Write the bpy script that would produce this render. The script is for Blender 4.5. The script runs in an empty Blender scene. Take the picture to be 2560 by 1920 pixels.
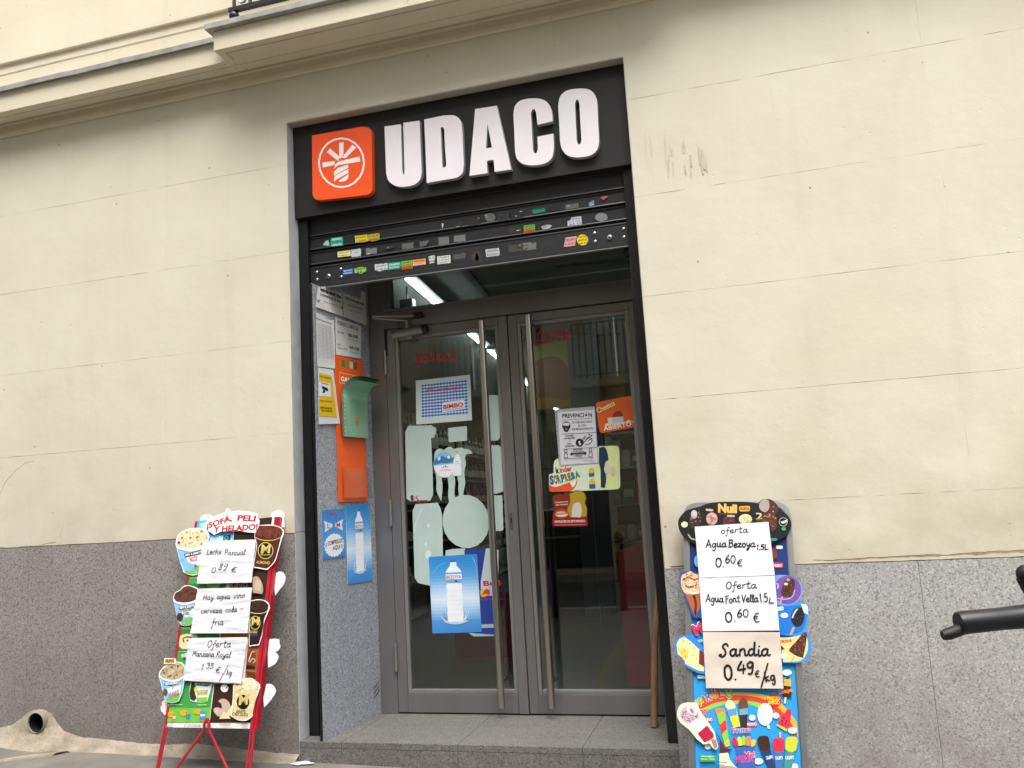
import bpy, bmesh, math, random
from mathutils import Vector, Matrix, noise
from mathutils.geometry import tessellate_polygon
rad = math.radians
random.seed(7)
S = bpy.context.scene
C = S.collection

# ------------------------------------------------------------------ camera, sky, sun, exposure
cam = bpy.data.cameras.new('camera')
cam.lens = 29.3483; cam.sensor_width = 36; cam.clip_start = .05; cam.clip_end = 200
camo = bpy.data.objects.new('camera', cam); C.objects.link(camo)
camo.matrix_world = Matrix(((0.959968, 0.092959, 0.264235, 2.32051), (0.274199, -0.119092, -0.95427, -3.95802),
                            (-0.05724, 0.988522, -0.139813, 0.0), (0, 0, 0, 1)))
S.camera = camo
S.render.engine = 'CYCLES'
w = bpy.data.worlds.new('World'); S.world = w; w.use_nodes = True
nt = w.node_tree; bg = nt.nodes['Background']
sky = nt.nodes.new('ShaderNodeTexSky'); sky.sky_type = 'NISHITA'; sky.sun_disc = False
SUN_EL, SUN_AZ = rad(64), rad(158)          # azimuth measured clockwise from +y
sky.sun_elevation = SUN_EL; sky.sun_rotation = SUN_AZ
sky.dust_density = 4.0; sky.air_density = 1.0; sky.ozone_density = 1.0
hsv = nt.nodes.new('ShaderNodeHueSaturation'); hsv.inputs['Saturation'].default_value = .30
nt.links.new(sky.outputs[0], hsv.inputs['Color']); nt.links.new(hsv.outputs[0], bg.inputs[0])
bg.inputs[1].default_value = .15
sl = bpy.data.lights.new('sun', 'SUN'); sl.energy = 1.5; sl.angle = rad(40); sl.color = (1, .96, .89)
so = bpy.data.objects.new('sun', sl); C.objects.link(so)
sd = Vector((math.sin(SUN_AZ) * math.cos(SUN_EL), math.cos(SUN_AZ) * math.cos(SUN_EL), math.sin(SUN_EL)))
so.rotation_euler = sd.to_track_quat('Z', 'Y').to_euler(); so.location = (0, -5, 14)
S.view_settings.view_transform = 'Standard'; S.view_settings.look = 'None'
S.view_settings.gamma = 1; S.view_settings.use_curve_mapping = False
S.view_settings.exposure = 1.22

# ------------------------------------------------------------------ materials
def lin(h):
    if not isinstance(h, str): return tuple(h)
    v = [int(h[i:i + 2], 16) / 255 for i in (0, 2, 4)]
    return tuple((c / 12.92 if c <= .04045 else ((c + .055) / 1.055) ** 2.4) for c in v)
class N:
    def __init__(s, name):
        s.m = bpy.data.materials.new(name); s.m.use_nodes = True; s.t = s.m.node_tree
        s.b = s.t.nodes['Principled BSDF']; s.geo = s.t.nodes.new('ShaderNodeNewGeometry')
    def node(s, k, **a):
        n = s.t.nodes.new(k)
        for q, v in a.items(): setattr(n, q, v)
        return n
    def link(s, a, b): s.t.links.new(a, b)
    def pos(s, sc=(1, 1, 1)):
        m = s.node('ShaderNodeMapping'); m.inputs['Scale'].default_value = sc
        s.link(s.geo.outputs['Position'], m.inputs['Vector']); return m.outputs[0]
    def noise(s, scale, detail=4, rough=.55, vec=None, dist=0):
        n = s.node('ShaderNodeTexNoise'); n.inputs['Scale'].default_value = scale
        n.inputs['Detail'].default_value = detail; n.inputs['Roughness'].default_value = rough
        n.inputs['Distortion'].default_value = dist
        s.link(vec or s.geo.outputs['Position'], n.inputs['Vector']); return n.outputs['Fac']
    def ramp(s, fac, stops, interp='LINEAR'):
        r = s.node('ShaderNodeValToRGB'); r.color_ramp.interpolation = interp
        e = r.color_ramp.elements
        while len(e) < len(stops): e.new(.5)
        for i, (p, c) in enumerate(stops):
            e[i].position = p; c = (c, c, c) if isinstance(c, (int, float)) else lin(c); e[i].color = (*c, 1)
        s.link(fac, r.inputs[0]); return r.outputs[0]
    def mix(s, f, a, b, mode='MIX'):
        m = s.node('ShaderNodeMix', data_type='RGBA', blend_type=mode)
        for inp, v in ((0, f), (6, a), (7, b)):
            if isinstance(v, (int, float)): m.inputs[inp].default_value = v if inp == 0 else (v, v, v, 1)
            elif isinstance(v, tuple): m.inputs[inp].default_value = (*v, 1)
            else: s.link(v, m.inputs[inp])
        return m.outputs[2]
    def bump(s, h, strength, dist):
        b = s.node('ShaderNodeBump'); b.inputs['Strength'].default_value = strength; b.inputs['Distance'].default_value = dist
        s.link(h, b.inputs['Height'])
        if s.b.inputs['Normal'].is_linked:
            s.link(s.b.inputs['Normal'].links[0].from_socket, b.inputs['Normal'])
        s.link(b.outputs[0], s.b.inputs['Normal'])
    def col(s, c):
        if isinstance(c, tuple): s.b.inputs['Base Color'].default_value = (*c, 1)
        else: s.link(c, s.b.inputs['Base Color'])
    def set(s, rough=.5, metal=0, spec=None):
        s.b.inputs['Roughness'].default_value = rough; s.b.inputs['Metallic'].default_value = metal
        if spec is not None: s.b.inputs['Specular IOR Level'].default_value = spec

def simple(name, c, rough=.5, metal=0, var=.12, scale=30, bump=.0, spec=None, stretch=(1, 1, 1)):
    n = N(name); c = lin(c); f = n.noise(scale, 5, .6, n.pos(stretch))
    lo = tuple(x * (1 - var) for x in c); hi = tuple(min(1, x * (1 + var)) for x in c)
    n.col(n.ramp(f, [(.3, lo), (.7, hi)])); n.set(rough, metal, spec)
    if bump: n.bump(f, bump, .002)
    return n.m

def plaster(name, c0, c1, c2, pits=True):
    n = N(name)
    big = n.noise(1.6, 4, .5); mid = n.noise(5.5, 6, .65)
    a = n.mix(n.ramp(big, [(.38, 0.), (.62, 1.)]), lin(c0), lin(c1))
    a = n.mix(n.ramp(mid, [(.50, 0.), (.72, .55)]), a, lin(c2))
    # faint vertical rain streaks
    st = n.noise(7, 4, .6, n.pos((1, 1, .09)))
    a = n.mix(n.ramp(st, [(.56, 0.), (.78, .10)]), a, lin('8f8672'))
    # specks
    v = n.node('ShaderNodeTexVoronoi'); v.inputs['Scale'].default_value = 11; n.link(n.geo.outputs['Position'], v.inputs['Vector'])
    sp = n.ramp(v.outputs['Distance'], [(.045, 1.), (.07, 0.)])
    gate = n.ramp(n.noise(3.1, 2), [(.5, 0.), (.6, .75)])
    a = n.mix(n.mix(1.0, sp, gate, 'MULTIPLY'), a, lin('6e6552'))
    sx = n.node('ShaderNodeSeparateXYZ'); n.link(n.geo.outputs['Position'], sx.inputs[0])
    mr = n.node('ShaderNodeMapRange'); mr.inputs[1].default_value = .45; mr.inputs[2].default_value = -.35; mr.inputs[3].default_value = 0; mr.inputs[4].default_value = .55; n.link(sx.outputs[2], mr.inputs[0])
    a = n.mix(n.mix(1.0, mr.outputs[0], n.ramp(n.noise(3.3, 6, .65), [(.36, .1), (.66, 1.)]), 'MULTIPLY'), a, lin('a39880'))
    sm = n.noise(1.1, 5, .6, n.pos((1, 1, .6)), 1.5); a = n.mix(n.ramp(sm, [(.50, 0.), (.60, .08), (.70, .03)]), a, lin('b0a68c'))
    n.col(a); n.set(.86, 0, .25)
    n.bump(n.noise(2.2, 3), .35, .02); n.bump(n.noise(26, 6, .6), .22, .005); n.bump(n.noise(150, 3), .3, .0015)
    n.bump(n.ramp(v.outputs['Distance'], [(.03, 0.), (.07, 1.)]), .25, .003)
    return n.m

def granite(name, lo, mid, hi, pink, dirt=None, dirt_z=-1.1, tone=1.0):
    n = N(name)
    g = n.noise(190, 3, .8); g2 = n.noise(300, 2, .6); v = n.node('ShaderNodeTexVoronoi'); v.inputs['Scale'].default_value = 150
    n.link(n.geo.outputs['Position'], v.inputs['Vector'])
    a = n.ramp(g, [(.33, lo), (.46, mid), (.55, mid), (.68, hi)])
    a = n.mix(n.ramp(v.outputs['Distance'], [(.15, .0), (.75, .35)]), a, lin(pink))
    cl = n.node('ShaderNodeSeparateColor'); n.link(v.outputs['Color'], cl.inputs[0])
    a = n.mix(n.ramp(cl.outputs[0], [(.80, 0.), (.84, .6)]), a, lin(lo))
    a = n.mix(n.ramp(cl.outputs[1], [(.84, 0.), (.88, .7)]), a, lin(hi))
    a = n.mix(n.ramp(n.noise(2.3, 4), [(.4, 0.), (.7, .18)]), a, lin(lo))
    if dirt:
        sx = n.node('ShaderNodeSeparateXYZ'); n.link(n.geo.outputs['Position'], sx.inputs[0])
        mr = n.node('ShaderNodeMapRange'); mr.inputs[1].default_value = dirt_z + .75; mr.inputs[2].default_value = dirt_z
        mr.inputs[3].default_value = 0; mr.inputs[4].default_value = 1; n.link(sx.outputs[2], mr.inputs[0])
        f = n.mix(1.0, mr.outputs[0], n.ramp(n.noise(5, 5, .6), [(.3, .25), (.7, 1.)]), 'MULTIPLY')
        f = n.mix(1.0, f, .62, 'MULTIPLY')
        a = n.mix(f, a, lin(dirt))
    n.col(a); n.set(.62, 0, .4); n.bump(g2, .25, .002); n.bump(g, .3, .0025)
    return n.m

MAT = {}
MAT['plaster'] = plaster('cream_plaster', 'd1ccba', 'cbc6b3', 'd1c8b6')
MAT['plaster_up'] = plaster('cream_plaster_upper', 'd9d1bb', 'd4cab3', 'd8cdb7')
MAT['render_grey'] = simple('grey_painted_reveal', 'b0b3b7', .8, var=.12, scale=9, bump=.5)
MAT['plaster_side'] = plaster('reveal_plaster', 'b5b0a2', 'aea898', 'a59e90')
MAT['gran_l'] = granite('granite_left', '4e4c4c', '8a8684', 'a7a29e', '928a87', '5a534a', -1.2)
MAT['gran_r'] = granite('granite_right', '66686b', 'a3a3a3', 'c4c4c2', 'aca6a4', '6f6a60', -1.2)
MAT['gran_in'] = granite('granite_recess_sky_tint', '54575e', '93979e', 'b3b6bb', '8e929b')  # bluish tint puts the sky light on the recess wall into the colour
MAT['gran_step'] = granite('granite_step', '3a3b3e', '676765', '7f7c76', '70675f')
MAT['grout'] = simple('dark_joint', '56524a', .95, var=.3, scale=60)
MAT['joint'] = simple('plaster_joint', 'b5ad98', .95, var=.25, scale=20)
def cementmat():
    n = N('beige_cement'); a = n.ramp(n.noise(6, 6, .65), [(.3, '7a7264'), (.48, '968b7a'), (.62, 'a79c8c'), (.75, '827a6d')])
    a = n.mix(n.ramp(n.noise(45, 4, .7), [(.56, 0.), (.68, .6)]), a, lin('6d6355')); a = n.mix(n.ramp(n.noise(1.7, 3), [(.45, 0.), (.65, .5)]), a, lin('8c8a86'))
    n.col(a); n.set(.95, 0, .2); n.bump(n.noise(14, 6, .65), .8, .02); n.bump(n.noise(90, 4, .7), .6, .004); return n.m
MAT['cement'] = cementmat()
MAT['lead'] = simple('lead_flashing', 'a19e99', .6, var=.25, scale=12, bump=.4)
MAT['pave'] = simple('pavement_asphalt', '6d6962', .93, var=.25, scale=5, bump=.7)
MAT['road'] = simple('road_asphalt', '4a4a4a', .9, var=.2, scale=8)
MAT['black'] = simple('black_fascia', '1b1a1c', .5, var=.25, scale=6, spec=.4)
MAT['blackpaint'] = simple('black_paint', '101114', .32, var=.3, scale=14, bump=.15)
MAT['shutter'] = simple('shutter_black', '15171d', .45, var=.25, scale=9, spec=.6, bump=.1, stretch=(.3, 1, 1))
MAT['white_face'] = simple('white_acrylic', 'e9e4ea', .35, var=.03, scale=4)
MAT['white_side'] = simple('pale_letter_side', 'a9adb6', .4, var=.05)
MAT['orange'] = simple('orange_acrylic', 'ee5420', .38, var=.04, scale=4)
MAT['orange_board'] = simple('orange_board', 'e25a1c', .38, var=.06, scale=5)
MAT['bronze'] = simple('bronze_aluminium', '7b797a', .34, .55, var=.10, scale=5, stretch=(1, 1, .15))
MAT['bronze_dk'] = simple('bronze_aluminium_bead', '8e8c8c', .36, .5, var=.08, scale=5)
MAT['steel'] = simple('brushed_steel', 'b5b0a9', .28, 1.0, var=.12, scale=60, stretch=(1, 1, .02))
MAT['closer'] = simple('silver_enamel', '8e8a88', .35, .6, var=.05)
MAT['rubber'] = simple('black_rubber', '0d0d10', .55, var=.2, scale=30)
MAT['rubber2'] = simple('grip_rubber', '15161e', .42, var=.15, scale=20)
MAT['redmetal'] = simple('red_painted_steel', 'a3192b', .35, var=.15, scale=20)
MAT['alu'] = simple('silver_aluminium', 'a8acb2', .3, .85, var=.08, scale=10)
MAT['card'] = simple('white_cardboard', 'dfdfe2', .8, var=.03, scale=10)
MAT['wood'] = simple('weathered_wood', '7a5f43', .75, var=.3, scale=22, stretch=(1, 1, .05), bump=.4)
MAT['pipe'] = simple('grey_pvc', '8c867e', .5, var=.15, scale=15)
MAT['hole'] = simple('pipe_inside_shade', '121315', .8, var=.5, scale=20)  # near-black: the dark of the pipe's depth is put into the colour
MAT['iron'] = simple('black_iron', '14151a', .45, var=.2, scale=25)
MAT['int_wall'] = simple('shop_wall_yellowish', '9a9a7c', .85, var=.06, scale=3)
MAT['int_ceil'] = simple('shop_ceiling', 'aab0ad', .8, var=.05, scale=3)
MAT['int_floor'] = simple('shop_floor_tiles', '565b5a', .35, var=.1, scale=4)
MAT['int_dark'] = simple('dark_cabinet', '15181a', .4, var=.2)
MAT['int_grey'] = simple('grey_column', '6d7680', .7, var=.05)
MAT['int_red'] = simple('red_panel', 'c2183a', .45, var=.06)
MAT['shelf'] = simple('shelf_metal', '9ea7a2', .4, .5, var=.1)
MAT['opp'] = simple('opposite_render', 'b7ad98', .85, var=.08, scale=3)
MAT['oppwin'] = simple('opposite_shutter_white', 'c9cfcd', .6, var=.04)
MAT['frost'] = simple('frosted_film', 'a9c3bd', .55, var=.03, scale=5)
MAT['tape'] = simple('clear_tape', 'c9c4b6', .3, var=.05)
def printed(name, rough, spec=.4):
    n = N(name); a = n.node('ShaderNodeAttribute', attribute_name='Col')
    f = n.ramp(n.noise(9, 4), [(.3, .92), (.7, 1.)])
    n.col(n.mix(1.0, a.outputs['Color'], f, 'MULTIPLY')); n.set(rough, 0, spec); return n.m
MAT['print'] = printed('printed_gloss', .34); MAT['paper'] = printed('printed_paper', .75, .2)
def lampmat(name, c, e):
    n = N(name); n.col((.8, .8, .8)); n.b.inputs['Emission Color'].default_value = (*c, 1); n.b.inputs['Emission Strength'].default_value = e; return n.m
MAT['lamp'] = lampmat('lit_tube', (.92, 1, .98), 12.0)
def glassmat(name, tint, ior=1.75):
    m = bpy.data.materials.new(name); m.use_nodes = True; t = m.node_tree; t.nodes.clear()
    o = t.nodes.new('ShaderNodeOutputMaterial'); mx = t.nodes.new('ShaderNodeMixShader'); fr = t.nodes.new('ShaderNodeFresnel')
    tr = t.nodes.new('ShaderNodeBsdfTransparent'); gl = t.nodes.new('ShaderNodeBsdfGlossy')
    tr.inputs[0].default_value = (*tint, 1); gl.inputs['Roughness'].default_value = .012; gl.inputs[0].default_value = (.9, .95, .93, 1)
    fr.inputs['IOR'].default_value = ior
    ge = t.nodes.new('ShaderNodeNewGeometry'); iv = t.nodes.new('ShaderNodeMath'); iv.operation = 'SUBTRACT'; iv.inputs[0].default_value = 1
    ml = t.nodes.new('ShaderNodeMath'); ml.operation = 'MULTIPLY'
    t.links.new(ge.outputs['Backfacing'], iv.inputs[1]); t.links.new(fr.outputs[0], ml.inputs[0]); t.links.new(iv.outputs[0], ml.inputs[1]); t.links.new(ml.outputs[0], mx.inputs[0]); t.links.new(tr.outputs[0], mx.inputs[1]); t.links.new(gl.outputs[0], mx.inputs[2]); t.links.new(mx.outputs[0], o.inputs[0])
    return m
MAT['glass'] = glassmat('door_glass', (.78, .82, .80), 1.9); MAT['glass_top'] = glassmat('fanlight_glass', (.92, .95, .94))
MAT['clear'] = glassmat('clear_plastic', (.96, .95, .94), 1.4)

# ------------------------------------------------------------------ mesh helpers
class MB:
    def __init__(s): s.v = []; s.f = []; s.c = []
    def add(s, vs, fs, c=None):
        o = len(s.v); s.v += [tuple(v) for v in vs]
        for f in fs: s.f.append([o + i for i in f]); s.c.append(c)
        return s
    def box(s, x0, x1, y0, y1, z0, z1, c=None):
        x0, x1 = sorted((x0, x1)); y0, y1 = sorted((y0, y1)); z0, z1 = sorted((z0, z1))
        return s.add([(x, y, z) for z in (z0, z1) for y in (y0, y1) for x in (x0, x1)],
                     [(0, 2, 3, 1), (4, 5, 7, 6), (0, 1, 5, 4), (2, 6, 7, 3), (0, 4, 6, 2), (1, 3, 7, 5)], c)
    def prism(s, pts, z0, z1, c=None, cside=None, holes=None):      # local xy outline, extruded along z
        pts = [p[:2] for p in pts]
        rings = [pts] + [[q[:2] for q in h] for h in (holes or [])]
        flat = [p for r in rings for p in r]; n = len(flat)
        tris = tessellate_polygon([[Vector((*p, 0)) for p in r] for r in rings])
        vs = [(x, y, z1) for x, y in flat] + [(x, y, z0) for x, y in flat]
        top, bot = [], []
        for t in tris:
            a, b, d = [Vector(flat[i]) for i in t]
            if (b - a).cross(d - a) < 0: t = t[::-1]
            top.append(tuple(t)); bot.append(tuple(n + i for i in reversed(t)))
        s.add(vs, top + bot, c)
        side = []; o = 0
        for r in rings:
            m = len(r); ar = sum(r[i][0] * r[(i + 1) % m][1] - r[(i + 1) % m][0] * r[i][1] for i in range(m))
            if o: ar = -ar
            for i in range(m):
                a, b = o + i, o + (i + 1) % m
                side.append((a, n + a, n + b, b) if ar > 0 else (b, n + b, n + a, a))
            o += m
        s.add(vs, side, cside if cside is not None else c)
        return s
    def tube(s, path, r, n=12, c=None, caps=True):
        path = [Vector(p) for p in path]; rs = r if isinstance(r, (list, tuple)) else [r] * len(path)
        vs = []; up = None
        for i, p in enumerate(path):
            d = (path[min(i + 1, len(path) - 1)] - path[max(i - 1, 0)]).normalized()
            if up is None: up = Vector((0, 0, 1)) if abs(d.z) < .9 else Vector((1, 0, 0))
            x = up.cross(d).normalized(); y = d.cross(x); up = y
            for k in range(n):
                a = 2 * math.pi * k / n; vs.append(p + x * math.cos(a) * rs[i] + y * math.sin(a) * rs[i])
        fs = [(i * n + k, i * n + (k + 1) % n, (i + 1) * n + (k + 1) % n, (i + 1) * n + k) for i in range(len(path) - 1) for k in range(n)]
        if caps: fs += [tuple(reversed(range(n))), tuple((len(path) - 1) * n + k for k in range(n))]
        return s.add(vs, fs, c)
    def lathe(s, prof, n=16, at=(0, 0, 0), c=None):
        a0 = Vector(at); vs = [a0 + Vector((r * math.cos(2 * math.pi * k / n), r * math.sin(2 * math.pi * k / n), z)) for r, z in prof for k in range(n)]
        m = len(prof)
        fs = [(i * n + k, i * n + (k + 1) % n, (i + 1) * n + (k + 1) % n, (i + 1) * n + k) for i in range(m - 1) for k in range(n)]
        fs += [tuple(reversed(range(n))), tuple((m - 1) * n + k for k in range(n))]
        return s.add(vs, fs, c)
    def sphere(s, at, r, n=12, sc=(1, 1, 1), c=None):
        at = Vector(at); m = n // 2 + 1; vs = []; fs = []
        for i in range(m + 1):
            t = math.pi * i / m
            for k in range(n):
                a = 2 * math.pi * k / n
                vs.append(at + Vector((r * sc[0] * math.sin(t) * math.cos(a), r * sc[1] * math.sin(t) * math.sin(a), r * sc[2] * math.cos(t))))
        for i in range(m):
            for k in range(n): fs.append((i * n + k, (i + 1) * n + k, (i + 1) * n + (k + 1) % n, i * n + (k + 1) % n))
        return s.add(vs, fs, c)

def wmat(o):
    m = o.matrix_basis.copy()
    return wmat(o.parent) @ m if o.parent else m
def link(name, mb, mat, parent=None, world=True, smooth=False, bevel=0):
    me = bpy.data.meshes.new(name)
    vs = mb.v
    if parent is not None and world:
        inv = wmat(parent).inverted(); vs = [tuple(inv @ Vector(v)) for v in vs]
    me.from_pydata(vs, [], mb.f)
    if any(c is not None for c in mb.c):
        at = me.color_attributes.new('Col', 'FLOAT_COLOR', 'CORNER'); i = 0
        for c, f in zip(mb.c, mb.f):
            cc = (*(c or (.5, .5, .5)), 1)
            for _ in f: at.data[i].color = cc; i += 1
    me.materials.append(MAT[mat] if isinstance(mat, str) else mat)
    if smooth:
        me.polygons.foreach_set('use_smooth', [True] * len(me.polygons))
        try: me.set_sharp_from_angle(angle=rad(40))
        except Exception: pass
    me.update()
    o = bpy.data.objects.new(name, me); C.objects.link(o)
    if parent is not None: o.parent = parent
    if bevel:
        b = o.modifiers.new('bevel', 'BEVEL'); b.width = bevel; b.segments = 2; b.limit_method = 'ANGLE'
    return o
def boxo(name, b, mat, parent=None, bevel=0): return link(name, MB().box(*b), mat, parent, bevel=bevel)
def tag(o, label=None, cat=None, group=None, kind=None):
    for k, v in (('label', label), ('category', cat), ('group', group), ('kind', kind)):
        if v: o[k] = v
    return o
def thing(name, label, cat, loc=(0, 0, 0), group=None, M=None):
    o = bpy.data.objects.new(name, None); C.objects.link(o); o.empty_display_size = .1
    o.matrix_world = M if M is not None else Matrix.Translation(loc)
    return tag(o, label, cat, group)
def copy_tree(o, parent=None):
    c = o.copy(); C.objects.link(c); c.parent = parent
    for ch in list(o.children): copy_tree(ch, c)
    return c
def frame(O, X, Y):
    X = Vector(X).normalized(); Y = Vector(Y).normalized(); Zv = X.cross(Y)
    return Matrix(((X.x, Y.x, Zv.x, O[0]), (X.y, Y.y, Zv.y, O[1]), (X.z, Y.z, Zv.z, O[2]), (0, 0, 0, 1)))
def FY(y, x=0, z=0): return frame((x, y, z), (1, 0, 0), (0, 0, 1))   # a plane facing the street at depth y

def spline(pts, k=4, closed=True):
    n = len(pts); out = []
    for i in range(n if closed else n - 1):
        p1, p2 = pts[i], pts[(i + 1) % n]
        p0 = pts[i - 1] if (closed or i > 0) else p1
        p3 = pts[(i + 2) % n] if (closed or i + 2 < n) else p2
        if len(p1) > 2: p0 = p1
        if len(p2) > 2: p3 = p2
        for j in range(k):
            t = j / k; t2 = t * t; t3 = t2 * t
            out.append(tuple(.5 * ((2 * p1[a]) + (-p0[a] + p2[a]) * t + (2 * p0[a] - 5 * p1[a] + 4 * p2[a] - p3[a]) * t2 + (-p0[a] + 3 * p1[a] - 3 * p2[a] + p3[a]) * t3) for a in (0, 1)))
    if not closed: out.append(tuple(pts[-1][:2]))
    return out
def rounded(pts, r, k=4):
    out = []; n = len(pts)
    for i in range(n):
        p = Vector(pts[i][:2]); a = (Vector(pts[i - 1][:2]) - p); b = (Vector(pts[(i + 1) % n][:2]) - p)
        ra = min(r, a.length * .45, b.length * .45); A = p + a.normalized() * ra; B_ = p + b.normalized() * ra
        for j in range(k + 1):
            t = j / k; out.append(tuple(A * (1 - t) ** 2 + p * 2 * t * (1 - t) + B_ * t * t))
    return out
def blob(pts, amp, seg=.012, seed=0):                                 # torn / uneven outline
    out = []; n = len(pts); rnd = random.Random(seed)
    for i in range(n):
        a = Vector(pts[i][:2]); b = Vector(pts[(i + 1) % n][:2]); m = max(1, int((b - a).length / seg))
        for j in range(m):
            q = a.lerp(b, j / m); out.append((q.x + rnd.uniform(-amp, amp), q.y + rnd.uniform(-amp, amp)))
    return out

_txt = {}
def text_tris(s, bold):
    key = (s, bold)
    if key not in _txt:
        cu = bpy.data.curves.new('t', 'FONT'); cu.body = s; cu.size = 1; cu.resolution_u = 3
        if bold: cu.offset = min(bold, 5) * .011
        ob = bpy.data.objects.new('t', cu); C.objects.link(ob); me = ob.to_mesh()
        me.calc_loop_triangles()
        vs = [(v.co.x, v.co.y) for v in me.vertices]; ts = [tuple(t.vertices) for t in me.loop_triangles]
        ob.to_mesh_clear(); bpy.data.objects.remove(ob); bpy.data.curves.remove(cu)
        _txt[key] = (vs, ts)
    return _txt[key]

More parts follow.
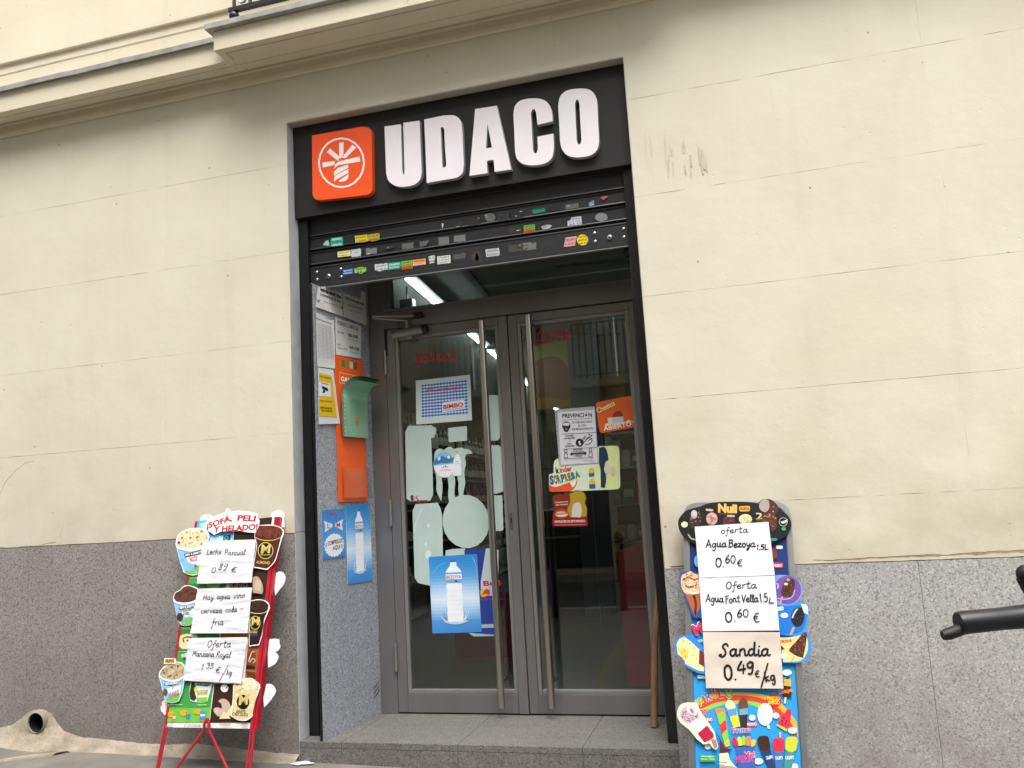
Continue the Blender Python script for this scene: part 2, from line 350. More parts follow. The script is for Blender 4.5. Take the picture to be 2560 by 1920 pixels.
# a pen alphabet: each glyph is (advance, strokes), baseline 0, x-height 5, ascender 9
G = {
 'a': (5.6, ['4,4.3 2.6,5 .9,3.8 .5,1.6 1.6,0 3.2,1 4.1,4.4', '4.1,4.8 3.9,1.2 4.6,0 5.5,.7']),
 'c': (4.6, ['3.9,4 2.6,5 .9,3.8 .5,1.7 1.6,.1 3.2,.2 4.4,1.1']),
 'd': (5.6, ['4,3.8 2.4,4.8 .9,3.6 .6,1.5 1.7,0 3.3,1 4.2,4', '4.3,9.6 4.1,5 4.0,1.3 4.6,0 5.5,.6']),
 'e': (4.6, ['.7,2.4 3.4,3 3.4,4.6 2.2,5 .8,3.6 .6,1.5 1.8,.1 4.4,1']),
 'f': (4.0, ['3.9,8.4 2.9,9.2 2.2,7.5 1.9,3 1.5,-2 .8,-4 .2,-3', '.3,4.2 2,4.6 3.9,5.1']),
 'g': (5.2, ['4,4.3 2.5,5 .9,3.7 .7,1.8 1.9,.4 3.4,1.4 4.1,4.5', '4.2,4.8 4,0 3.4,-3.4 2,-4 1.2,-2.8']),
 'h': (5.4, ['1.1,9.4 .8,5 .7,0', '.8,2.6 2.1,4.7 3.6,4.6 3.9,2.6 3.9,.8 4.5,0 5.3,.6']),
 'i': (2.6, ['1.1,4.8 1,1 1.5,0 2.5,.7', '1.3,7 1.4,7.2']),
 'k': (4.8, ['1,9 .8,4 .8,0', '3.9,4.8 1,2.3 4,0']),
 'l': (2.8, ['.6,1 2.2,6.5 1.9,9 1.2,8.6 1,3 1.3,.2 2.7,.6']),
 'n': (5.6, ['.9,4.8 .8,0', '.8,2.8 2.2,4.8 3.6,4.6 3.9,2.4 4.0,.6 4.7,0 5.5,.6']),
 'o': (4.9, ['2.4,5 .9,4 .7,1.6 2,0 3.7,.9 4,3.4 2.9,5 2.2,4.9']),
 'r': (4.0, ['.9,4.9 1.1,2.4 .9,0', '1,3 2,4.8 3.5,4.9']),
 's': (4.3, ['3.5,4.4 2.2,5 1.2,4 2.7,2.4 2.6,.7 1.1,.1 .4,.8']),
 't': (4.4, ['2,8.6 1.8,3 1.9,.5 2.8,0 3.9,.8', '.3,5.8 3.9,6.2']),
 'u': (5.6, ['.8,4.8 .8,1.4 1.8,.1 3.2,.8 4,4.6', '4.1,4.8 3.9,1 4.6,0 5.5,.6']),
 'v': (4.6, ['.6,4.8 1.8,.3 2.2,.3 3.6,4.6 4.4,4.7']),
 'y': (5.0, ['.7,4.8 1,2 2.2,1.2 3.8,3', '4.2,4.8 3.5,0 2.4,-3.6 1.1,-3.8 1.2,-2.4 4.6,.9']),
 'z': (4.6, ['.6,4.6 3.7,4.8', '3.7,4.8 .7,.3', '.7,.3 4.2,.3']),
 'A': (6.4, ['.3,0 2.9,9 3.2,9 5.6,0', '1.4,3.2 4.9,3.6']),
 'B': (6.0, ['1.2,9 .9,0', '.6,8.6 3.6,9.2 4.6,7.4 3,5.3 1.2,4.9', '1.2,4.9 4,4.9 5,2.6 3.6,.4 .6,0']),
 'C': (6.2, ['5.3,7.2 4.6,8.8 2.8,8.6 1,6 .7,3 2,.3 4,.2 5.9,1.8']),
 'F': (5.2, ['1.4,8.6 1.3,4 .9,-1', '.8,8.4 5,9', '1.3,5 4,5.3']),
 'H': (6.6, ['1.3,8.8 1,0', '5.2,9 4.8,0', '1.1,4.4 5,5']),
 'L': (5.2, ['1.2,9 .9,3 .7,.2', '.7,.2 2.5,.2 4.8,.7']),
 'M': (7.2, ['.4,0 1.5,8.4', '1.5,8.4 3.3,3.4', '3.3,3.4 5.4,8.8', '5.4,8.8 6,3 6.5,0']),
 'O': (6.2, ['3,8.8 1.2,7 .9,2.6 2.4,0 4.4,1.2 5.2,5 4.3,8.2 2.8,8.9']),
 'P': (5.6, ['1.3,9 .9,0', '.6,8.4 3.3,9.2 4.6,7.3 3.3,4.8 1.2,4.3']),
 'R': (6.0, ['1.2,8.8 .9,0', '.7,8.4 3.4,9 4.5,7.2 3,5 1.1,4.5', '2,4.6 5.4,.1']),
 'S': (6.4, ['5.3,7.6 4.6,9 3.2,8.9 2.2,7 3.8,4 3.6,1 1.9,-.3 .2,.6 1.2,1.4']),
 'V': (5.4, ['.5,9 2.4,.2', '2.4,.2 5,9']),
 '0': (5.4, ['2.6,9 1,7.4 .7,2.6 2.2,0 4,1.2 4.7,5 3.9,8.2 2.4,9']),
 '1': (3.0, ['1,7.4 2.0,9', '2.0,9 1.4,0']),
 '3': (5.0, ['.8,8.2 2.4,9 3.9,7.6 2.2,5', '2.2,5 4.2,3.6 3.6,.6 1.6,0 .4,1']),
 '4': (5.4, ['2.8,9 .5,3.2 4.9,3.4', '4,6.4 3.6,0']),
 '5': (5.0, ['1.4,8.6 1,5', '1,5 2.8,5.6 4.2,3.8 3.2,.6 .6,.2', '1.4,8.6 4.4,8.9']),
 '6': (5.2, ['3.9,9 1.8,6.2 .8,2.6 1.8,0 3.9,.8 4.2,3.4 2.6,4.6 .9,3']),
 '8': (5.2, ['4,8 2.6,9 1.2,7.6 3.6,3.6 3.6,1 2.2,0 .8,1.4 1.6,3.8 4,7 3.9,8.2']),
 '9': (5.2, ['4,7.6 2.8,9 1,7.6 1,5.4 2.6,4.6 4,6.6', '4.1,8.2 3.8,3 3,.2 1.4,.1']),
 '€': (5.2, ['4.4,7.4 3,8.4 1.3,6 1.1,2.6 2.4,.3 4.5,.6', '.3,5 3.4,5.2', '.2,3.4 3.2,3.6']),
 '/': (4.4, ['4.2,10.5 .4,-3.5']), '.': (2.2, ['.9,.1 1.1,.3']), ',': (2.0, ['1,.4 .6,-1']), '-': (4.4, ['.6,3.2 3.6,3.5']), ' ': (3.4, []),
}
def inpoly(q, pts):
    x, y = q; c = False; n = len(pts)
    for i in range(n):
        (x1, y1), (x2, y2) = pts[i][:2], pts[i - 1][:2]
        if (y1 > y) != (y2 > y) and x < (x2 - x1) * (y - y1) / (y2 - y1) + x1: c = not c
    return c
class Pr(MB):                                                        # flat print: coloured layers a hair above each other
    def __init__(s, z=.0006, step=.00012, disp=None): super().__init__(); s.z = z; s.step = step; s.disp = disp
    def _put(s, vs, fs, c, z=None):
        z = s.z if z is None else z
        s.add([(x, y, z + (s.disp(x, y) if s.disp else 0)) for x, y in vs], fs, lin(c) if isinstance(c, str) else c)
    def poly(s, pts, c, step=True):
        pts = [p[:2] for p in pts]; fs = []
        for t in tessellate_polygon([[Vector((*p, 0)) for p in pts]]):
            a, b, d = [Vector(pts[i]) for i in t]
            fs.append(tuple(t) if (b - a).cross(d - a) > 0 else tuple(reversed(t)))
        s._put(pts, fs, c); s.z += s.step if step else 0
        return s
    def sp(s, pts, c, k=4): return s.poly(spline(pts, k), c)
    def fleck(s, pts, cols, n, size, seed=1, asp=2.2):              # small uneven dabs of colour inside an outline
        rn = random.Random(seed); xs = [q[0] for q in pts]; ys = [q[1] for q in pts]; k = 0; t = 0
        while k < n and t < n * 6:
            t += 1; q = (rn.uniform(min(xs), max(xs)), rn.uniform(min(ys), max(ys))); a = rn.uniform(0, 3.14); r_ = size * rn.uniform(.5, 1.3)
            pp = [(q[0] + r_ * (math.cos(u) * math.cos(a) * asp - math.sin(u) * math.sin(a)) * rn.uniform(.7, 1.2), q[1] + r_ * (math.cos(u) * math.sin(a) * asp + math.sin(u) * math.cos(a)) * rn.uniform(.7, 1.2)) for u in (0, 1.05, 2.1, 3.14, 4.2, 5.2)]
            if not all(inpoly(v, pts) for v in pp): continue
            s._put(pp, [tuple(range(6))], rn.choice(cols)); s.z += s.step * .04; k += 1
        s.z += s.step; return s
    def stroke(s, pts, w, c, smooth=True, step=True, taper=None):
        pts = spline(pts, 5, False) if smooth and len(pts) > 2 else [p[:2] for p in pts]
        for i in range(len(pts) - 1):
            a, b = Vector(pts[i]), Vector(pts[i + 1]); d = b - a
            if d.length < 1e-6: continue
            n = Vector((-d.y, d.x)).normalized() * w / 2
            s._put([a - n, b - n, b + n, a + n], [(0, 1, 2, 3)], c)
        for p in pts:
            s._put([(p[0] + w / 2 * math.cos(t * math.pi / 3), p[1] + w / 2 * math.sin(t * math.pi / 3)) for t in range(6)], [tuple(range(6))], c, s.z + s.step * .4)
        if step: s.z += s.step
        return s
    def text(s, st, p0, p1, h, c, bold=1, shear=0, mir=False):
        vs, ts = text_tris(st, bold)
        if not vs: return s
        x0 = min(v[0] for v in vs); x1 = max(v[0] for v in vs)
        p0, p1 = Vector(p0[:2]), Vector(p1[:2]); X = (p1 - p0) / (x1 - x0); Y = Vector((-X.y, X.x)).normalized() * (h / .72) * (-1 if mir else 1)
        fs = []
        out = [p0 + X * (x - x0 + shear * y) + Y * y for x, y in vs]
        for t in ts:
            a, b, d = [out[i] for i in t]
            fs.append(t if (b - a).cross(d - a) > 0 else t[::-1])
        s._put(out, fs, c); s.z += s.step; return s
    def hand(s, st, p0, p1, h, w, c, seed=0):                        # h = height of the x (lower-case) letters
        adv = sum(G[ch][0] for ch in st); p0, p1 = Vector(p0[:2]), Vector(p1[:2]); X = (p1 - p0) / adv; Y = Vector((-X.y, X.x)).normalized() * (h / 5)
        x = 0; rn = random.Random(seed or len(st))
        for ch in st:
            a, sts = G[ch]; dy = rn.uniform(-.35, .35)
            for q in sts:
                pts = [tuple(map(float, u.split(','))) for u in q.split()]
                s.stroke([tuple(p0 + X * (x + u + .08 * v) + Y * (v + dy)) for u, v in pts], 1.18 * w * rn.uniform(.85, 1.12), c, step=False)
            x += a
        s.z += s.step; return s
    def grid(s, c4, nx, ny, c):                                      # a sheet spanned by 4 corners (TL TR BR BL) following disp
        a, b, d, e = [Vector(p[:2]) for p in c4]; vs = []
        for j in range(ny + 1):
            for i in range(nx + 1):
                u, v = i / nx, j / ny; vs.append(tuple(a.lerp(b, u).lerp(e.lerp(d, u), v)))
        s._put(vs, [(j * (nx + 1) + i, (j + 1) * (nx + 1) + i, (j + 1) * (nx + 1) + i + 1, j * (nx + 1) + i + 1) for j in range(ny) for i in range(nx)], c)
        s.z += s.step; return s
def crumple(seed, amp, fx=9, fy=34, lift=None):
    def d(x, y):
        n1 = noise.noise(Vector((x * fx, y * fy, seed))) ; n2 = noise.noise(Vector((x * fx * 2.7 + 5, y * fy * 1.9, seed + 3)))
        n3 = noise.noise(Vector((x * 60, y * 60, seed + 9)))
        return amp * (n1 + .4 * n2 + .06 * n3)
    return d

# ================================================================== SETTING
GZ = -1.24
def gz(x): return -1.235 - .03 * x if x < 0 else -1.235 - .022 * min(x, 5)
p = MB(); xs = [-14, -5, -2, -1, 0, 1, 2, 3, 5, 14]; ys = [.1, -1, -2.5, -4.9]
for i in range(len(xs) - 1):
    for j in range(len(ys) - 1):
        a, b, c_, d = xs[i], xs[i + 1], ys[j], ys[j + 1]
        p.add([(a, d, gz(a) + .012 * (d)), (b, d, gz(b) + .012 * d), (b, c_, gz(b) + .012 * c_), (a, c_, gz(a) + .012 * c_)], [(0, 1, 2, 3)])
tag(link('pavement', p, 'pave'), kind='structure')
tag(boxo('kerb', (-14, 14, -5.06, -4.9, -1.6, -1.30), 'gran_r'), kind='structure')
tag(boxo('road', (-14, 14, -8.2, -5.06, -1.7, -1.44), 'road'), kind='structure')
tag(boxo('pavement_opposite', (-14, 14, -9.5, -8.2, -1.7, -1.31), 'pave'), kind='structure')

# ---- the building with the shop
bld = thing('shop_building', 'cream plastered building with grey granite base and moulded cornice around the shop doorway', 'building', (0, 0, GZ))
W = 1.9
JL = [-.095, .433, .931, 1.435, 1.936, 2.446]
JR = [-.344, -.063, .437, .940, 1.442, 1.946, 2.446]
rj = random.Random(3)
def slab(x0, x1, z0, z1, y0, y1, j=.0010, gap=.0009, seg=.05):
    vg = gap * (.22 if gap < .0015 else 1)
    x0 += vg * .5; x1 -= vg * .5; z0 += gap; z1 -= gap * .3
    pts = []
    for (ax, az, bx, bz) in ((x0, z0, x1, z0), (x1, z0, x1, z1), (x1, z1, x0, z1), (x0, z1, x0, z0)):
        L = math.hypot(bx - ax, bz - az); m = max(1, int(L / seg))
        for k in range(m):
            t = k / m; h = (az == bz); e = rj.uniform(-j, j) if 0 < k else 0
            pts.append((ax + (bx - ax) * t + (0 if h else e * .5), az + (bz - az) * t + (e if h else 0)))
    m = MB(); m.prism(pts, 0, y1 - y0)
    m.v = [(a, y1 - c, b) for a, b, c in m.v]
    return m
def panels(xs, z0, z1, name, mat, y0=0, y1=.0028, **k):
    for a, b in zip(xs[:-1], xs[1:]): link(name, slab(a, b, z0, z1, y0, y1, **k), mat, bld)
VA = [-3.536, -2.176, -.816]; VB = [-4.2, -2.856, -1.496, -.136]
for i in range(len(JL) - 1):
    xs = [-5.2] + (VB if i % 2 == 0 else VA) + [0.0]
    panels(xs, JL[i], JL[i + 1], 'plaster_panel', 'plaster')
RV = {0: [], 1: [3.22], 2: [2.584, 3.944], 3: [3.264, 4.6], 4: [2.584, 3.944], 5: [3.25, 4.6]}
for i in range(len(JR) - 1):
    panels([W] + RV[i] + [6.4], JR[i], JR[i + 1], 'plaster_panel', 'plaster')
panels([0.0, .95, W], 2.182, 2.446, 'plaster_panel', 'plaster', gap=.0006)
for q in ([-5.2, -4.06, -3.48, -2.9, -2.31, -1.73], [-1.144, -.56, 0.0]): panels(q, -1.5, -.097, 'granite_slab', 'gran_l', y0=.001, y1=.03, j=.0002, gap=.0018, seg=.3)
m = MB(); m.prism([(-1.7291, -1.5), (-1.1449, -1.5), (-1.1449, -.0975), (-1.7291, -.0975)], 0, .029, holes=[[(-1.608 + .0555 * math.cos(k * math.pi / 14), -1.058 + .0555 * math.sin(k * math.pi / 14)) for k in range(28)]])
m.v = [(a, .03 - c, b) for a, b, c in m.v]; link('granite_slab', m, 'gran_l', bld)
panels([W, 2.36, 2.971, 3.57, 4.17, 4.8, 5.5, 6.4], -1.6, -.346, 'granite_slab', 'gran_r', y0=.001, y1=.03, j=.0002, gap=.0018, seg=.3)
link('wall_core', MB().box(-5.2, -.002, .003, .5, -.09, 2.44), 'joint', bld)
link('wall_core', MB().box(W + .002, 6.4, .003, .5, -.34, 2.44), 'joint', bld)
link('wall_core', MB().box(-.001, W + .001, .0031, .5, 2.188, 2.44), 'joint', bld)
link('base_core', MB().box(-5.2, -1.675, .0305, .5, -1.6, -.091).box(-1.5405, -.002, .0305, .5, -1.6, -.091).box(-1.6745, -1.541, .0305, .5, -.99, -.0912).box(-1.6745, -1.541, .0305, .5, -1.6, -1.125), 'grout', bld)
link('base_core', MB().box(W + .002, 6.4, .0305, .5, -1.7, -.341), 'grout', bld)
# reveals of the opening: grey painted edge on the left, plaster above
link('reveal', MB().box(-.0015, .001, .0, .5, -.09, 2.178), 'render_grey', bld)
link('reveal', MB().box(-.0015, .001, .0, .5, -1.23, -.093), 'render_grey', bld)
link('reveal', MB().box(W - .001, W + .0015, .0, .5, -.342, 2.178), 'plaster_side', bld)
link('reveal', MB().box(W - .001, W + .0015, .0, .5, -1.3, -.345), 'gran_r', bld)
link('lintel_soffit', MB().box(0, W, .0, .5, 2.176, 2.1815), 'plaster_side', bld)
# chipped plaster along the foot of the right-hand plaster
ch = Pr(z=.0005, step=.0002); rc = random.Random(5)
def cn(x, k): return noise.noise(Vector((x * 5, k, 0))) + .5 * noise.noise(Vector((x * 17, k, 0))) + .35 * noise.noise(Vector((x * 50, k, 0)))
for k in range(150):
    a, b = 2.55 + k * .012, 2.562 + k * .012
    za, zb = [(-.330 + .010 * min(1, max(0, (x - 2.6) / .8)) + .006 * cn(x, 1)) for x in (a, b)]
    ta, tb = [max(.0, .0055 + .011 * cn(x, 3)) * min(1, (x - 2.5) * 2) for x in (a, b)]
    if ta + tb < .001: continue
    ch.poly([(a, za - ta), (b, zb - tb), (b, zb + tb * .5), (a, za + ta * .5)], 'a98a6c' if cn(a, 5) > .05 else '93836c', step=False)
    ch.stroke([(a, za + ta * .5), (b, zb + tb * .5)], .0016, '5d5344', False, step=False)  # dark stroke paints the shadow along the chips' upper edge
ch.z += .0002
for k in range(9):
    x = 1.93 + k * .03; ch.stroke([(x, -.336 + rc.uniform(-.002, .002)), (x + .035, -.336 + rc.uniform(-.003, .003))], .004, '463c2c')
ch.v = [(a, -c_, b) for a, b, c_ in ch.v]
tag(link('chipped_edge', ch, 'paper', bld), kind='stuff')
ck = Pr(z=.0003)
for q, wd in (([(-1.9398,-.0875),(-1.9096,-.0906),(-1.8735,-.0977)], .004), ([(-1.8675,-.0979),(-1.7491,-.0906),(-1.6437,-.0874),(-1.551,-.0829)], .0022), ([(-1.6495,-.09),(-1.5858,-.0796),(-1.5396,-.0779)], .005), ([(-1.4898,.0098),(-1.4973,-.0177),(-1.5037,-.0405),(-1.5114,-.0541)], .0018),
              ([(-1.951,.2249),(-1.9104,.2905),(-1.8379,.354),(-1.7649,.3916),(-1.7072,.3962)], .0022)):
    q2 = blob(q + q[::-1], .003, .03, 4)[:max(3, len(blob(q + q[::-1], .003, .03, 4)) // 2)]
    ck.stroke(q2, wd * .8, 'a0957c', smooth=False)
ck.v = [(a, -c_, b) for a, b, c_ in ck.v]
tag(link('plaster_crack', ck, 'paper', bld), kind='stuff')
# scraped patches right of the sign
sc = Pr(z=.0002); rc = random.Random(9)
for cx, z0, z1 in ((1.985, 1.47, 1.72), (2.08, 1.46, 1.73), (2.165, 1.47, 1.72), (2.24, 1.48, 1.70)):
    for k in range(7):
        x = cx + rc.uniform(-.018, .018); a = rc.uniform(z0, z1 - .05); b = a + rc.uniform(.03, .11)
        sc.poly(blob([(x, a), (x + rc.uniform(.003, .009), a), (x + rc.uniform(.003, .009), b), (x, b)], .0018, .012, k), rc.choice(['c8bfa9', 'c5bba4', 'c2b49c', 'cfc8b5']))
sc.v = [(a, -c_, b) for a, b, c_ in sc.v]
tag(link('scraped_patch', sc, 'paper', bld), kind='stuff')

# cornice: profile (y, z) swept along x
def sweep(name, prof, x0, x1, mat, parent, jit=0, seg=.12, seed=1, **k):
    m = MB(); n = max(1, int((x1 - x0) / seg)); L = len(prof); vs = []
    for i in range(n + 1):
        x = x0 + (x1 - x0) * i / n
        for q, (y, z) in enumerate(prof):
            e = noise.noise(Vector((x * 2.2, seed, 0))) * jit + noise.noise(Vector((x * 9, seed, q))) * jit * .25
            vs.append((x, y, z + e))
    fs = [(i * L + q, i * L + (q + 1) % L, (i + 1) * L + (q + 1) % L, (i + 1) * L + q) for i in range(n) for q in range(L)]
    fs += [tuple(range(L))[::-1], tuple(n * L + q for q in range(L))]
    m.add(vs, fs); return link(name, m, mat, parent, **k)
sweep('cornice', [(.3, 2.447), (-.010, 2.447), (-.018, 2.452), (-.019, 2.476), (-.011, 2.481), (-.011, 2.518), (-.030, 2.519), (-.031, 2.532), (-.045, 2.532), (-.046, 2.522), (-.105, 2.522), (-.107, 2.527), (-.112, 2.527), (-.114, 2.521), (-.165, 2.521), (-.166, 2.645), (.3, 2.645)], -5.2, 6.4, 'plaster_up', bld, jit=.0012)
sweep('lead_flashing', [(.0, 2.652), (-.176, 2.646), (-.190, 2.640), (-.192, 2.668), (-.150, 2.690), (.0, 2.70)], -5.2, -.274, 'lead', bld, jit=.009, seg=.06, seed=4)
sweep('lead_flashing', [(.0, 2.652), (-.176, 2.646), (-.190, 2.640), (-.192, 2.668), (-.150, 2.690), (.0, 2.70)], 2.18, 6.4, 'lead', bld, jit=.009, seg=.06, seed=5)
sweep('upper_band', [(.3, 2.60), (.004, 2.60), (-.001, 2.872), (-.006, 2.882), (-.002, 2.955), (.3, 2.955)], -5.2, 6.4, 'plaster_up', bld, jit=.002, seed=7)
sweep('upper_wall', [(.3, 2.94), (-.024, 2.944), (-.024, 2.960), (-.018, 3.2), (-.018, 10.5), (.3, 10.5)], -5.2, 6.4, 'plaster_up', bld, jit=.003, seg=.3, seed=8)
boxo('side_wall', (-14, -5.2, .0, .5, -1.7, 10.5), 'plaster', bld); boxo('side_wall', (6.4, 14, .0, .5, -1.7, 10.5), 'plaster', bld)
link('side_wall', MB().box(-5.2, 6.4, .3, .5, 2.43, 10.5), 'plaster', bld)

# ---- balcony above the door
bal = thing('balcony', 'cream plaster balcony slab with lead capped edge above the shop sign', 'balcony', (.95, -.15, 2.52))
bx0, bx1, by = -.27, 2.17, -.285
m = MB().box(bx0, bx1, by, -.1665, 2.519, 2.632); link('balcony_slab', m, 'plaster_up', bal, bevel=.003)
m = MB().box(bx0 + .003, bx1 - .003, by + .003, -.167, 2.505, 2.519)
m = MB()
for b in ((bx0 + .045, bx1 - .045, by + .040, by + .046), (bx0 + .045, bx0 + .051, by + .047, -.175), (bx1 - .051, bx1 - .045, by + .047, -.175)): m.box(b[0], b[1], b[2], b[3], 2.5165, 2.520)
link('soffit_bead', m, 'plaster_side', bal)
sweep('lead_capping', [(-.10, 2.634), (by - .028, 2.633), (by - .032, 2.634), (by - .033, 2.664), (by + .03, 2.672), (-.10, 2.672)], bx0 - .035, bx1 + .035, 'lead', bal, jit=.0015, seg=.2, bevel=.001)
rail = MB().box(bx0 + .1, bx1 - .1, by - .010, by + .018, 2.722, 2.744); link('bottom_rail', rail, 'iron', bal)
rail = MB().box(bx0 + .1, bx1 - .1, by - .012, by + .02, 3.55, 3.57); link('top_rail', rail, 'iron', bal)
for k in range(5):
    x = bx0 + .125 + k * (bx1 - bx0 - .25) / 4
    link('ball_foot', MB().sphere((x, by + .010, 2.700), .028, 14), 'iron', bal, smooth=True)
for k in range(23):
    x = bx0 + .125 + k * (bx1 - bx0 - .25) / 22
    link('baluster', MB().lathe([(.010, 2.742), (.010, 2.80), (.017, 2.82), (.010, 2.84), (.010, 3.1), (.017, 3.13), (.010, 3.16), (.010, 3.55)], 8, (x, by + .010, 0)), 'iron', bal)
for k in range(11):
    x = bx0 + .18 + k * (bx1 - bx0 - .25) / 11
    pts = [(x + .035 * math.cos(t * .5) * (1 - t * .04), by + .010, 2.79 + .035 * math.sin(t * .5) * (1 - t * .04)) for t in range(14)]
    link('scroll', MB().tube(pts, .006, 8), 'alu' if k == 0 else 'iron', bal, smooth=True)

# ---- recess side walls, ceiling above the shutter box, step
m = MB(); m.prism([(.1305, .004), (.2, .535), (.2, .56), (0, .56), (0, .206), (.1255, .206), (.1225, .004)], -1.136, 1.236); link('recess_side', m, 'gran_in', bld)
link('recess_side', MB().box(0, .2, .207, .56, 1.237, 2.0), 'gran_in', bld)
WO, WX = Vector((.1325, 0, 0)), Vector((.0695, .531, 0)).normalized(); WN = WX.cross(Vector((0, 0, 1)))
def wb(mb):                                                         # (x, y, z) built against a wall at x = .2 -> the slightly splayed recess wall
    mb.v = [tuple(WO + WX * b + Vector((0, 0, c_)) + WN * (a - .2)) for a, b, c_ in mb.v]; return mb
link('recess_side', MB().box(1.882, W - .002, .205, .56, -1.136, 2.0), 'gran_in', bld)
vt = Pr(z=.0008)
for a, b in (((.475, -.985), (.53, -.955)), ((.475, -1.010), (.53, -.980)), ((.475, -1.035), (.53, -1.005))): vt.stroke([a, b], .005, '1c1b1b', smooth=False)
vt.v = [(.2 + c_, a, b) for a, b, c_ in vt.v]; link('vent_slit', wb(vt), 'paper', bld)
step = thing('doorstep', 'grey granite doorstep tiles in front of the glass doors', 'doorstep', (.95, .25, -1.2))
sx = [.0, .235, .85, 1.46, 1.899]
for i in range(4):
    link('tile', MB().box(sx[i] + .0012, sx[i + 1] - .0012, .318, .575, -1.14, -1.136), 'gran_step', step, bevel=.001)
    link('tile', MB().box(sx[i] + .0012, sx[i + 1] - .0012, .155, .316, -1.14, -1.136), 'gran_step', step, bevel=.001)
    link('tile', MB().box(sx[i] + .0012, sx[i + 1] - .0012, -.002, .153, -1.1665, -1.1365), 'gran_step', step, bevel=.001)
for i in range(4): link('riser_slab', MB().box(sx[i] + .0008, sx[i + 1] - .0008, -.0015, .02, -1.35, -1.1675), 'gran_step', step)
link('mortar_bed', MB().box(.002, W - .002, .021, .57, -1.35, -1.1672), 'grout', step)
link('mortar_bed', MB().box(.002, W - .002, .154, .57, -1.1671, -1.1402), 'grout', step)

# cement fillet with the drain pipe
fil = MB(); cols = [(-5.2, -1.05, -.13), (-2.6, -1.09, -.11), (-2.1, -1.10, -.09), (-1.904, -1.098, -.08), (-1.83, -1.085, -.085), (-1.77, -1.05, -.09), (-1.715, -1.012, -.10), (-1.66, -.995, -.11), (-1.60, -.998, -.115), (-1.545, -1.015, -.12), (-1.51, -1.06, -.12), (-1.46, -1.11, -.09), (-1.354, -1.137, -.075), (-1.1, -1.155, -.065), (-.833, -1.169, -.06), (-.58, -1.160, -.055), (-.35, -1.178, -.05), (-.12, -1.195, -.045), (-.002, -1.20, -.035)]
fine = []
for i in range(len(cols) - 1):
    a, b = cols[i], cols[i + 1]; m_ = max(1, int((b[0] - a[0]) / .014))
    for k in range(m_):
        t = k / m_; fine.append(tuple(a[q] + (b[q] - a[q]) * t for q in range(3)))
fine.append(cols[-1]); R_ = 16; vs = []; inside = set()
for x, zt, yw in fine:
    e = noise.noise(Vector((x * 6, 1, 0))); e2 = noise.noise(Vector((x * 17, 2, 0)))
    zt += e2 * .008; yw -= abs(e) * .03; g = gz(x)
    for r in range(R_ + 1):
        t = r / R_; kk = .55 - .22 * math.exp(-((x + 1.608) / .16) ** 2); zm = g + (zt - g) * kk; ym = -.028 - .020 * math.exp(-((x + 1.608) / .1) ** 2)
        if t < .45: y = .004 + (ym - .004) * (t / .45) ** .8; z = zt + (zm - zt) * (t / .45)
        else: u = (t - .45) / .55; y = ym + (yw - ym - .01) * u; z = zm + (g - .005 - zm) * (1 - (1 - u) ** 1.7)
        z += noise.noise(Vector((x * 9, y * 22, 4))) * .007 * math.sin(math.pi * min(1, t * 1.05))
        dx, dz = x + 1.608, z + 1.058; rr_ = math.hypot(dx, dz)
        if rr_ < .0565 and y > -.07: inside.add(len(vs)); q_ = .0568 / max(rr_, .002); x2, z = -1.608 + dx * q_, -1.058 + dz * q_
        else: x2 = x
        vs.append((x2, y, z))
fs = [(i * (R_ + 1) + r, i * (R_ + 1) + r + 1, (i + 1) * (R_ + 1) + r + 1, (i + 1) * (R_ + 1) + r) for i in range(len(fine) - 1) for r in range(R_)]
fil.add(vs, [f for f in fs if not all(i in inside for i in f)])
tag(link('cement_fillet', fil, 'cement', smooth=True), kind='structure')
tg = MB(); vs = []
for i in range(15):                                                 # thin tongue of spilt cement running over the pavement
    t = i / 14; x = -1.36 - .5 * t; y = -.12 - .42 * t + .03 * math.sin(5 * t); wv = .05 * (1 - .25 * t) + .012 * noise.noise(Vector((t * 7, 3, 1)))
    for q, hgt in ((-1, -.004), (-.6, .010), (0, .013), (.6, .010), (1, -.004)): vs.append((x + q * wv * .6, y + q * wv * .8, gz(x) + .012 * y + hgt))
tg.add(vs, [(i * 5 + r, i * 5 + r + 1, (i + 1) * 5 + r + 1, (i + 1) * 5 + r) for i in range(14) for r in range(4)])
tag(link('cement_spill', tg, 'cement', smooth=True), kind='structure')
pt = Pr(z=.002); pt.poly(blob([(-.02, -.06), (.03, -.07), (.10, -.03), (.07, -.015), (.03, .0), (-.01, -.02)], .006, .02, 3), 'cfd2d6')
pt.v = [(a, b - .0, -1.2345 + c_ + .003) for a, b, c_ in pt.v]
tag(link('paint_spill', pt, 'paper'), kind='structure')
pipe = thing('drain_pipe', 'open grey drain pipe end sticking out of the granite base in beige cement', 'pipe', (-1.608, -.04, -1.058))
n_ = 28; vs = []
for y, r in ((.10, .0558), (-.046, .0558), (-.048, .0535), (.10, .0535)):
    for k in range(n_): vs.append((-1.608 + r * math.cos(2 * math.pi * k / n_), y, -1.058 + r * math.sin(2 * math.pi * k / n_)))
link('pipe_wall', MB().add(vs, [(i * n_ + k, i * n_ + (k + 1) % n_, (i + 1) * n_ + (k + 1) % n_, (i + 1) * n_ + k) for i in range(3) for k in range(n_)]), 'pipe', pipe, smooth=True)
vs = [(-1.608 + .053 * math.cos(2 * math.pi * k / n_), y, -1.058 + .053 * math.sin(2 * math.pi * k / n_)) for y in (-.038, .28) for k in range(n_)]
link('pipe_dark_inside', MB().add(vs, [(k, n_ + k, n_ + (k + 1) % n_, (k + 1) % n_) for k in range(n_)] + [tuple(range(n_, 2 * n_))]), 'hole', pipe)  # black inner surface paints the shade inside the pipe

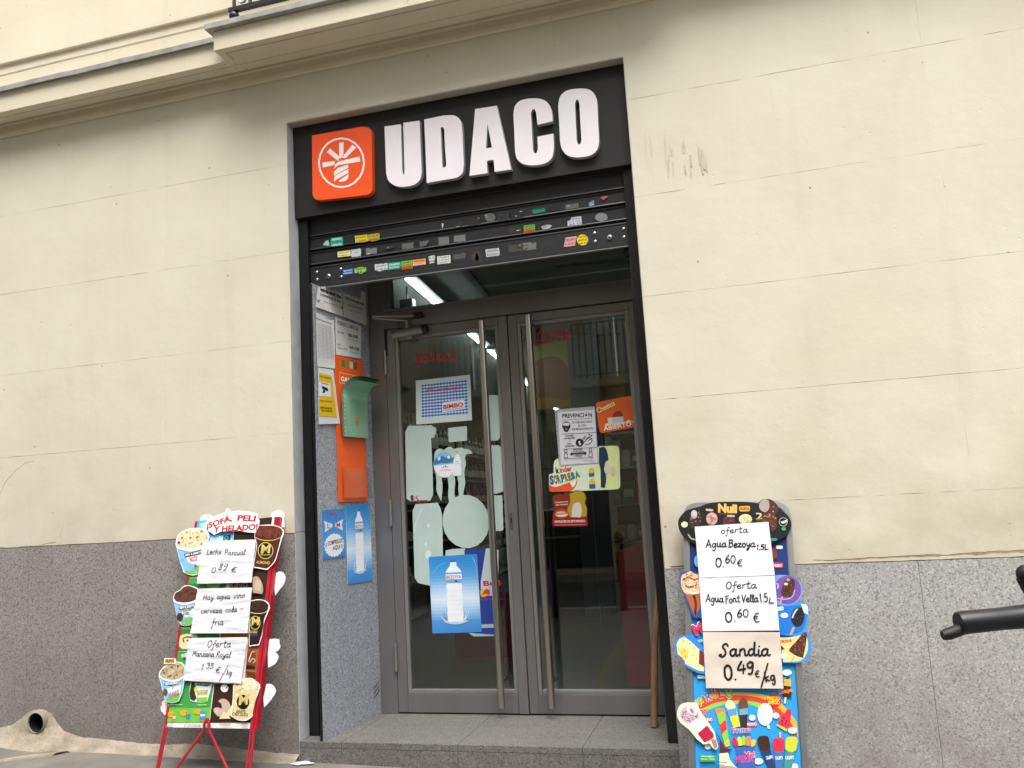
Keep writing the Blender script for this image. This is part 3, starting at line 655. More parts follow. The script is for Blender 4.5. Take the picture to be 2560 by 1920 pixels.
# ================================================================== SIGN
MF = FY(.06, .95, 1.9)
sign = thing('shop_sign', 'black shop sign over the door with white letters UDACO and orange tile', 'sign', M=FY(.06, .95, 1.635))
link('fascia_panel', MB().box(.004, 1.893, .06, .115, 1.637, 2.174), 'black', sign, bevel=.002)
def onplane(mb, y):                                                 # local (x, z, out) -> world
    mb.v = [(a, y - c_, b) for a, b, c_ in mb.v]; return mb
def letter(name, outer, hole=None, d=.032):
    m = MB(); m.prism(spline(outer, 5), 0, d - .004, holes=[spline(hole, 5)] if hole else None); onplane(m, .0595)
    o = link(name, m, 'white_side', sign)
    f = MB(); f.prism(spline(outer, 5), d - .004, d, holes=[spline(hole, 5)] if hole else None); onplane(f, .0595)
    link('letter_face', f, 'white_face', o, world=True)
letter('letter', [(.5807,2.0641,1),(.6767,2.0598,1),(.6749,1.9251,1),(.6743,1.7951,1),(.6773,1.7749),(.682,1.7722),(.6872,1.7798,1),(.6894,1.9225,1),(.6915,2.0646,1),(.7852,2.0595,1),(.785,1.9056,1),(.7846,1.77,1),(.7742,1.7298),(.7378,1.706),(.6753,1.705),(.6276,1.7203),(.592,1.7533),(.5802,1.7996,1)])
letter('letter', [(.8131,2.061,1),(.9258,2.0634,1),(.9847,2.0514),(1.0168,2.0191),(1.0248,1.9747,1),(1.0237,1.8635,1),(1.0226,1.7714,1),(1.0128,1.7252),(.9802,1.7049,1),(.8111,1.7042,1),(.8126,1.882,1)], [(.9037,1.9989,1),(.9179,1.9981),(.9238,1.9839,1),(.9235,1.8812,1),(.9257,1.7925,1),(.9211,1.7757),(.9032,1.775,1),(.9029,1.8848,1)])
letter('letter', [(1.1021,2.0656,1),(1.2216,2.0613,1),(1.2793,1.7004,1),(1.1893,1.7029,1),(1.1877,1.7696,1),(1.1504,1.7696,1),(1.1502,1.7022,1),(1.0514,1.7041,1)], [(1.1653,1.9719,1),(1.1496,1.8375,1),(1.1824,1.8372,1)])
letter('letter', [(1.3087,1.9958,1),(1.3194,2.0397),(1.3534,2.0654),(1.4161,2.0642),(1.4719,2.0461),(1.5047,2.0069),(1.5147,1.9569,1),(1.5132,1.9209,1),(1.4326,1.9169,1),(1.4308,1.9727,1),(1.4254,1.9993),(1.4124,2.0054),(1.4024,1.9872,1),(1.4014,1.8872,1),(1.4005,1.7878,1),(1.4081,1.7667),(1.4206,1.769),(1.4273,1.7921,1),(1.4285,1.8524,1),(1.5131,1.8533,1),(1.5107,1.7774,1),(1.4968,1.7261),(1.4568,1.7026),(1.3952,1.7033),(1.3431,1.7203),(1.313,1.7534),(1.3056,1.7955,1),(1.3077,1.9043,1)])
letter('letter', [(1.548,1.9959,1),(1.5628,2.0475),(1.6012,2.0717),(1.6602,2.07),(1.7135,2.054),(1.7426,2.0168),(1.7499,1.975,1),(1.7464,1.8685,1),(1.7445,1.7714,1),(1.7312,1.7296),(1.6955,1.705),(1.6305,1.7056),(1.5801,1.7241),(1.5524,1.7629),(1.545,1.8071,1),(1.5472,1.9056,1)], [(1.6358,1.9925,1),(1.644,2.0117),(1.6542,2.0079),(1.6585,1.9836,1),(1.6568,1.8852,1),(1.6554,1.7909,1),(1.6473,1.7737),(1.6355,1.7775),(1.6311,1.8006,1),(1.633,1.8896,1)])
tile = MB(); tile.prism(spline([(.1413,2.091,1),(.4443,2.0873,1),(.4839,2.0762),(.502,2.0536),(.5039,2.0224,1),(.4971,1.733,1),(.4912,1.7057),(.465,1.692,1),(.1844,1.707,1),(.151,1.719),(.1364,1.7483,1)], 4), 0, .034); onplane(tile, .0595)
to = link('logo_tile', tile, 'orange', sign)
em = Pr(z=.0345, step=.0002)
ring = [(.4588,1.8762),(.4504,1.8328),(.4292,1.796),(.3971,1.7693),(.3574,1.7552),(.3136,1.7552),(.27,1.7694),(.2309,1.7965),(.2002,1.834),(.1809,1.8782),(.1751,1.9248),(.1834,1.969),(.2051,2.0065),(.2379,2.0335),(.2785,2.0472),(.3228,2.0465),(.3665,2.0314),(.4051,2.0036),(.4351,1.9659),(.4535,1.922)]; ri = [(.4479,1.878),(.4401,1.8378),(.4206,1.8036),(.391,1.7788),(.3543,1.7657),(.3139,1.7657),(.2738,1.7788),(.2377,1.804),(.2094,1.8387),(.1916,1.8797),(.1863,1.9228),(.194,1.9639),(.214,1.9986),(.2442,2.0237),(.2816,2.0365),(.3225,2.0358),(.3627,2.0219),(.3984,1.9962),(.426,1.9613),(.4431,1.9206)]
for i in range(len(ring)): em._put([ring[i], ring[(i + 1) % len(ring)], ri[(i + 1) % len(ring)], ri[i]], [(3, 2, 1, 0)], 'f3ece8')
for q in ([(.3077,2.0191),(.3351,2.0171),(.3318,1.9471),(.3191,1.9281),(.3048,1.9247)], [(.23,1.9784),(.2519,1.995),(.3053,1.9401),(.2993,1.9122)], [(.3878,1.9932),(.4102,1.9719),(.3452,1.9235),(.3211,1.9277)], [(.2017,1.9212),(.2791,1.9166),(.2744,1.8942),(.2029,1.8919)],
          [(.4283,1.9168),(.4323,1.8874),(.3592,1.8884),(.2986,1.8891),(.2748,1.8739),(.2796,1.8982),(.3023,1.9097),(.3479,1.9134)], [(.357,1.883),(.3594,1.8634),(.29,1.8415),(.2723,1.8262),(.2711,1.8533),(.2961,1.8742)], [(.3591,1.8558),(.3594,1.8347),(.2891,1.81),(.2715,1.7975),(.2712,1.8225),(.2951,1.8407)], [(.3592,1.8271),(.3575,1.8063),(.3419,1.7917),(.3117,1.79),(.2957,1.7974),(.3245,1.8118)]): em.poly(q, 'f3ece8')
link('emblem', onplane(em, .0595), 'print', to)

# ================================================================== ROLLER SHUTTER
sh = thing('roller_shutter', 'black rolled up shutter with many torn stickers below the shop sign', 'shutter', M=FY(.12, .95, 1.24))
link('guide_rail', MB().box(.002, .060, .095, .205, -1.19, 1.636), 'blackpaint', sh, bevel=.004)
link('guide_rail', MB().box(.0605, .1215, .150, .204, -1.135, 1.636), 'blackpaint', sh, bevel=.003)
link('guide_lip', MB().box(.118, .1318, -.001, .0035, -1.134, 1.232), 'blackpaint', sh, bevel=.001)
link('guide_rail', MB().box(1.842, 1.897, .095, .205, -1.215, 1.636), 'blackpaint', sh, bevel=.004)
link('guide_rail', MB().box(1.81, 1.8415, .150, .204, 1.2, 1.636), 'blackpaint', sh, bevel=.003)
link('shutter_box', MB().box(.0605, 1.8415, .14, .55, 1.63, 1.75), 'black', sh)
for z0, z1 in ((1.540, 1.634), (1.462, 1.530), (1.375, 1.446)):
    pr_ = [(.145, z0 - .004), (.128, z0 - .001), (.118, z0 + .004), (.120, z0 + .010), (.126, z0 + .012), (.124, z1 - .004), (.118, z1 - .001), (.117, z1 + .004), (.124, z1 + .007), (.145, z1 + .007)]
    sweep('slat', pr_, .0615, 1.8405, 'shutter', sh, seg=3)
sweep('bottom_bar', [(.145, 1.240), (.116, 1.240), (.115, 1.243), (.115, 1.262), (.119, 1.264), (.119, 1.352), (.115, 1.356), (.116, 1.362), (.145, 1.362)], .0615, 1.8405, 'shutter', sh, seg=3)
sweep('edge_strip', [(.14, 1.234), (.112, 1.234), (.112, 1.2395), (.14, 1.2395)], .0615, 1.8405, 'alu', sh, seg=3)
def bolt(x, z, r, name='rivet'):
    m = MB().lathe([(r, 0), (r * .95, r * .35), (r * .6, r * .6), (.0005, r * .7)], 14); onplane(m, .1185)
    m.v = [(a + x, b, c_ + z) for a, b, c_ in m.v]; return link(name, m, 'alu', sh, smooth=True)
for q in ((.0997,1.3308), (.1006,1.2885), (.2484,1.3292), (.2501,1.2853), (1.6728,1.3279), (1.673,1.2839), (1.8217,1.3288), (1.8209,1.2854)):
    bolt(q[0], q[1], .0085)
for q in ((.1729,1.2982), (1.7481,1.295)):
    o = bolt(q[0], q[1], .0135, 'lock'); k = MB().lathe([(.005, 0), (.005, .002)], 10); onplane(k, .109); k.v = [(a + q[0], b, c_ + q[1]) for a, b, c_ in k.v]; link('keyhole', k, 'blackpaint', o)
stz = [0]
def sticker(pts, c, lines=(), torn=.0012, c2=None, seed=0):
    stz[0] += 1; p_ = Pr(z=.0004, step=.0001)
    b = blob(pts, torn, .007, stz[0]) if torn else pts
    p_.poly(b, c)
    xs = [q[0] for q in pts]; zs = [q[1] for q in pts]; x0, x1, z0, z1 = min(xs), max(xs), min(zs), max(zs)
    if c2: p_.poly([(x0 + .002, z0 + .001), (x1 - .002, z0 + .001), (x1 - .002, z0 + (z1 - z0) * .36), (x0 + .002, z0 + (z1 - z0) * .36)], c2)
    for k, ln in enumerate(lines):
        s_, col = ln; h = (z1 - z0) / (len(lines) + 1) * .72; zz = z1 - (z1 - z0) * (k + .95) / (len(lines) + .3)
        if s_: p_.text(s_, (x0 + (x1 - x0) * .1, zz), (x1 - (x1 - x0) * .1, zz), h, col, 1)
    if not lines:
        rr = random.Random(stz[0] + 50)
        for k in range(rr.randint(3, 6)):
            a = (rr.uniform(x0, x1), rr.uniform(z0, z1)); L = rr.uniform(.005, .02)
            if a[0] + L < x1 - .002 and z0 + .004 < a[1] < z1 - .004: p_.stroke([a, (a[0] + L, a[1] + rr.uniform(-.004, .004)), (a[0] + L * 1.2, a[1] + rr.uniform(-.003, .003))], rr.uniform(.0012, .003), rr.choice(['17181b', '2a2b2e', 'd8d8d8']))
    return link('sticker', onplane(p_, .1188), 'paper', sh)
K = '22252a'
sticker([(.1412,1.4828),(.1594,1.5044),(.177,1.5067),(.1832,1.4721),(.1586,1.4784)], '9fb6b8'); sticker([(.1907,1.5163),(.2654,1.5122),(.2659,1.4623),(.1902,1.4662)], '2fa58e', [('CERRAJEROS', 'e8f4ee'), ('24 HORAS', K), ('URGENTES', 'e8f4ee')], 0)
sticker([(.3385,1.5074),(.414,1.504),(.4155,1.4629),(.3402,1.4679)], 'd9c52c', [('PERSIANAS', K), ('Y CIERRES', K)]); sticker([(.416,1.5037),(.4869,1.502),(.4875,1.4649),(.4475,1.4602),(.4178,1.4692)], 'b3a12a', [('91 531 85', K), ('CERRAJERO', K)])
sticker([(.2672,1.5033),(.3332,1.5005),(.3352,1.4696),(.2682,1.4696)], '24282a'); sticker([(.8515,1.5026),(.8638,1.5007),(.8578,1.4765),(.853,1.4754)], 'b9bcbb', [('', K)], 0)
sticker([(.9727,1.4826),(.9707,1.4766),(.9656,1.4717),(.958,1.4684),(.9484,1.4669),(.938,1.4675),(.9276,1.47),(.9183,1.4743),(.9111,1.4798),(.9066,1.4862),(.9052,1.4927),(.9072,1.4987),(.9123,1.5036),(.92,1.507),(.9296,1.5084),(.94,1.5079),(.9504,1.5053),(.9596,1.501),(.9669,1.4954),(.9713,1.4891)], '2d2e2f'); sticker([(.9996,1.5127),(1.0711,1.5056),(1.0706,1.4625),(.999,1.4667)], '2e2d2c'); sticker([(1.1544,1.4893),(1.1525,1.4819),(1.148,1.4757),(1.1412,1.4713),(1.1329,1.469),(1.1237,1.4692),(1.1148,1.4718),(1.1068,1.4765),(1.1006,1.4829),(1.0968,1.4903),(1.0958,1.4982),(1.0976,1.5055),(1.1022,1.5118),(1.109,1.5162),(1.1174,1.5184),(1.1265,1.5183),(1.1355,1.5157),(1.1434,1.5109),(1.1496,1.5045),(1.1534,1.4971)], '5d605f')
sticker([(1.1683,1.5073),(1.2276,1.5037),(1.2271,1.4646),(1.1678,1.4672)], '33363a'); sticker([(1.2343,1.509),(1.3067,1.5061),(1.3078,1.4642),(1.2373,1.4676)], '25282b'); sticker([(1.3569,1.5019),(1.423,1.499),(1.4253,1.4797),(1.3573,1.4784)], '1f7f68')
sticker([(1.4349,1.5052),(1.5013,1.503),(1.5011,1.4743),(1.4358,1.4781)], '26292c'); sticker([(1.532,1.5018),(1.6019,1.4998),(1.6019,1.4748),(1.5319,1.4749)], '5f6061'); sticker([(1.6536,1.4935),(1.681,1.5025),(1.6826,1.4756),(1.658,1.4705)], '6a93a0'); sticker([(1.7152,1.5104),(1.7457,1.5162),(1.7579,1.508),(1.7312,1.4946)], 'b05a5a', [('', K)])
sticker([(.2312,1.4317),(.3095,1.4294),(.3095,1.397),(.2312,1.3992)], 'ded591', [('REPARACIONES', K), ('91 468 22 10', K)], 0); sticker([(.3137,1.4316),(.3732,1.429),(.3737,1.3862),(.3143,1.3896)], 'b8bdc6', torn=.0022); sticker([(.4032,1.4267),(.469,1.4221),(.4687,1.3891),(.403,1.3916)], '74777a', torn=.002)
sticker([(.5106,1.421),(.5746,1.4185),(.5564,1.4051),(.5169,1.4041)], '35383a'); sticker([(.6169,1.4219),(.6842,1.4217),(.6855,1.387),(.6176,1.39)], '5f625f', [('', K)], .0018); sticker([(.7189,1.4195),(.7738,1.4182),(.7583,1.3953),(.7242,1.3862)], '5c605e', [('', K)], .002)
sticker([(.8288,1.427),(.8886,1.4257),(.8892,1.3813),(.8295,1.3833)], '666a68', [('', K)], .0014); sticker([(.9187,1.4232),(.9826,1.4213),(.9825,1.3846),(.9151,1.3887)], '6d706e', [('', K)], .0014)
sticker([(1.2228,1.4226),(1.2952,1.4209),(1.2948,1.3849),(1.2226,1.3882)], '3d3430'); sticker([(1.3044,1.4231),(1.3644,1.4214),(1.3638,1.3828),(1.3037,1.3835)], '6bab34', [('CERRAJERO', K), ('URGENTE', K), ('', K)], 0, 'b8361f')
sticker([(1.3954,1.4033),(1.4244,1.4107),(1.4567,1.4032),(1.4406,1.3877),(1.405,1.3866)], '9aa2a6'); sticker([(1.5374,1.4134),(1.555,1.4143),(1.5577,1.4281),(1.6116,1.4271),(1.6104,1.3847),(1.5374,1.3867)], 'bcc2cb', [('91 847 88 98', K), ('LLAVES', '6f7788'), ('24 H', K)]); sticker([(1.7458,1.4014),(1.7437,1.3947),(1.7387,1.389),(1.7312,1.3851),(1.722,1.3832),(1.712,1.3836),(1.7021,1.3862),(1.6933,1.3908),(1.6866,1.3969),(1.6824,1.4039),(1.6814,1.4112),(1.6835,1.418),(1.6885,1.4236),(1.696,1.4275),(1.7052,1.4294),(1.7153,1.429),(1.7252,1.4263),(1.7339,1.4217),(1.7406,1.4156),(1.7447,1.4086)], '7b7d80', [('', K)])
sticker([(.2574,1.3251),(.3232,1.3239),(.3242,1.2935),(.2586,1.2965)], '1f50a8', [('SERVICIO', 'cfdcf4'), ('PERSIANAS', 'cfdcf4')], .0008); sticker([(.3301,1.3201),(.3676,1.3265),(.4003,1.3183),(.4016,1.2993),(.3712,1.2873),(.3314,1.2973)], '8fb84e', [('CERRAJERIA', K), ('JL', K)], .0006)
sticker([(.4525,1.3282),(.5286,1.3264),(.5292,1.2917),(.4807,1.286),(.4533,1.2971)], 'c4c7c9', [('CERRAJEROS', K), ('91 543 52', K)], .0018); sticker([(.5315,1.3251),(.605,1.3235),(.6054,1.2862),(.532,1.2867)], '35a087', [('CERRAJEROS', 'e8f4ee'), ('SEGURIDAD', 'e8f4ee')], .0012, '1e7d68')
sticker([(.6099,1.3247),(.673,1.3226),(.673,1.2772),(.6109,1.2789)], '7ab53f', [('CERRAJERO', K), ('24 HORAS', K), ('', K)], 0, 'c23423'); sticker([(.675,1.3233),(.7511,1.3221),(.7515,1.2897),(.6765,1.2906)], 'e79a33', [('PERSIANAS', K), ('91 539 80 95', 'c43a54')], .0004, 'e8b7be')
sticker([(.7677,1.3291),(.7985,1.3332),(.8058,1.3266),(.7995,1.2925),(.7726,1.2896)], 'c3c6c2', [('91 53', K), ('85 85', K)]); sticker([(.8162,1.3233),(.892,1.3221),(.8926,1.278),(.8179,1.2798)], 'cfd0cd', [('CERRAJEROS', K), ('91 277 98 40', K), ('PRESUPUESTO', '77797b')], .0003)
sticker([(.907,1.3218),(.9775,1.323),(.9778,1.2938),(.9075,1.2934)], '4f5254'); p_ = sticker([(1.0667,1.2906),(1.0649,1.2819),(1.0604,1.2744),(1.0538,1.2689),(1.0456,1.2659),(1.0367,1.2657),(1.028,1.2683),(1.0203,1.2735),(1.0143,1.2808),(1.0106,1.2894),(1.0097,1.2985),(1.0116,1.3072),(1.0161,1.3147),(1.0228,1.3203),(1.0309,1.3233),(1.0398,1.3235),(1.0486,1.3208),(1.0563,1.3156),(1.0622,1.3083),(1.0658,1.2997)], '47403b'); sticker([(1.0261,1.2753),(1.0396,1.3189),(1.0525,1.2835),(1.0423,1.2668)], 'a9c2bd', [('', K)], .0005)
sticker([(1.0889,1.3239),(1.165,1.3222),(1.1653,1.2806),(1.0912,1.2827)], 'b4b7ba', [('CERRAJERIA', '56595e'), ('RUZAFA', '56595e')], .0012); sticker([(1.2172,1.3275),(1.2894,1.3262),(1.2889,1.2886),(1.2169,1.2924)], '4a4541'); sticker([(1.2942,1.331),(1.3654,1.3244),(1.364,1.2871),(1.2961,1.2894)], '6d6e6c', torn=.0022)
sticker([(1.3921,1.3232),(1.4539,1.3206),(1.4561,1.2874),(1.394,1.2846)], '34373a'); sticker([(1.521,1.3269),(1.5803,1.3263),(1.5682,1.2778),(1.5091,1.2791)], 'd69aa2', [('CERRAJEROS', K), ('91 429 50 95', 'a3263c')], 0); sticker([(1.6379,1.2977),(1.6359,1.2891),(1.6312,1.2817),(1.6243,1.2762),(1.616,1.2733),(1.6069,1.2732),(1.598,1.2759),(1.5901,1.2811),(1.5841,1.2884),(1.5805,1.297),(1.5797,1.3061),(1.5818,1.3148),(1.5865,1.3223),(1.5934,1.3277),(1.6018,1.3306),(1.6109,1.3307),(1.6198,1.328),(1.6276,1.3227),(1.6336,1.3154),(1.6372,1.3068)], 'd9c51e', [('CERRAJERO', '9c3b12'), ('644 244 013', K), ('24 H', '9c3b12')], 0)

# ================================================================== DOOR FRAME, FANLIGHT
ZT0, ZT1 = 1.058, 1.183
fr = thing('door_frame', 'bronze aluminium door frame with fanlight around the two glass doors', 'door frame', (1, .55, -1.136))
link('side_post', MB().box(.202, .302, .552, .612, -1.135, 1.70), 'bronze', fr, bevel=.002)
link('side_post', MB().box(1.79, 1.881, .552, .612, -1.135, 1.70), 'bronze', fr, bevel=.002)
link('transom_rail', MB().box(.3025, 1.7895, .552, .612, ZT0 + .006, ZT1 - .012), 'bronze', fr, bevel=.002)
link('glazing_bead', MB().box(.3025, 1.7895, .556, .60, ZT1 - .0115, ZT1), 'bronze_dk', fr, bevel=.001)
link('glazing_bead', MB().box(.3025, .349, .554, .60, ZT1 + .0005, 1.70), 'bronze', fr, bevel=.001)
link('top_rail', MB().box(.3495, 1.7895, .552, .61, 1.62, 1.70), 'bronze', fr)
link('fanlight_pane', MB().box(.3495, 1.7895, .570, .576, ZT1 + .0005, 1.6195), 'glass_top', fr)

# ================================================================== DOOR LEAVES
def leaf(label, x0, x1, gx0, gx1, hinge_x):
    t = thing('glass_door', label, 'door', (hinge_x, .57, -1.136))
    z0, z1, g0, g1 = -1.128, 1.056, -1.005, .987
    b = .022
    for (a, c_, e, f) in ((x0, gx0 - b, z0, z1), (gx1 + b, x1, z0, z1)):
        link('stile', MB().box(a, c_, .55, .60, e, f), 'bronze', t, bevel=.0025)
    for (e, f) in ((z0, g0 - b), (g1 + b, z1)):
        link('rail', MB().box(gx0 - b + .0004, gx1 + b - .0004, .5502, .6, e, f), 'bronze', t, bevel=.0025)
    m = MB()
    for (a, c_, e, f) in ((gx0 - b + .0005, gx0, g0 - b + .0005, g1 + b - .0005), (gx1, gx1 + b - .0005, g0 - b + .0005, g1 + b - .0005)):
        link('glazing_bead', MB().box(a, c_, .555, .595, e, f), 'bronze_dk', t, bevel=.003)
    for (e, f) in ((g0 - b + .0005, g0), (g1, g1 + b - .0005)):
        link('glazing_bead', MB().box(gx0 + .0005, gx1 - .0005, .555, .595, e, f), 'bronze_dk', t, bevel=.003)
    link('glass_pane', MB().box(gx0 + .0003, gx1 - .0003, .571, .577, g0 + .0003, g1 - .0003), 'glass', t)
    link('threshold_brush', MB().box(x0 + .002, x1 - .002, .566, .58, -1.1355, z0 - .0005), 'rubber', t)
    return t
dl = leaf('left glass door with frosted can stickers and the blue water bottle poster', .305, 1.063, .385, .985, .305)
dr = leaf('right glass door with prevention notice and snack stickers beside the leaning pole', 1.067, 1.7885, 1.140, 1.738, 1.7885)
link('meeting_strip', MB().box(1.010, 1.0627, .541, .5495, -1.128, 1.056), 'bronze', dl, bevel=.002)
for t, x in ((dl, .937), (dr, 1.212)):
    h = link('pull_handle', MB().tube([(x, .462, -1.075), (x, .462, 1.024)], .0195, 20), 'steel', t, smooth=True)
    for z in (-.95, .985): link('handle_bracket', MB().tube([(x, .475, z), (x, .549, z)], .010, 10), 'steel', h, smooth=True)
for z in (.86, -.0 - .02, -.83):
    link('hinge', MB().tube([(.303, .541, z - .075), (.303, .541, z + .0)], .010, 12).tube([(.303, .541, z + .002), (.303, .541, z + .075)], .0098, 12), 'closer', dl, smooth=True)
link('corner_guard', MB().box(.306, .316, .538, .5495, .90, 1.06), 'rubber', dl)
lk = MB(); lk.prism(rounded([(1.018, -.145), (1.034, -.145), (1.034, -.055), (1.018, -.055)], .008), 0, .004); onplane(lk, .5408)
lo = link('lock_plate', lk, 'steel', dl); ky = MB(); ky.prism(rounded([(1.0225, -.115), (1.0295, -.115), (1.0295, -.085), (1.0225, -.085)], .003), 0, .002); link('keyhole', onplane(ky, .5366), 'rubber', lo)
# door closer: body on the leaf, folding arm to the transom
cb = link('closer_body', MB().tube([(.372, .520, 1.014), (.56, .520, 1.028)], .028, 16), 'closer', dl, smooth=True)
link('closer_cap', MB().tube([(.5605, .520, 1.028), (.585, .520, 1.030)], [.028, .024], 16), 'rubber2', cb, smooth=True)
link('closer_bracket', MB().box(.44, .49, .515, .5495, .980, 1.052), 'closer', dl)
link('closer_spindle', MB().tube([(.462, .515, 1.045), (.462, .515, 1.092)], .010, 12), 'closer', cb, smooth=True)
link('closer_arm', MB().tube([(.462, .512, 1.090), (.292, .41, 1.107)], .008, 8), 'closer', dl, smooth=True)
link('closer_arm', MB().tube([(.292, .41, 1.116), (.515, .535, 1.118)], .009, 8), 'closer', dl, smooth=True)
link('arm_shoe', MB().box(.495, .555, .520, .5515, 1.105, 1.135), 'rubber2', fr, bevel=.004)

# ---- decals on the left leaf (stuck on the glass)
YG = .5700
def decal(name, fn, parent=dl, mat='print', z=.0002, label=None, y=YG):
    p_ = Pr(z=z); fn(p_); o = link(name, onplane(p_, y), mat, parent)
    if label: o['label'] = label
    return o
FC = 'b0c4bf'
decal('window_film', lambda p: p.poly(spline([(.4027,.4403,1),(.4223,.4764,1),(.4942,.4717,1),(.5698,.4686,1),(.5777,.4581),(.5941,.4499),(.5952,.4302),(.586,.4113),(.581,.3951),(.5623,.3965,1),(.5625,.223,1),(.5594,.0687,1),(.5391,.0333,1),(.4275,.0327,1),(.3937,.054,1),(.3971,.234,1)], 3), FC), label='frosted film shaped like a tall can, upper left of the door glass')
decal('window_film', lambda p: p.poly(rounded([(.6686,.444),(.784,.4465),(.7816,.3624),(.6687,.3612)], .008), FC))
decal('window_film', lambda p: p.poly(spline([(.5751,.2848,1),(.5831,.3135),(.6061,.3285),(.6281,.3236,1),(.6343,.314,1),(.6505,.3274),(.6752,.3351),(.6987,.3209,1),(.7209,.3243),(.7473,.3253,1),(.7642,.315,1),(.7923,.31),(.8115,.2856,1),(.7758,.2852,1),(.7639,.2675),(.7671,.2282),(.7553,.1859),(.7578,.1243),(.7479,.084),(.7398,.0539,1),(.7157,.0512,1),(.7137,.0983),(.7172,.1227),(.7105,.1641,1),(.6953,.1651,1),(.6971,.1321),(.6903,.0833),(.6904,.0424,1),(.6844,.0367,1),(.6549,.015,1),(.6506,.0611),(.6556,.11),(.6524,.1596,1),(.6159,.1619,1),(.6187,.1122),(.6133,.0632),(.6071,.0258,1),(.5951,.0519),(.5814,.0897),(.5833,.1474),(.5813,.1806,1),(.5775,.214)], 3), FC), label='frosted film with three ragged drips')
decal('window_film', lambda p: p.poly([(.8889,-.0825),(.8864,-.1289),(.8707,-.1717),(.8433,-.2071),(.8069,-.2315),(.7648,-.2425),(.721,-.2391),(.68,-.2215),(.6455,-.1913),(.6213,-.1513),(.6096,-.1054),(.6118,-.0583),(.6276,-.0146),(.6556,.0213),(.6929,.0457),(.7357,.0563),(.7797,.0522),(.8206,.0337),(.8544,.0029),(.8779,-.0371)], FC), z=.0004, label='round frosted film disc')
decal('window_film', lambda p: (p.poly(spline([(.4479,.02,1),(.5882,.021,1),(.5896,.0076,1),(.5973,-.0024,1),(.6061,-.0344),(.6075,-.0678,1),(.606,-.1626,1),(.6023,-.2803,1),(.601,-.3505,1),(.521,-.4435,1),(.4438,-.4253,1),(.4246,-.3918,1),(.4266,-.2023,1),(.4283,-.0203,1),(.4365,-.0015,1)], 3), FC), p.stroke([(.4886,-.0043),(.46,-.0604),(.4402,-.1074),(.4354,-.1454)], .003, 'd5e2e0'), p.poly([(.5305,-.1069),(.5287,-.1135),(.5243,-.1175),(.5192,-.1172),(.5153,-.1129),(.514,-.1061),(.5159,-.0994),(.5202,-.0955),(.5253,-.0957),(.5293,-.1001)], 'cfdfdc'), p.poly([(.5072,-.2104),(.5057,-.217),(.5024,-.221),(.4986,-.2209),(.4957,-.2166),(.4948,-.2099),(.4963,-.2033),(.4996,-.1993),(.5034,-.1994),(.5063,-.2037)], 'cfdfdc'), p.poly([(.5295,-.2722),(.5262,-.2792),(.5216,-.2851),(.5161,-.2892),(.5103,-.2912),(.5048,-.2909),(.5,-.2882),(.4965,-.2836),(.4946,-.2773),(.4944,-.2701),(.4961,-.2626),(.4994,-.2556),(.504,-.2498),(.5095,-.2456),(.5153,-.2437),(.5208,-.244),(.5256,-.2466),(.5291,-.2513),(.531,-.2576),(.5311,-.2648)], 'cfdfdc')), label='frosted film shaped like a drinks can, lower left')
decal('window_film', lambda p: p.poly(spline([(.9272,.6106,1),(.9735,.6083,1),(.983,.6011),(.984,.5832,1),(.9827,.4818,1),(.9795,.3685,1),(.962,.3497),(.9161,.3532,1),(.9203,.487,1)], 3), FC))
decal('window_film', lambda p: p.poly(spline([(.883,.3068,1),(.8993,.3276,1),(.9711,.3223,1),(.9813,.3092),(.9842,.2899,1),(.9866,.1948,1),(.9848,.063,1),(.9356,.0508,1),(.8866,.064,1),(.8822,.2018,1)], 3), FC))
decal('window_film', lambda p: p.poly(rounded([(.8885,.045),(.9726,.0402),(.9685,-.149),(.9583,-.156),(.8824,-.1544)], .004), FC))
decal('window_film', lambda p: p.poly(spline([(.6176,-.2808,1),(.6201,-.2499,1),(.6672,-.2434),(.7378,-.2434,1),(.7376,-.2854,1)], 3), FC))
def redbull(p):
    p.poly([(.7324,-.2506),(.8822,-.2455),(.9066,-.2502),(.9336,-.2605),(.9219,-.3614),(.9244,-.4896),(.9063,-.6344),(.8847,-.7226),(.7622,-.7228),(.7332,-.7115)], '28408f')
    p.poly([(.8603,-.2483),(.897,-.247),(.9336,-.2605),(.9165,-.5076),(.8184,-.5051),(.8195,-.4317)], 'b9c6cb'); p.poly([(.8119,-.66),(.8834,-.6594),(.8823,-.6792),(.8108,-.6799)], 'a7b4bd'); p.poly([(.7336,-.7043),(.885,-.7172),(.8827,-.7243),(.7622,-.7246)], '9fb0bd')
    p.text('Bull', (.8342,-.4523), (.9344,-.4515), .027, 'c4162c', 3)
    p.sp([(.8125,-.4866,1),(.8255,-.4668),(.8427,-.4764),(.8689,-.4835,1),(.8529,-.506),(.823,-.5125)], 'd8b23a'); p.sp([(.8194,-.5051,1),(.8398,-.4763),(.8569,-.4695),(.8718,-.4836),(.8667,-.5045,1),(.8436,-.4966)], 'c7402a'); p.text('ENERGY', (.8151,-.5307), (.8868,-.5305), .010, 'a03a4a', 1)
decal('window_film', redbull, mat='print', z=.0006, label='blue and silver drinks can print half hidden by the poster')
def person_print(p):
    p.sp([(.4192,.0578,1),(.4197,.0702),(.4311,.0728),(.4398,.067),(.4349,.0569),(.4411,.0441,1),(.4227,.0348,1)], '5a2a33'); p.stroke([(.4393,.0546),(.453,.06),(.4668,.0683)], .003, '3a3a44'); p.stroke([(.4552,.0599),(.4615,.0492),(.4678,.0405)], .005, '5a2a33'); p.sp([(.4182,.035,1),(.4499,.0403),(.4946,.0403),(.5346,.0368,1),(.5121,.0319),(.4807,.0295)], '8f2038')
decal('window_film', person_print, mat='print', z=.0005)
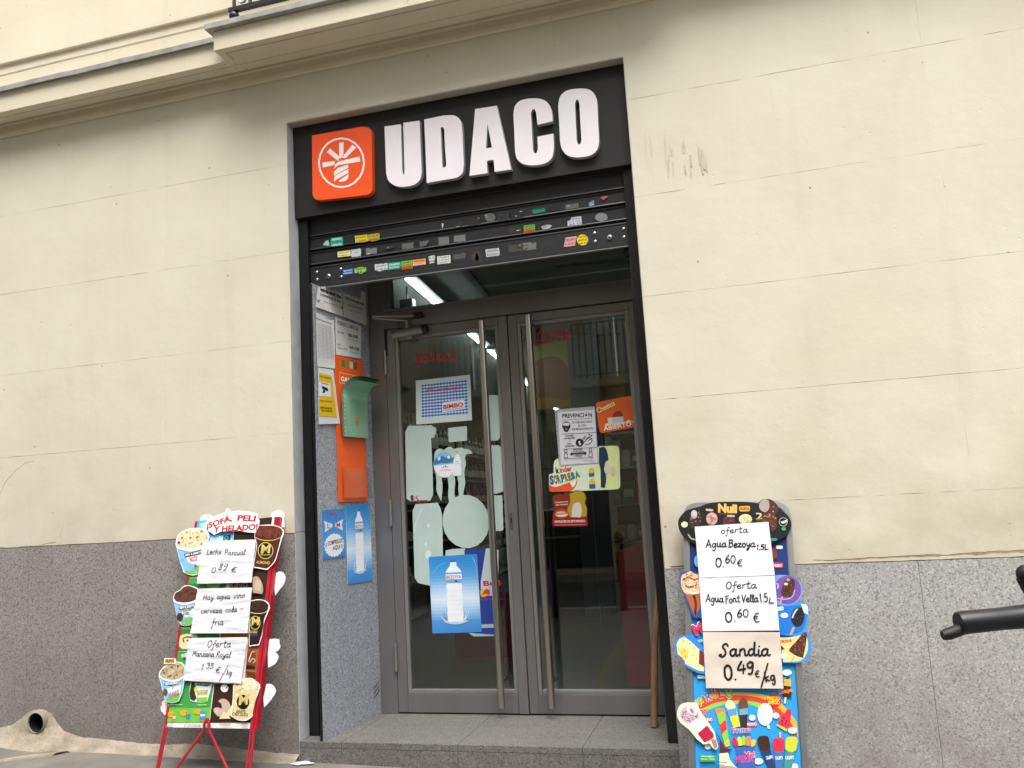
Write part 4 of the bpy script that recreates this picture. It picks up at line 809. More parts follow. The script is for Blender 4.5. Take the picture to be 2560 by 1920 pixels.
def bottle(p, cx, top, bot, w, lab='BEZOYA'):                       # local units: a plastic water bottle print
    H = top - bot; b = 'e9eff6'
    pr2 = [(.16, 1), (.16, .955), (.20, .95), (.20, .90), (.45, .82), (.5, .79), (.5, .62), (.46, .60), (.5, .57), (.46, .5), (.5, .42), (.47, .35), (.5, .28), (.47, .2), (.5, .12), (.47, .02), (.40, 0)]
    R_ = [(cx + w * a, bot + H * t) for a, t in pr2]; L_ = [(cx - w * a, bot + H * t) for a, t in reversed(pr2)]
    p.poly(R_[::-1] + L_[::-1], b)
    for t in (.5, .42, .35, .28, .2, .12): p.stroke([(cx - w * .42, bot + H * t), (cx, bot + H * (t - .012)), (cx + w * .42, bot + H * t)], .0012, 'cfd8e6')
    p.poly([(cx - w * .16, top - H * .045), (cx + w * .16, top - H * .045), (cx + w * .16, top), (cx - w * .16, top)], '3b74b8')
    p.poly([(cx - w * .5, bot + H * .62), (cx + w * .5, bot + H * .62), (cx + w * .5, bot + H * .79), (cx - w * .5, bot + H * .79)], '6ea9d8')
    p.poly([(cx - w * .5, bot + H * .68), (cx + w * .5, bot + H * .68), (cx + w * .5, bot + H * .76), (cx - w * .5, bot + H * .76)], 'e4edf5')
    p.text(lab, (cx - w * .46, bot + H * .692), (cx + w * .46, bot + H * .692), H * .05, 'c22233', 2)
    p.poly([(cx + w * .0, bot + H * .635), (cx + w * .14, bot + H * .67), (cx + w * .28, bot + H * .635)], '2b4f94')
def lerp4(c4, u, v):
    a, b, d, e = [Vector(q[:2]) for q in c4]; return a.lerp(b, u).lerp(e.lerp(d, u), v)
def skyback(p, c4, cols):
    n = len(cols) - 1; N_ = 24
    for i in range(N_):
        t = (i + .5) / N_ * n; k = min(int(t), n - 1); ca, cb_ = lin(cols[k]), lin(cols[k + 1]); f = t - k
        p.poly([lerp4(c4, 0, i / N_), lerp4(c4, 1, i / N_), lerp4(c4, 1, (i + 1) / N_), lerp4(c4, 0, (i + 1) / N_)], tuple(ca[q] * (1 - f) + cb_[q] * f for q in range(3)), step=False)
    p.z += p.step
def poster(name, label, cat, M, c4, fn, mat='print', group=None, t=.0012, base='e6e6e6', **k):
    o4 = [tuple(q[:2]) for q in c4]
    p_ = Pr(z=t); lc = lin(base); p_.prism(o4, 0.0002, t, lc); p_.z = t + .0002
    fn(p_, c4)
    o = link(name, p_, mat); o.matrix_world = M; return tag(o, label, cat, group)
def bezoya(p, c4):
    skyback(p, c4, ['2f86cf', '3d93d6', '5ba5dd', 'a9cdee', 'd4e6f7', '9fc7ec', '4d93d6', '3b86cf'])
    a = [lerp4(c4, u, v) for u, v in ((.36, .05), (.66, .05), (.36, .86), (.66, .86))]
    top = (a[0].y + a[1].y) / 2; bot = (a[2].y + a[3].y) / 2; w_ = (lerp4(c4, .68, .5) - lerp4(c4, .35, .5)).length; cx = lerp4(c4, .5, .5).x
    for k in range(16):
        an = k * .4; r = w_ * (.55 + .3 * math.sin(k * 2.3)); x = cx + r * 1.15 * math.cos(an); y = bot + .012 + abs(math.sin(k * 1.7)) * .055
        p.stroke([(cx + (x - cx) * .7, bot + .004), (cx + (x - cx) * .95, bot + (y - bot) * .6), (x, y)], .004, random.choice(['eaf3fb', 'bcd6ee', '5b83ad', 'dcecf8']))
    p.sp([(cx - w_ * .8, bot + .002, 1), (cx - w_ * .3, bot - .012), (cx + w_ * .3, bot - .012), (cx + w_ * .8, bot + .004, 1), (cx + w_ * .3, bot + .014), (cx - w_ * .3, bot + .014)], 'b4cde6')
    bottle(p, cx, top, bot, w_)
    p.stroke([lerp4(c4, .06, .23), lerp4(c4, .2, .13), lerp4(c4, .34, .09)], .0012, 'b7d6ee'); p.stroke([lerp4(c4, .9, .03), lerp4(c4, .96, .12), lerp4(c4, .99, .3)], .0015, 'cfe3f4')
MG = FY(.5695, 0, 0)
poster('water_poster', 'blue poster of a mineral water bottle splashing, on the left glass door', 'poster', FY(.568), [(.5173,-.2818),(.8061,-.2759),(.8107,-.7008),(.52,-.705)], bezoya)
def bimbo(p, c4):
    p.poly([lerp4(c4, u, v) for u, v in ((.10, .10), (.94, .10), (.94, .86), (.10, .86))], 'e8edf6')
    for i in range(15):
        u = .10 + .84 * (i + .25) / 15; p.poly([lerp4(c4, u, .10), lerp4(c4, u + .028, .10), lerp4(c4, u + .028, .86), lerp4(c4, u, .86)], '94b5e2', step=False)
    p.z += p.step
    for i in range(11):
        v = .10 + .76 * (i + .25) / 11; p.poly([lerp4(c4, .10, v), lerp4(c4, .94, v), lerp4(c4, .94, v + .035), lerp4(c4, .10, v + .035)], '5f8fd2', step=False)
    p.z += p.step
    for i in range(15):
        for j in range(11):
            u = .10 + .84 * (i + .25) / 15; v = .10 + .76 * (j + .25) / 11; p.poly([lerp4(c4, u, v), lerp4(c4, u + .028, v), lerp4(c4, u + .028, v + .035), lerp4(c4, u, v + .035)], '2a5cb0', step=False)
    p.z += p.step
    p.text('De venta aqui', lerp4(c4, .2, .29), lerp4(c4, .82, .29), .020, 'c41f2c', 2.2, .25); p.poly([lerp4(c4, u, v) for u, v in ((.48, .56), (.88, .53), (.88, .74), (.48, .77))], 'e9eef6')
    p.text('BIMBO', lerp4(c4, .50, .705), lerp4(c4, .86, .68), .024, 'c81e2c', 3.5); p.stroke([lerp4(c4, .50, .735), lerp4(c4, .86, .712)], .003, 'c81e2c', False)
poster('bread_sticker', 'white bordered blue gingham sticker reading De venta aqui, top of the left door', 'sticker', FY(.568), [(.4832,.7381),(.8204,.7409),(.8178,.4763),(.4739,.4798)], bimbo, base='c9d8d6')
def evian(p, c4):
    e = [(.7003,.237),(.6985,.214),(.6907,.193),(.6775,.1762),(.6602,.165),(.6404,.1607),(.6202,.1636),(.6015,.1736),(.5861,.1895),(.5755,.21),(.5708,.233),(.5725,.2562),(.5804,.2773),(.5937,.2943),(.6112,.3054),(.6311,.3096),(.6513,.3065),(.67,.2964),(.6853,.2803),(.6957,.2598)]; p.poly(e, 'e6e8ee')
    ys = [q[1] for q in e]; zt, zb = max(ys), min(ys); mid = zt + (zb - zt) * .52
    top_ = [q for q in e if q[1] > mid]; top_.sort(); a = sorted(top_)
    up = [q for q in e if q[1] >= mid - .0]; cx = sum(q[0] for q in e) / len(e)
    up.sort(key=lambda q: math.atan2(q[1] - mid + .001, q[0] - cx)); p.poly(up, '7fb2dc')
    p.poly([(.5737,.2558),(.5949,.2793),(.6078,.2701),(.6264,.2875),(.6477,.2715),(.6641,.289),(.6851,.2689),(.6963,.2722),(.6994,.2472),(.6551,.242),(.6155,.2455),(.5751,.237)], '3c78a6'); p.poly([(.5944,.2702),(.6106,.2832),(.6166,.2686),(.6051,.2599)], 'dbe6f2'); p.poly([(.6545,.2751),(.664,.2886),(.6764,.2715),(.6651,.2653)], 'dbe6f2')
    p.poly([(.623,.2172),(.6322,.2261),(.6377,.2204),(.6435,.2312),(.6519,.2207),(.6565,.2245),(.6605,.2176),(.6408,.2214)], '24408c'); p.text('evian', (.6142,.2), (.6728,.1995), .012, 'd9a9a3', 2)
    p.sp([(.7104,.3085,1),(.7253,.3074,1),(.7256,.2867,1),(.7355,.2674),(.7396,.2445),(.7368,.2241),(.7388,.1951),(.7348,.1675),(.7128,.166),(.689,.1704),(.6882,.1985),(.694,.2269),(.693,.2518),(.7052,.2757),(.7102,.2878,1)], 'dde8f2'); p.poly([(.7104,.3085),(.7179,.3096),(.7266,.3065),(.7265,.2887),(.7095,.2899)], 'c8b866'); p.text('evian', (.7031,.2325), (.7329,.2326), .007, 'd9a9a3', 2)
    p.poly([(.7047,.2469),(.7127,.2504),(.7192,.2475),(.7278,.2453),(.7169,.2468)], '24408c')
o = Pr(z=.0008); evian(o, None); o = link('water_sticker', o, 'print'); o.matrix_world = FY(.5685); tag(o, 'round mountain water sticker with a small bottle over the frosted film', 'sticker')
def coke(p, p0, p1, h, c, w_=.0042, mir=False):
    a, b = Vector(p0[:2]), Vector(p1[:2]); d = b - a; up = Vector((0, h))
    p.text('Coca', a + d * .02, a + d * .48, h * 2.4, c, .8, .3, mir); p.text('Cola', a + d * .53, a + d * .98, h * 2.4, c, .8, .3, mir)
    p.stroke([a + d * .46 + up * .5, a + d * .53 + up * .55], w_, c)
    p.stroke([a + d * .04 + up * 1.1, a - d * .02 + up * .3, a + d * .05 - up * .25, a + d * .2 - up * .3, a + d * .34 - up * .12, a + d * .42 - up * .45], w_ * .8, c)
    p.stroke([a + d * .60 + up * 1.2, a + d * .72 + up * 1.7, a + d * .86 + up * 1.45, a + d * 1.02 + up * 1.75], w_ * .8, c)
decal('lettering_decal', lambda p: coke(p, (.753,.8407), (.4807,.8402), .029, 'b02c38', mir=True), mat='print', label='red script lettering seen from behind')
# a face-up copy of the mirrored word: strokes have no facing, so double the faces the other way round
decal('lettering_decal', lambda p: coke(p, (1.2238,.8878), (1.4325,.8817), .029, 'b02a45'), dr, 'print', label='red script lettering at the top of the right door')

# ---- right leaf posters
def prev(p, c4):
    p.poly([(1.3227,.4795),(1.5289,.4764),(1.5273,.1868),(1.3221,.1888)], 'd6d6de')
    T = lambda s_, a, b, h, bd=2: p.text(s_, a, b, h, '26262c', bd)
    T('PREVENCIÓN', (1.346,.4468), (1.5126,.4394), .0215, 3); p.stroke([(1.3452,.4339),(1.5135,.4297)], .0022, '26262c', False)
    T('ES OBLIGATORIO', (1.401,.4109), (1.5119,.4075), .0105); T('EL USO', (1.4322,.3907), (1.4783,.3894), .0105); T('DE MASCARILLAS', (1.3976,.3734), (1.5125,.3707), .0105)
    p.poly([(1.3895,.3981),(1.3878,.3903),(1.3839,.3835),(1.3783,.3782),(1.3715,.3751),(1.3641,.3744),(1.3569,.3763),(1.3506,.3804),(1.3457,.3865),(1.3428,.3939),(1.3422,.4019),(1.3439,.4097),(1.3477,.4166),(1.3534,.4219),(1.3602,.425),(1.3676,.4256),(1.3748,.4238),(1.3812,.4196),(1.386,.4135),(1.3889,.4061)], '3a3a40'); p.poly([(1.386,.4072),(1.3849,.4044),(1.3819,.4019),(1.3774,.4001),(1.3719,.3992),(1.3658,.3992),(1.3598,.4002),(1.3544,.402),(1.3502,.4044),(1.3476,.4073),(1.3469,.4104),(1.348,.4133),(1.351,.4157),(1.3555,.4175),(1.361,.4184),(1.3671,.4184),(1.3731,.4175),(1.3785,.4157),(1.3827,.4132),(1.3853,.4103)], 'd6d6de'); p.poly([(1.3802,.382),(1.3791,.3766),(1.3765,.3719),(1.3729,.3683),(1.3684,.3661),(1.3635,.3656),(1.3588,.3669),(1.3547,.3697),(1.3515,.3739),(1.3496,.3789),(1.3492,.3844),(1.3504,.3898),(1.3529,.3946),(1.3566,.3982),(1.3611,.4003),(1.3659,.4008),(1.3707,.3996),(1.3748,.3967),(1.378,.3926),(1.3798,.3875)], '26262c'); p.poly([(1.372,.381),(1.3702,.3765),(1.3664,.3738),(1.3618,.3742),(1.3584,.3774),(1.3573,.3822),(1.359,.3868),(1.3629,.3894),(1.3674,.389),(1.3709,.3858)], '77777d')
    p.stroke([(1.3399,.3562),(1.528,.3512)], .002, '26262c', False)
    T('LAVARSE', (1.3553,.3406), (1.4026,.3394), .0095); T('LAS MANOS', (1.347,.3268), (1.4097,.3252), .0095); T('O', (1.3754,.3111), (1.381,.3106), .009); T('USAR', (1.363,.2976), (1.389,.2965), .009); T('GUANTES', (1.3506,.2833), (1.4019,.2819), .0095)
    p.poly([(1.4558,.3003),(1.4543,.2935),(1.4508,.2875),(1.4456,.283),(1.4393,.2803),(1.4325,.2797),(1.4259,.2813),(1.42,.2849),(1.4156,.2901),(1.4129,.2966),(1.4123,.3035),(1.4138,.3103),(1.4174,.3163),(1.4225,.3208),(1.4288,.3235),(1.4356,.3241),(1.4423,.3225),(1.4481,.3189),(1.4526,.3136),(1.4553,.3072)], '26262c'); p.poly([(1.4273,.3088),(1.4364,.3121),(1.443,.2909),(1.433,.2868)], 'd6d6de')
    for q in ([(1.4514,.295),(1.4662,.3098),(1.4877,.3281),(1.5015,.3191),(1.5039,.307),(1.4892,.2922),(1.4646,.2877)], [(1.4628,.318),(1.4624,.3356),(1.4716,.3293),(1.4791,.3208)], [(1.4791,.3208),(1.4959,.3298)], [(1.4849,.3116),(1.4999,.3184)], [(1.4564,.2962),(1.4531,.3188),(1.4636,.3299)]): p.stroke(q, .0028, '26262c')
    p.poly([(1.4943,.3419),(1.4933,.3387),(1.4912,.3368),(1.4887,.337),(1.4868,.3392),(1.4863,.3425),(1.4873,.3457),(1.4894,.3476),(1.4919,.3474),(1.4938,.3452)], '3a3a40'); p.poly([(1.5052,.3363),(1.5042,.3336),(1.5021,.332),(1.4996,.3322),(1.4977,.3341),(1.4972,.3369),(1.4981,.3396),(1.5003,.3412),(1.5027,.341),(1.5046,.3391)], '3a3a40'); p.stroke([(1.3376,.273),(1.5277,.2696)], .002, '26262c', False)
    T('MANTENER', (1.3973,.2624), (1.4475,.2619), .0085); T('LA DISTANCIA', (1.3891,.2494), (1.4562,.2486), .0085); T('2 Metros', (1.4013,.2271), (1.445,.2264), .0095)
    p.stroke([(1.3862,.244),(1.4599,.2428)], .006, '26262c', False); p.poly([(1.3749,.2441),(1.3901,.2533),(1.3896,.2343)], '26262c'); p.poly([(1.4711,.242),(1.4581,.2524),(1.4575,.2326)], '26262c')
    for hd, bd in (([(1.3622,.2617),(1.3603,.2562),(1.356,.253),(1.3509,.2534),(1.3471,.2571),(1.3459,.2629),(1.3479,.2684),(1.3522,.2715),(1.3572,.2712),(1.361,.2674)], [(1.3461,.2525),(1.3615,.2514),(1.3622,.2258),(1.3426,.2256)]), ([(1.5004,.2581),(1.4985,.2527),(1.4942,.2495),(1.4893,.2499),(1.4855,.2536),(1.4844,.2593),(1.4863,.2647),(1.4906,.2679),(1.4955,.2675),(1.4993,.2638)], [(1.4845,.249),(1.4996,.2479),(1.5002,.2225),(1.4809,.2215)])): p.stroke(hd + hd[:1], .0025, '26262c', False); p.stroke(bd + bd[:1], .0025, '26262c', False)
    p.stroke([(1.3382,.2203),(1.5053,.2151)], .0025, '26262c', False); p.stroke([(1.4409,.2029),(1.5043,.2009)], .0015, '55555c', False); p.stroke([(1.4821,.193),(1.5101,.1927)], .0015, '55555c', False)
    for k in range(11): p.poly([(q[0] + 0, q[1]) for q in [tuple(Vector(a).lerp(Vector(b), k / 10)) for a, b in zip([(1.3112,.4812),(1.3153,.4809),(1.315,.4761),(1.3109,.4764)], [(1.3093,.2175),(1.3134,.2173),(1.3131,.2125),(1.309,.2128)])]], '3a3d40')
poster('prevention_notice', 'white PREVENCION notice in a plastic sleeve on the right door', 'notice', FY(.567), [(1.3055,.4955),(1.5319,.4946),(1.531,.1826),(1.311,.1815)], prev, 'print', base='a9acb2')
def cheetos(p, c4):
    p.poly(rounded([(1.5437,.5128),(1.7406,.5336),(1.7432,.3651),(1.5533,.3469)], .018), 'd9602c') ; p.z += .0002
    p.text('Cheetos', (1.5448,.4511), (1.6487,.4924), .034, '3a2412', 7); p.text('Cheetos', (1.5466,.4533), (1.6471,.4926), .032, 'f0dc9a', 2.5)
    p.sp([(1.6232,.4286,1),(1.6369,.4513),(1.6651,.4568),(1.6834,.4371),(1.6781,.4201,1),(1.646,.4148)], '8c3b1c'); p.poly([(1.5976,.4267),(1.6849,.4258),(1.6836,.388),(1.6002,.3868)], 'd9dadb'); p.poly([(1.623,.4262),(1.6849,.4258),(1.6836,.388),(1.6241,.3865)], 'c3c4c6')
    p.text('ABIERTO', (1.5717,.3573), (1.7265,.3727), .023, 'f2e6df', 3); p.stroke([(1.5801,.3844),(1.7238,.3989),(1.7387,.3875)], .003, 'efe6de', False)
    p.sp([(1.5803,.3884,1),(1.593,.3969),(1.6002,.3868),(1.5877,.3799)], 'e8e0da'); p.sp([(1.696,.3949,1),(1.7086,.4057),(1.7199,.3992),(1.7135,.3871),(1.6992,.3852)], 'e8e0da')
poster('snack_sticker', 'orange rounded ABIERTO snack sticker near the right door edge', 'sticker', FY(.5685), rounded([(1.5374,.5158),(1.7439,.5365),(1.7462,.3633),(1.5498,.3432)], .020), cheetos, base='d9602c')
def kinder(p, c4):
    p.poly(spline([(1.249,.1378,1),(1.2759,.1464,1),(1.2821,.2034),(1.3014,.2221),(1.3261,.2228,1),(1.5313,.2638,1),(1.54,.2742,1),(1.6313,.2714,1),(1.6463,.2609),(1.6488,.2411,1),(1.6443,.1398,1),(1.6407,.0622,1),(1.6354,.0432),(1.6191,.0356,1),(1.3625,.0398,1),(1.2609,.0426,1),(1.2469,.0545),(1.2463,.0704,1)], 4), 'd3e3c9')
    p.poly([(1.5317,.2693),(1.6351,.2688),(1.6454,.2492),(1.6357,.047),(1.5234,.0459),(1.5109,.1485)], 'dbe6a0')
    p.text('k', (1.2904,.1423), (1.311,.1442), .034, '1c1c1c', 4); p.text('inder', (1.3127,.1449), (1.3824,.1522), .028, 'd5402e', 4)
    pts = [(1.253,.0859), (1.2777,.0867), (1.2992,.0894), (1.319,.0937), (1.3404,.0971), (1.3602,.1014), (1.3784,.1066), (1.3982,.1117), (1.4261,.1178)]
    for i, (ch_, cc) in enumerate(zip('SORPRESA', ['2e6fc4', 'd9742a', '4ea24a', '2e6fc4', 'd9742a', '4ea24a', '2e6fc4', '4ea24a'])):
        p.text(ch_, pts[i], Vector(pts[i]).lerp(Vector(pts[i + 1]), .92), .046 - .002 * i, '16303c', 6); p.text(ch_, pts[i], Vector(pts[i]).lerp(Vector(pts[i + 1]), .92), .044 - .002 * i, cc, 1)
    p.sp([(1.2487,.0821,1),(1.283,.0682),(1.3328,.081),(1.4072,.1017,1),(1.3969,.0692),(1.3628,.0437),(1.3059,.0431,1),(1.2505,.0463)], 'e2582c'); p.sp([(1.3657,.0869,1),(1.3865,.0951),(1.403,.0988,1),(1.3931,.0734),(1.3762,.0626)], 'f1ead2')
    p.sp([(1.5394,.2663,1),(1.5714,.2672),(1.5846,.23),(1.5862,.1984,1),(1.5648,.1764),(1.5669,.0979),(1.5553,.0479,1),(1.5335,.0531,1),(1.5387,.1467),(1.5336,.1863)], '26365a')
    p.poly([(1.5904,.1472),(1.589,.1391),(1.5862,.1319),(1.5823,.1262),(1.5776,.1228),(1.5726,.1218),(1.5679,.1234),(1.5637,.1274),(1.5607,.1335),(1.559,.1411),(1.5588,.1493),(1.5602,.1575),(1.563,.1647),(1.5669,.1703),(1.5716,.1738),(1.5766,.1748),(1.5813,.1731),(1.5855,.1691),(1.5885,.163),(1.5902,.1555)], 'd6cfc4'); p.poly([(1.6178,.1337),(1.6166,.1265),(1.6144,.1202),(1.6112,.1152),(1.6075,.1121),(1.6035,.1112),(1.5997,.1126),(1.5964,.1161),(1.594,.1215),(1.5927,.1281),(1.5926,.1353),(1.5938,.1425),(1.5961,.1489),(1.5992,.1539),(1.603,.157),(1.607,.1579),(1.6108,.1565),(1.614,.1529),(1.6164,.1476),(1.6177,.1409)], 'cfc6b8'); p.poly([(1.5045,.1372),(1.5032,.13),(1.5005,.1236),(1.4966,.1186),(1.4919,.1156),(1.4869,.1147),(1.4821,.1162),(1.4779,.1198),(1.4747,.1252),(1.4729,.1319),(1.4726,.1392),(1.4739,.1464),(1.4767,.1529),(1.4806,.1578),(1.4853,.1609),(1.4903,.1617),(1.4951,.1602),(1.4993,.1566),(1.5025,.1512),(1.5043,.1445)], 'd8b82e'); p.poly([(1.5048,.0744),(1.5033,.0663),(1.5003,.0591),(1.496,.0534),(1.4909,.05),(1.4854,.049),(1.4801,.0506),(1.4755,.0547),(1.472,.0608),(1.47,.0683),(1.4698,.0766),(1.4712,.0847),(1.4742,.092),(1.4785,.0976),(1.4837,.1011),(1.4892,.102),(1.4945,.1004),(1.4991,.0963),(1.5026,.0902),(1.5045,.0827)], 'd8b82e'); p.poly([(1.4737,.1313),(1.5025,.1318),(1.503,.1161),(1.4741,.1148)], '2e62a8'); p.poly([(1.471,.071),(1.5046,.0721),(1.5046,.0502),(1.471,.0491)], '2e62a8')
o = Pr(z=.0008); kinder(o, None); o = link('chocolate_egg_sticker', o, 'print'); o.matrix_world = FY(.569); tag(o, 'pale green surprise egg sticker tucked under the prevention notice', 'sticker')
def facundo(p, c4):
    p.poly(spline([(1.258,-.0016,1),(1.2677,.0216),(1.2969,.031),(1.3206,.0202,1),(1.3336,.032),(1.358,.0337),(1.3738,.0273,1),(1.3869,.0423),(1.4269,.0376),(1.4503,.0049),(1.4424,-.0275,1),(1.4505,-.0591),(1.4465,-.0822,1),(1.4477,-.1443,1),(1.4375,-.1532,1),(1.2543,-.1445,1),(1.2497,-.127,1),(1.259,-.0725),(1.2676,-.0415,1)], 4), '7e2b1c')
    p.sp([(1.3574,.0243,1),(1.3947,.0379),(1.4307,.0342),(1.447,.0035),(1.4384,-.0272),(1.4481,-.0589),(1.4427,-.1014,1),(1.3529,-.1008,1),(1.3394,-.061),(1.3588,-.015)], 'a8912a'); p.poly([(1.3446,-.0809),(1.3421,-.0889),(1.3361,-.0961),(1.3272,-.1015),(1.3161,-.1047),(1.304,-.1054),(1.2921,-.1035),(1.2815,-.0992),(1.2733,-.0929),(1.2683,-.0852),(1.2669,-.0769),(1.2693,-.0687),(1.2754,-.0616),(1.2844,-.0562),(1.2955,-.053),(1.3076,-.0523),(1.3195,-.0542),(1.3301,-.0586),(1.3382,-.0649),(1.3432,-.0726)], 'a8481f')
    p.poly([(1.2533,-.1099),(1.4453,-.0992),(1.4476,-.1459),(1.4375,-.1524),(1.2543,-.1437)], '8f1420')
    p.text('¡Tentación en los', (1.2707,-.0196), (1.3472,-.0191), .010, 'e6d9c9', 1); p.text('que comerte!', (1.2763,-.0333), (1.3446,-.0331), .010, 'e6d9c9', 1)
    p.poly([(1.3428,-.0831),(1.3407,-.0874),(1.3352,-.091),(1.3267,-.0937),(1.3163,-.0952),(1.3047,-.0953),(1.2933,-.094),(1.283,-.0915),(1.2749,-.0879),(1.2699,-.0837),(1.2684,-.0793),(1.2705,-.075),(1.276,-.0714),(1.2845,-.0687),(1.295,-.0672),(1.3066,-.0671),(1.3181,-.0684),(1.3283,-.071),(1.3363,-.0745),(1.3413,-.0787)], 'd8ccc0'); p.text('facundo', (1.2664,-.0839), (1.3476,-.0834), .017, 'b3202c', 3); p.text('UN PLACER DE ESTE MUNDO.', (1.2636,-.1261), (1.4375,-.1299), .013, 'e9ded8', 1.5)
    p.sp([(1.3738,-.0315,1),(1.3987,-.0211),(1.4179,-.0339),(1.4186,-.0808),(1.409,-.1036,1),(1.361,-.0997,1),(1.3652,-.0624)], 'c9c4bc'); p.stroke([(1.2653,-.138),(1.4342,-.1437)], .002, 'cfa8a0', False)
o = Pr(z=.0008); facundo(o, None); o = link('nuts_sticker', o, 'print'); o.matrix_world = FY(.569); tag(o, 'dark red and yellow facundo snack sticker, lowest on the right door', 'sticker')

# ================================================================== LEFT RECESS WALL: notices and brochure holder
def WM(x): return frame(WO + WN * (x - .2), WX, (0, 0, 1))
def sheet(label, x, c4, fn, seed, cat='notice', base='d2d1cd', name='paper_notice', mat='paper', amp=.0016, lift=0):
    d = crumple(seed, amp, 5, 6); p_ = Pr(z=.002, step=.00025, disp=d); p_.grid(c4, 24, 24, base); p_.z += .001; fn(p_)
    o = link(name, p_, mat); o.matrix_world = WM(x); return tag(o, label, cat)
DK = '2c2c30'
def n1(p):
    p.text('Prohibida la venta de', (.1045,1.2372), (.28,1.2392), .012, '606064', 1)
    p.text('bebidas alcohólicas', (.067,1.2086), (.2619,1.2027), .020, DK, 4); p.text('a menores de 18 años', (.0659,1.183), (.2577,1.1752), .017, DK, 1.5); p.text('LEY', (.033,1.1394), (.0628,1.1385), .014, DK, 2)
    p.stroke([(.0943,1.1537),(.2231,1.1528)], .0022, '77777b', False); p.text('CM', (.2506,1.1443), (.2753,1.1436), .014, '7c5050', 1)
sheet('white notice about selling alcohol to minors, top left of the recess wall', .203, [(.046,1.2224),(.2789,1.2901),(.2781,1.101),(.0208,1.1079)], n1, 2)
def n2(p):
    p.text('HOJAS DE RECLAMACIONES', (.3021,1.2097), (.4937,1.2059), .013, DK, 3); p.text('A disposición del cliente', (.3219,1.1752), (.4797,1.1767), .010, '55555a', 1); p.stroke([(.344,1.1525),(.4554,1.1511)], .0022, '77777b', False); p.text('Existen', (.3741,1.2374), (.4149,1.2371), .009, '55555a', 1); p.stroke([(.3059,1.1146),(.3158,1.0973)], .002, '77777b', False)
sheet('white complaints form notice under the shutter, beside the alcohol notice', .2045, [(.2793,1.2966),(.5133,1.2906),(.5171,1.0897),(.2803,1.1014)], n2, 5)
def n3(p):
    p.stroke([(.0247,1.0444),(.1696,1.0377)], .003, DK, False); p.text('Comunidad', (.1068,1.0593), (.1673,1.0608), .008, '55555a', 1)
    a, b = (.0333,1.0199), (.1621,1.022); c_, d_ = (.0223,.8231), (.1775,.8401)
    for k in range(26):
        t = k / 26; p.stroke([Vector(a).lerp(Vector(c_), t), Vector(b).lerp(Vector(d_), t)], .0016, 'a0a0a6', False)
    for u in (.3, .55, .8): p.stroke([Vector(a).lerp(Vector(b), u), Vector(c_).lerp(Vector(d_), u)], .0016, '8a8a92', False)
sheet('white printed table of figures against the black shutter rail', .203, [(.024,1.0772),(.1902,1.0631),(.1923,.788),(.0243,.78)], n3, 8)
def n4(p):
    p.text('HORARIO COMERCIAL', (.2145,1.0456), (.4228,1.0388), .026, '77777c', 1.5); p.text('DE LUNES', (.2136,.9968), (.2752,.9986), .010, '55555a', 1); p.text('9:00 - 22:30', (.3176,.9916), (.4128,.994), .018, DK, 3); p.stroke([(.3204,.9773),(.4142,.9783)], .002, '77777b', False)
    p.text('SÁBADOS', (.2088,.9245), (.2435,.9256), .010, '55555a', 1); p.text('DOMINGOS Y FESTIVOS', (.2058,.9047), (.3026,.9081), .009, '55555a', 1); p.text('10:00 - 22:00', (.3248,.9231), (.4238,.9226), .017, DK, 2); p.stroke([(.3275,.9045),(.4153,.9043)], .002, '77777b', False)
sheet('white HORARIO COMERCIAL opening hours sheet above the orange holder', .206, [(.1947,1.0809),(.4569,1.0752),(.4396,.8773),(.1942,.8687)], n4, 11)
def n5(p):
    p.poly([(.0317,.7464),(.1386,.7427),(.1518,.7112),(.1833,.5163),(.0222,.5124)], 'd6b21c'); p.text('VIDEO VIGILANCIA', (.0307,.7215), (.1341,.7224), .010, '2b2a22', 2); p.poly([(.0297,.6978),(.1275,.6975),(.1334,.6249),(.0265,.6192)], 'd8dbe0')
    p.poly([(.0464,.6781),(.1028,.6698),(.1093,.652),(.0545,.6606)], '1c2024'); p.poly([(.0632,.6582),(.0843,.6549),(.0712,.6374),(.0537,.6411)], '1c2024'); p.stroke([(.047,.6921),(.1091,.6901)], .003, '1c2024', False); p.text('ZONA VIGILADA', (.0254,.5903), (.1466,.5955), .008, '3a3520', 1); p.text('CAMARAS GRABANDO', (.0273,.5532), (.1394,.5567), .010, '3a3520', 2); p.text('24 HORAS', (.0406,.5383), (.1387,.5425), .010, '3a3520', 2)
sheet('yellow video surveillance sheet with a camera symbol on the recess wall', .207, [(.0224,.7744),(.1622,.7787),(.2114,.482),(.0169,.4676)], n5, 14, base='cfd2d4')
# orange holder
oh = thing('brochure_holder', 'tall orange GAMA brochure holder on the granite recess wall', 'brochure holder', M=frame((.2, .33, .0), (0, 1, 0), (0, 0, 1)))
a4 = [(.1942,.8687),(.4658,.8667),(.4635,.0511),(.1744,.0554)]
ys_ = [q[0] for q in a4]; zs_ = [q[1] for q in a4]
OY0, OY1, OZ0, OZ1 = (a4[0][0] + a4[3][0]) / 2, (a4[1][0] + a4[2][0]) / 2, (a4[3][1] + a4[2][1]) / 2, (a4[0][1] + a4[1][1]) / 2
link('back_board', wb(MB().box(.2015, .207, OY0, OY1, OZ0, OZ1)), 'orange_board', oh, bevel=.001)
def onwall(mb, x):
    mb.v = [(x + c_, a, b) for a, b, c_ in mb.v]; return wb(mb)
p_ = Pr(z=.0003); WH = OY1 - OY0
def wu(u, v): return (OY0 + WH * u, OZ1 + (OZ0 - OZ1) * v)
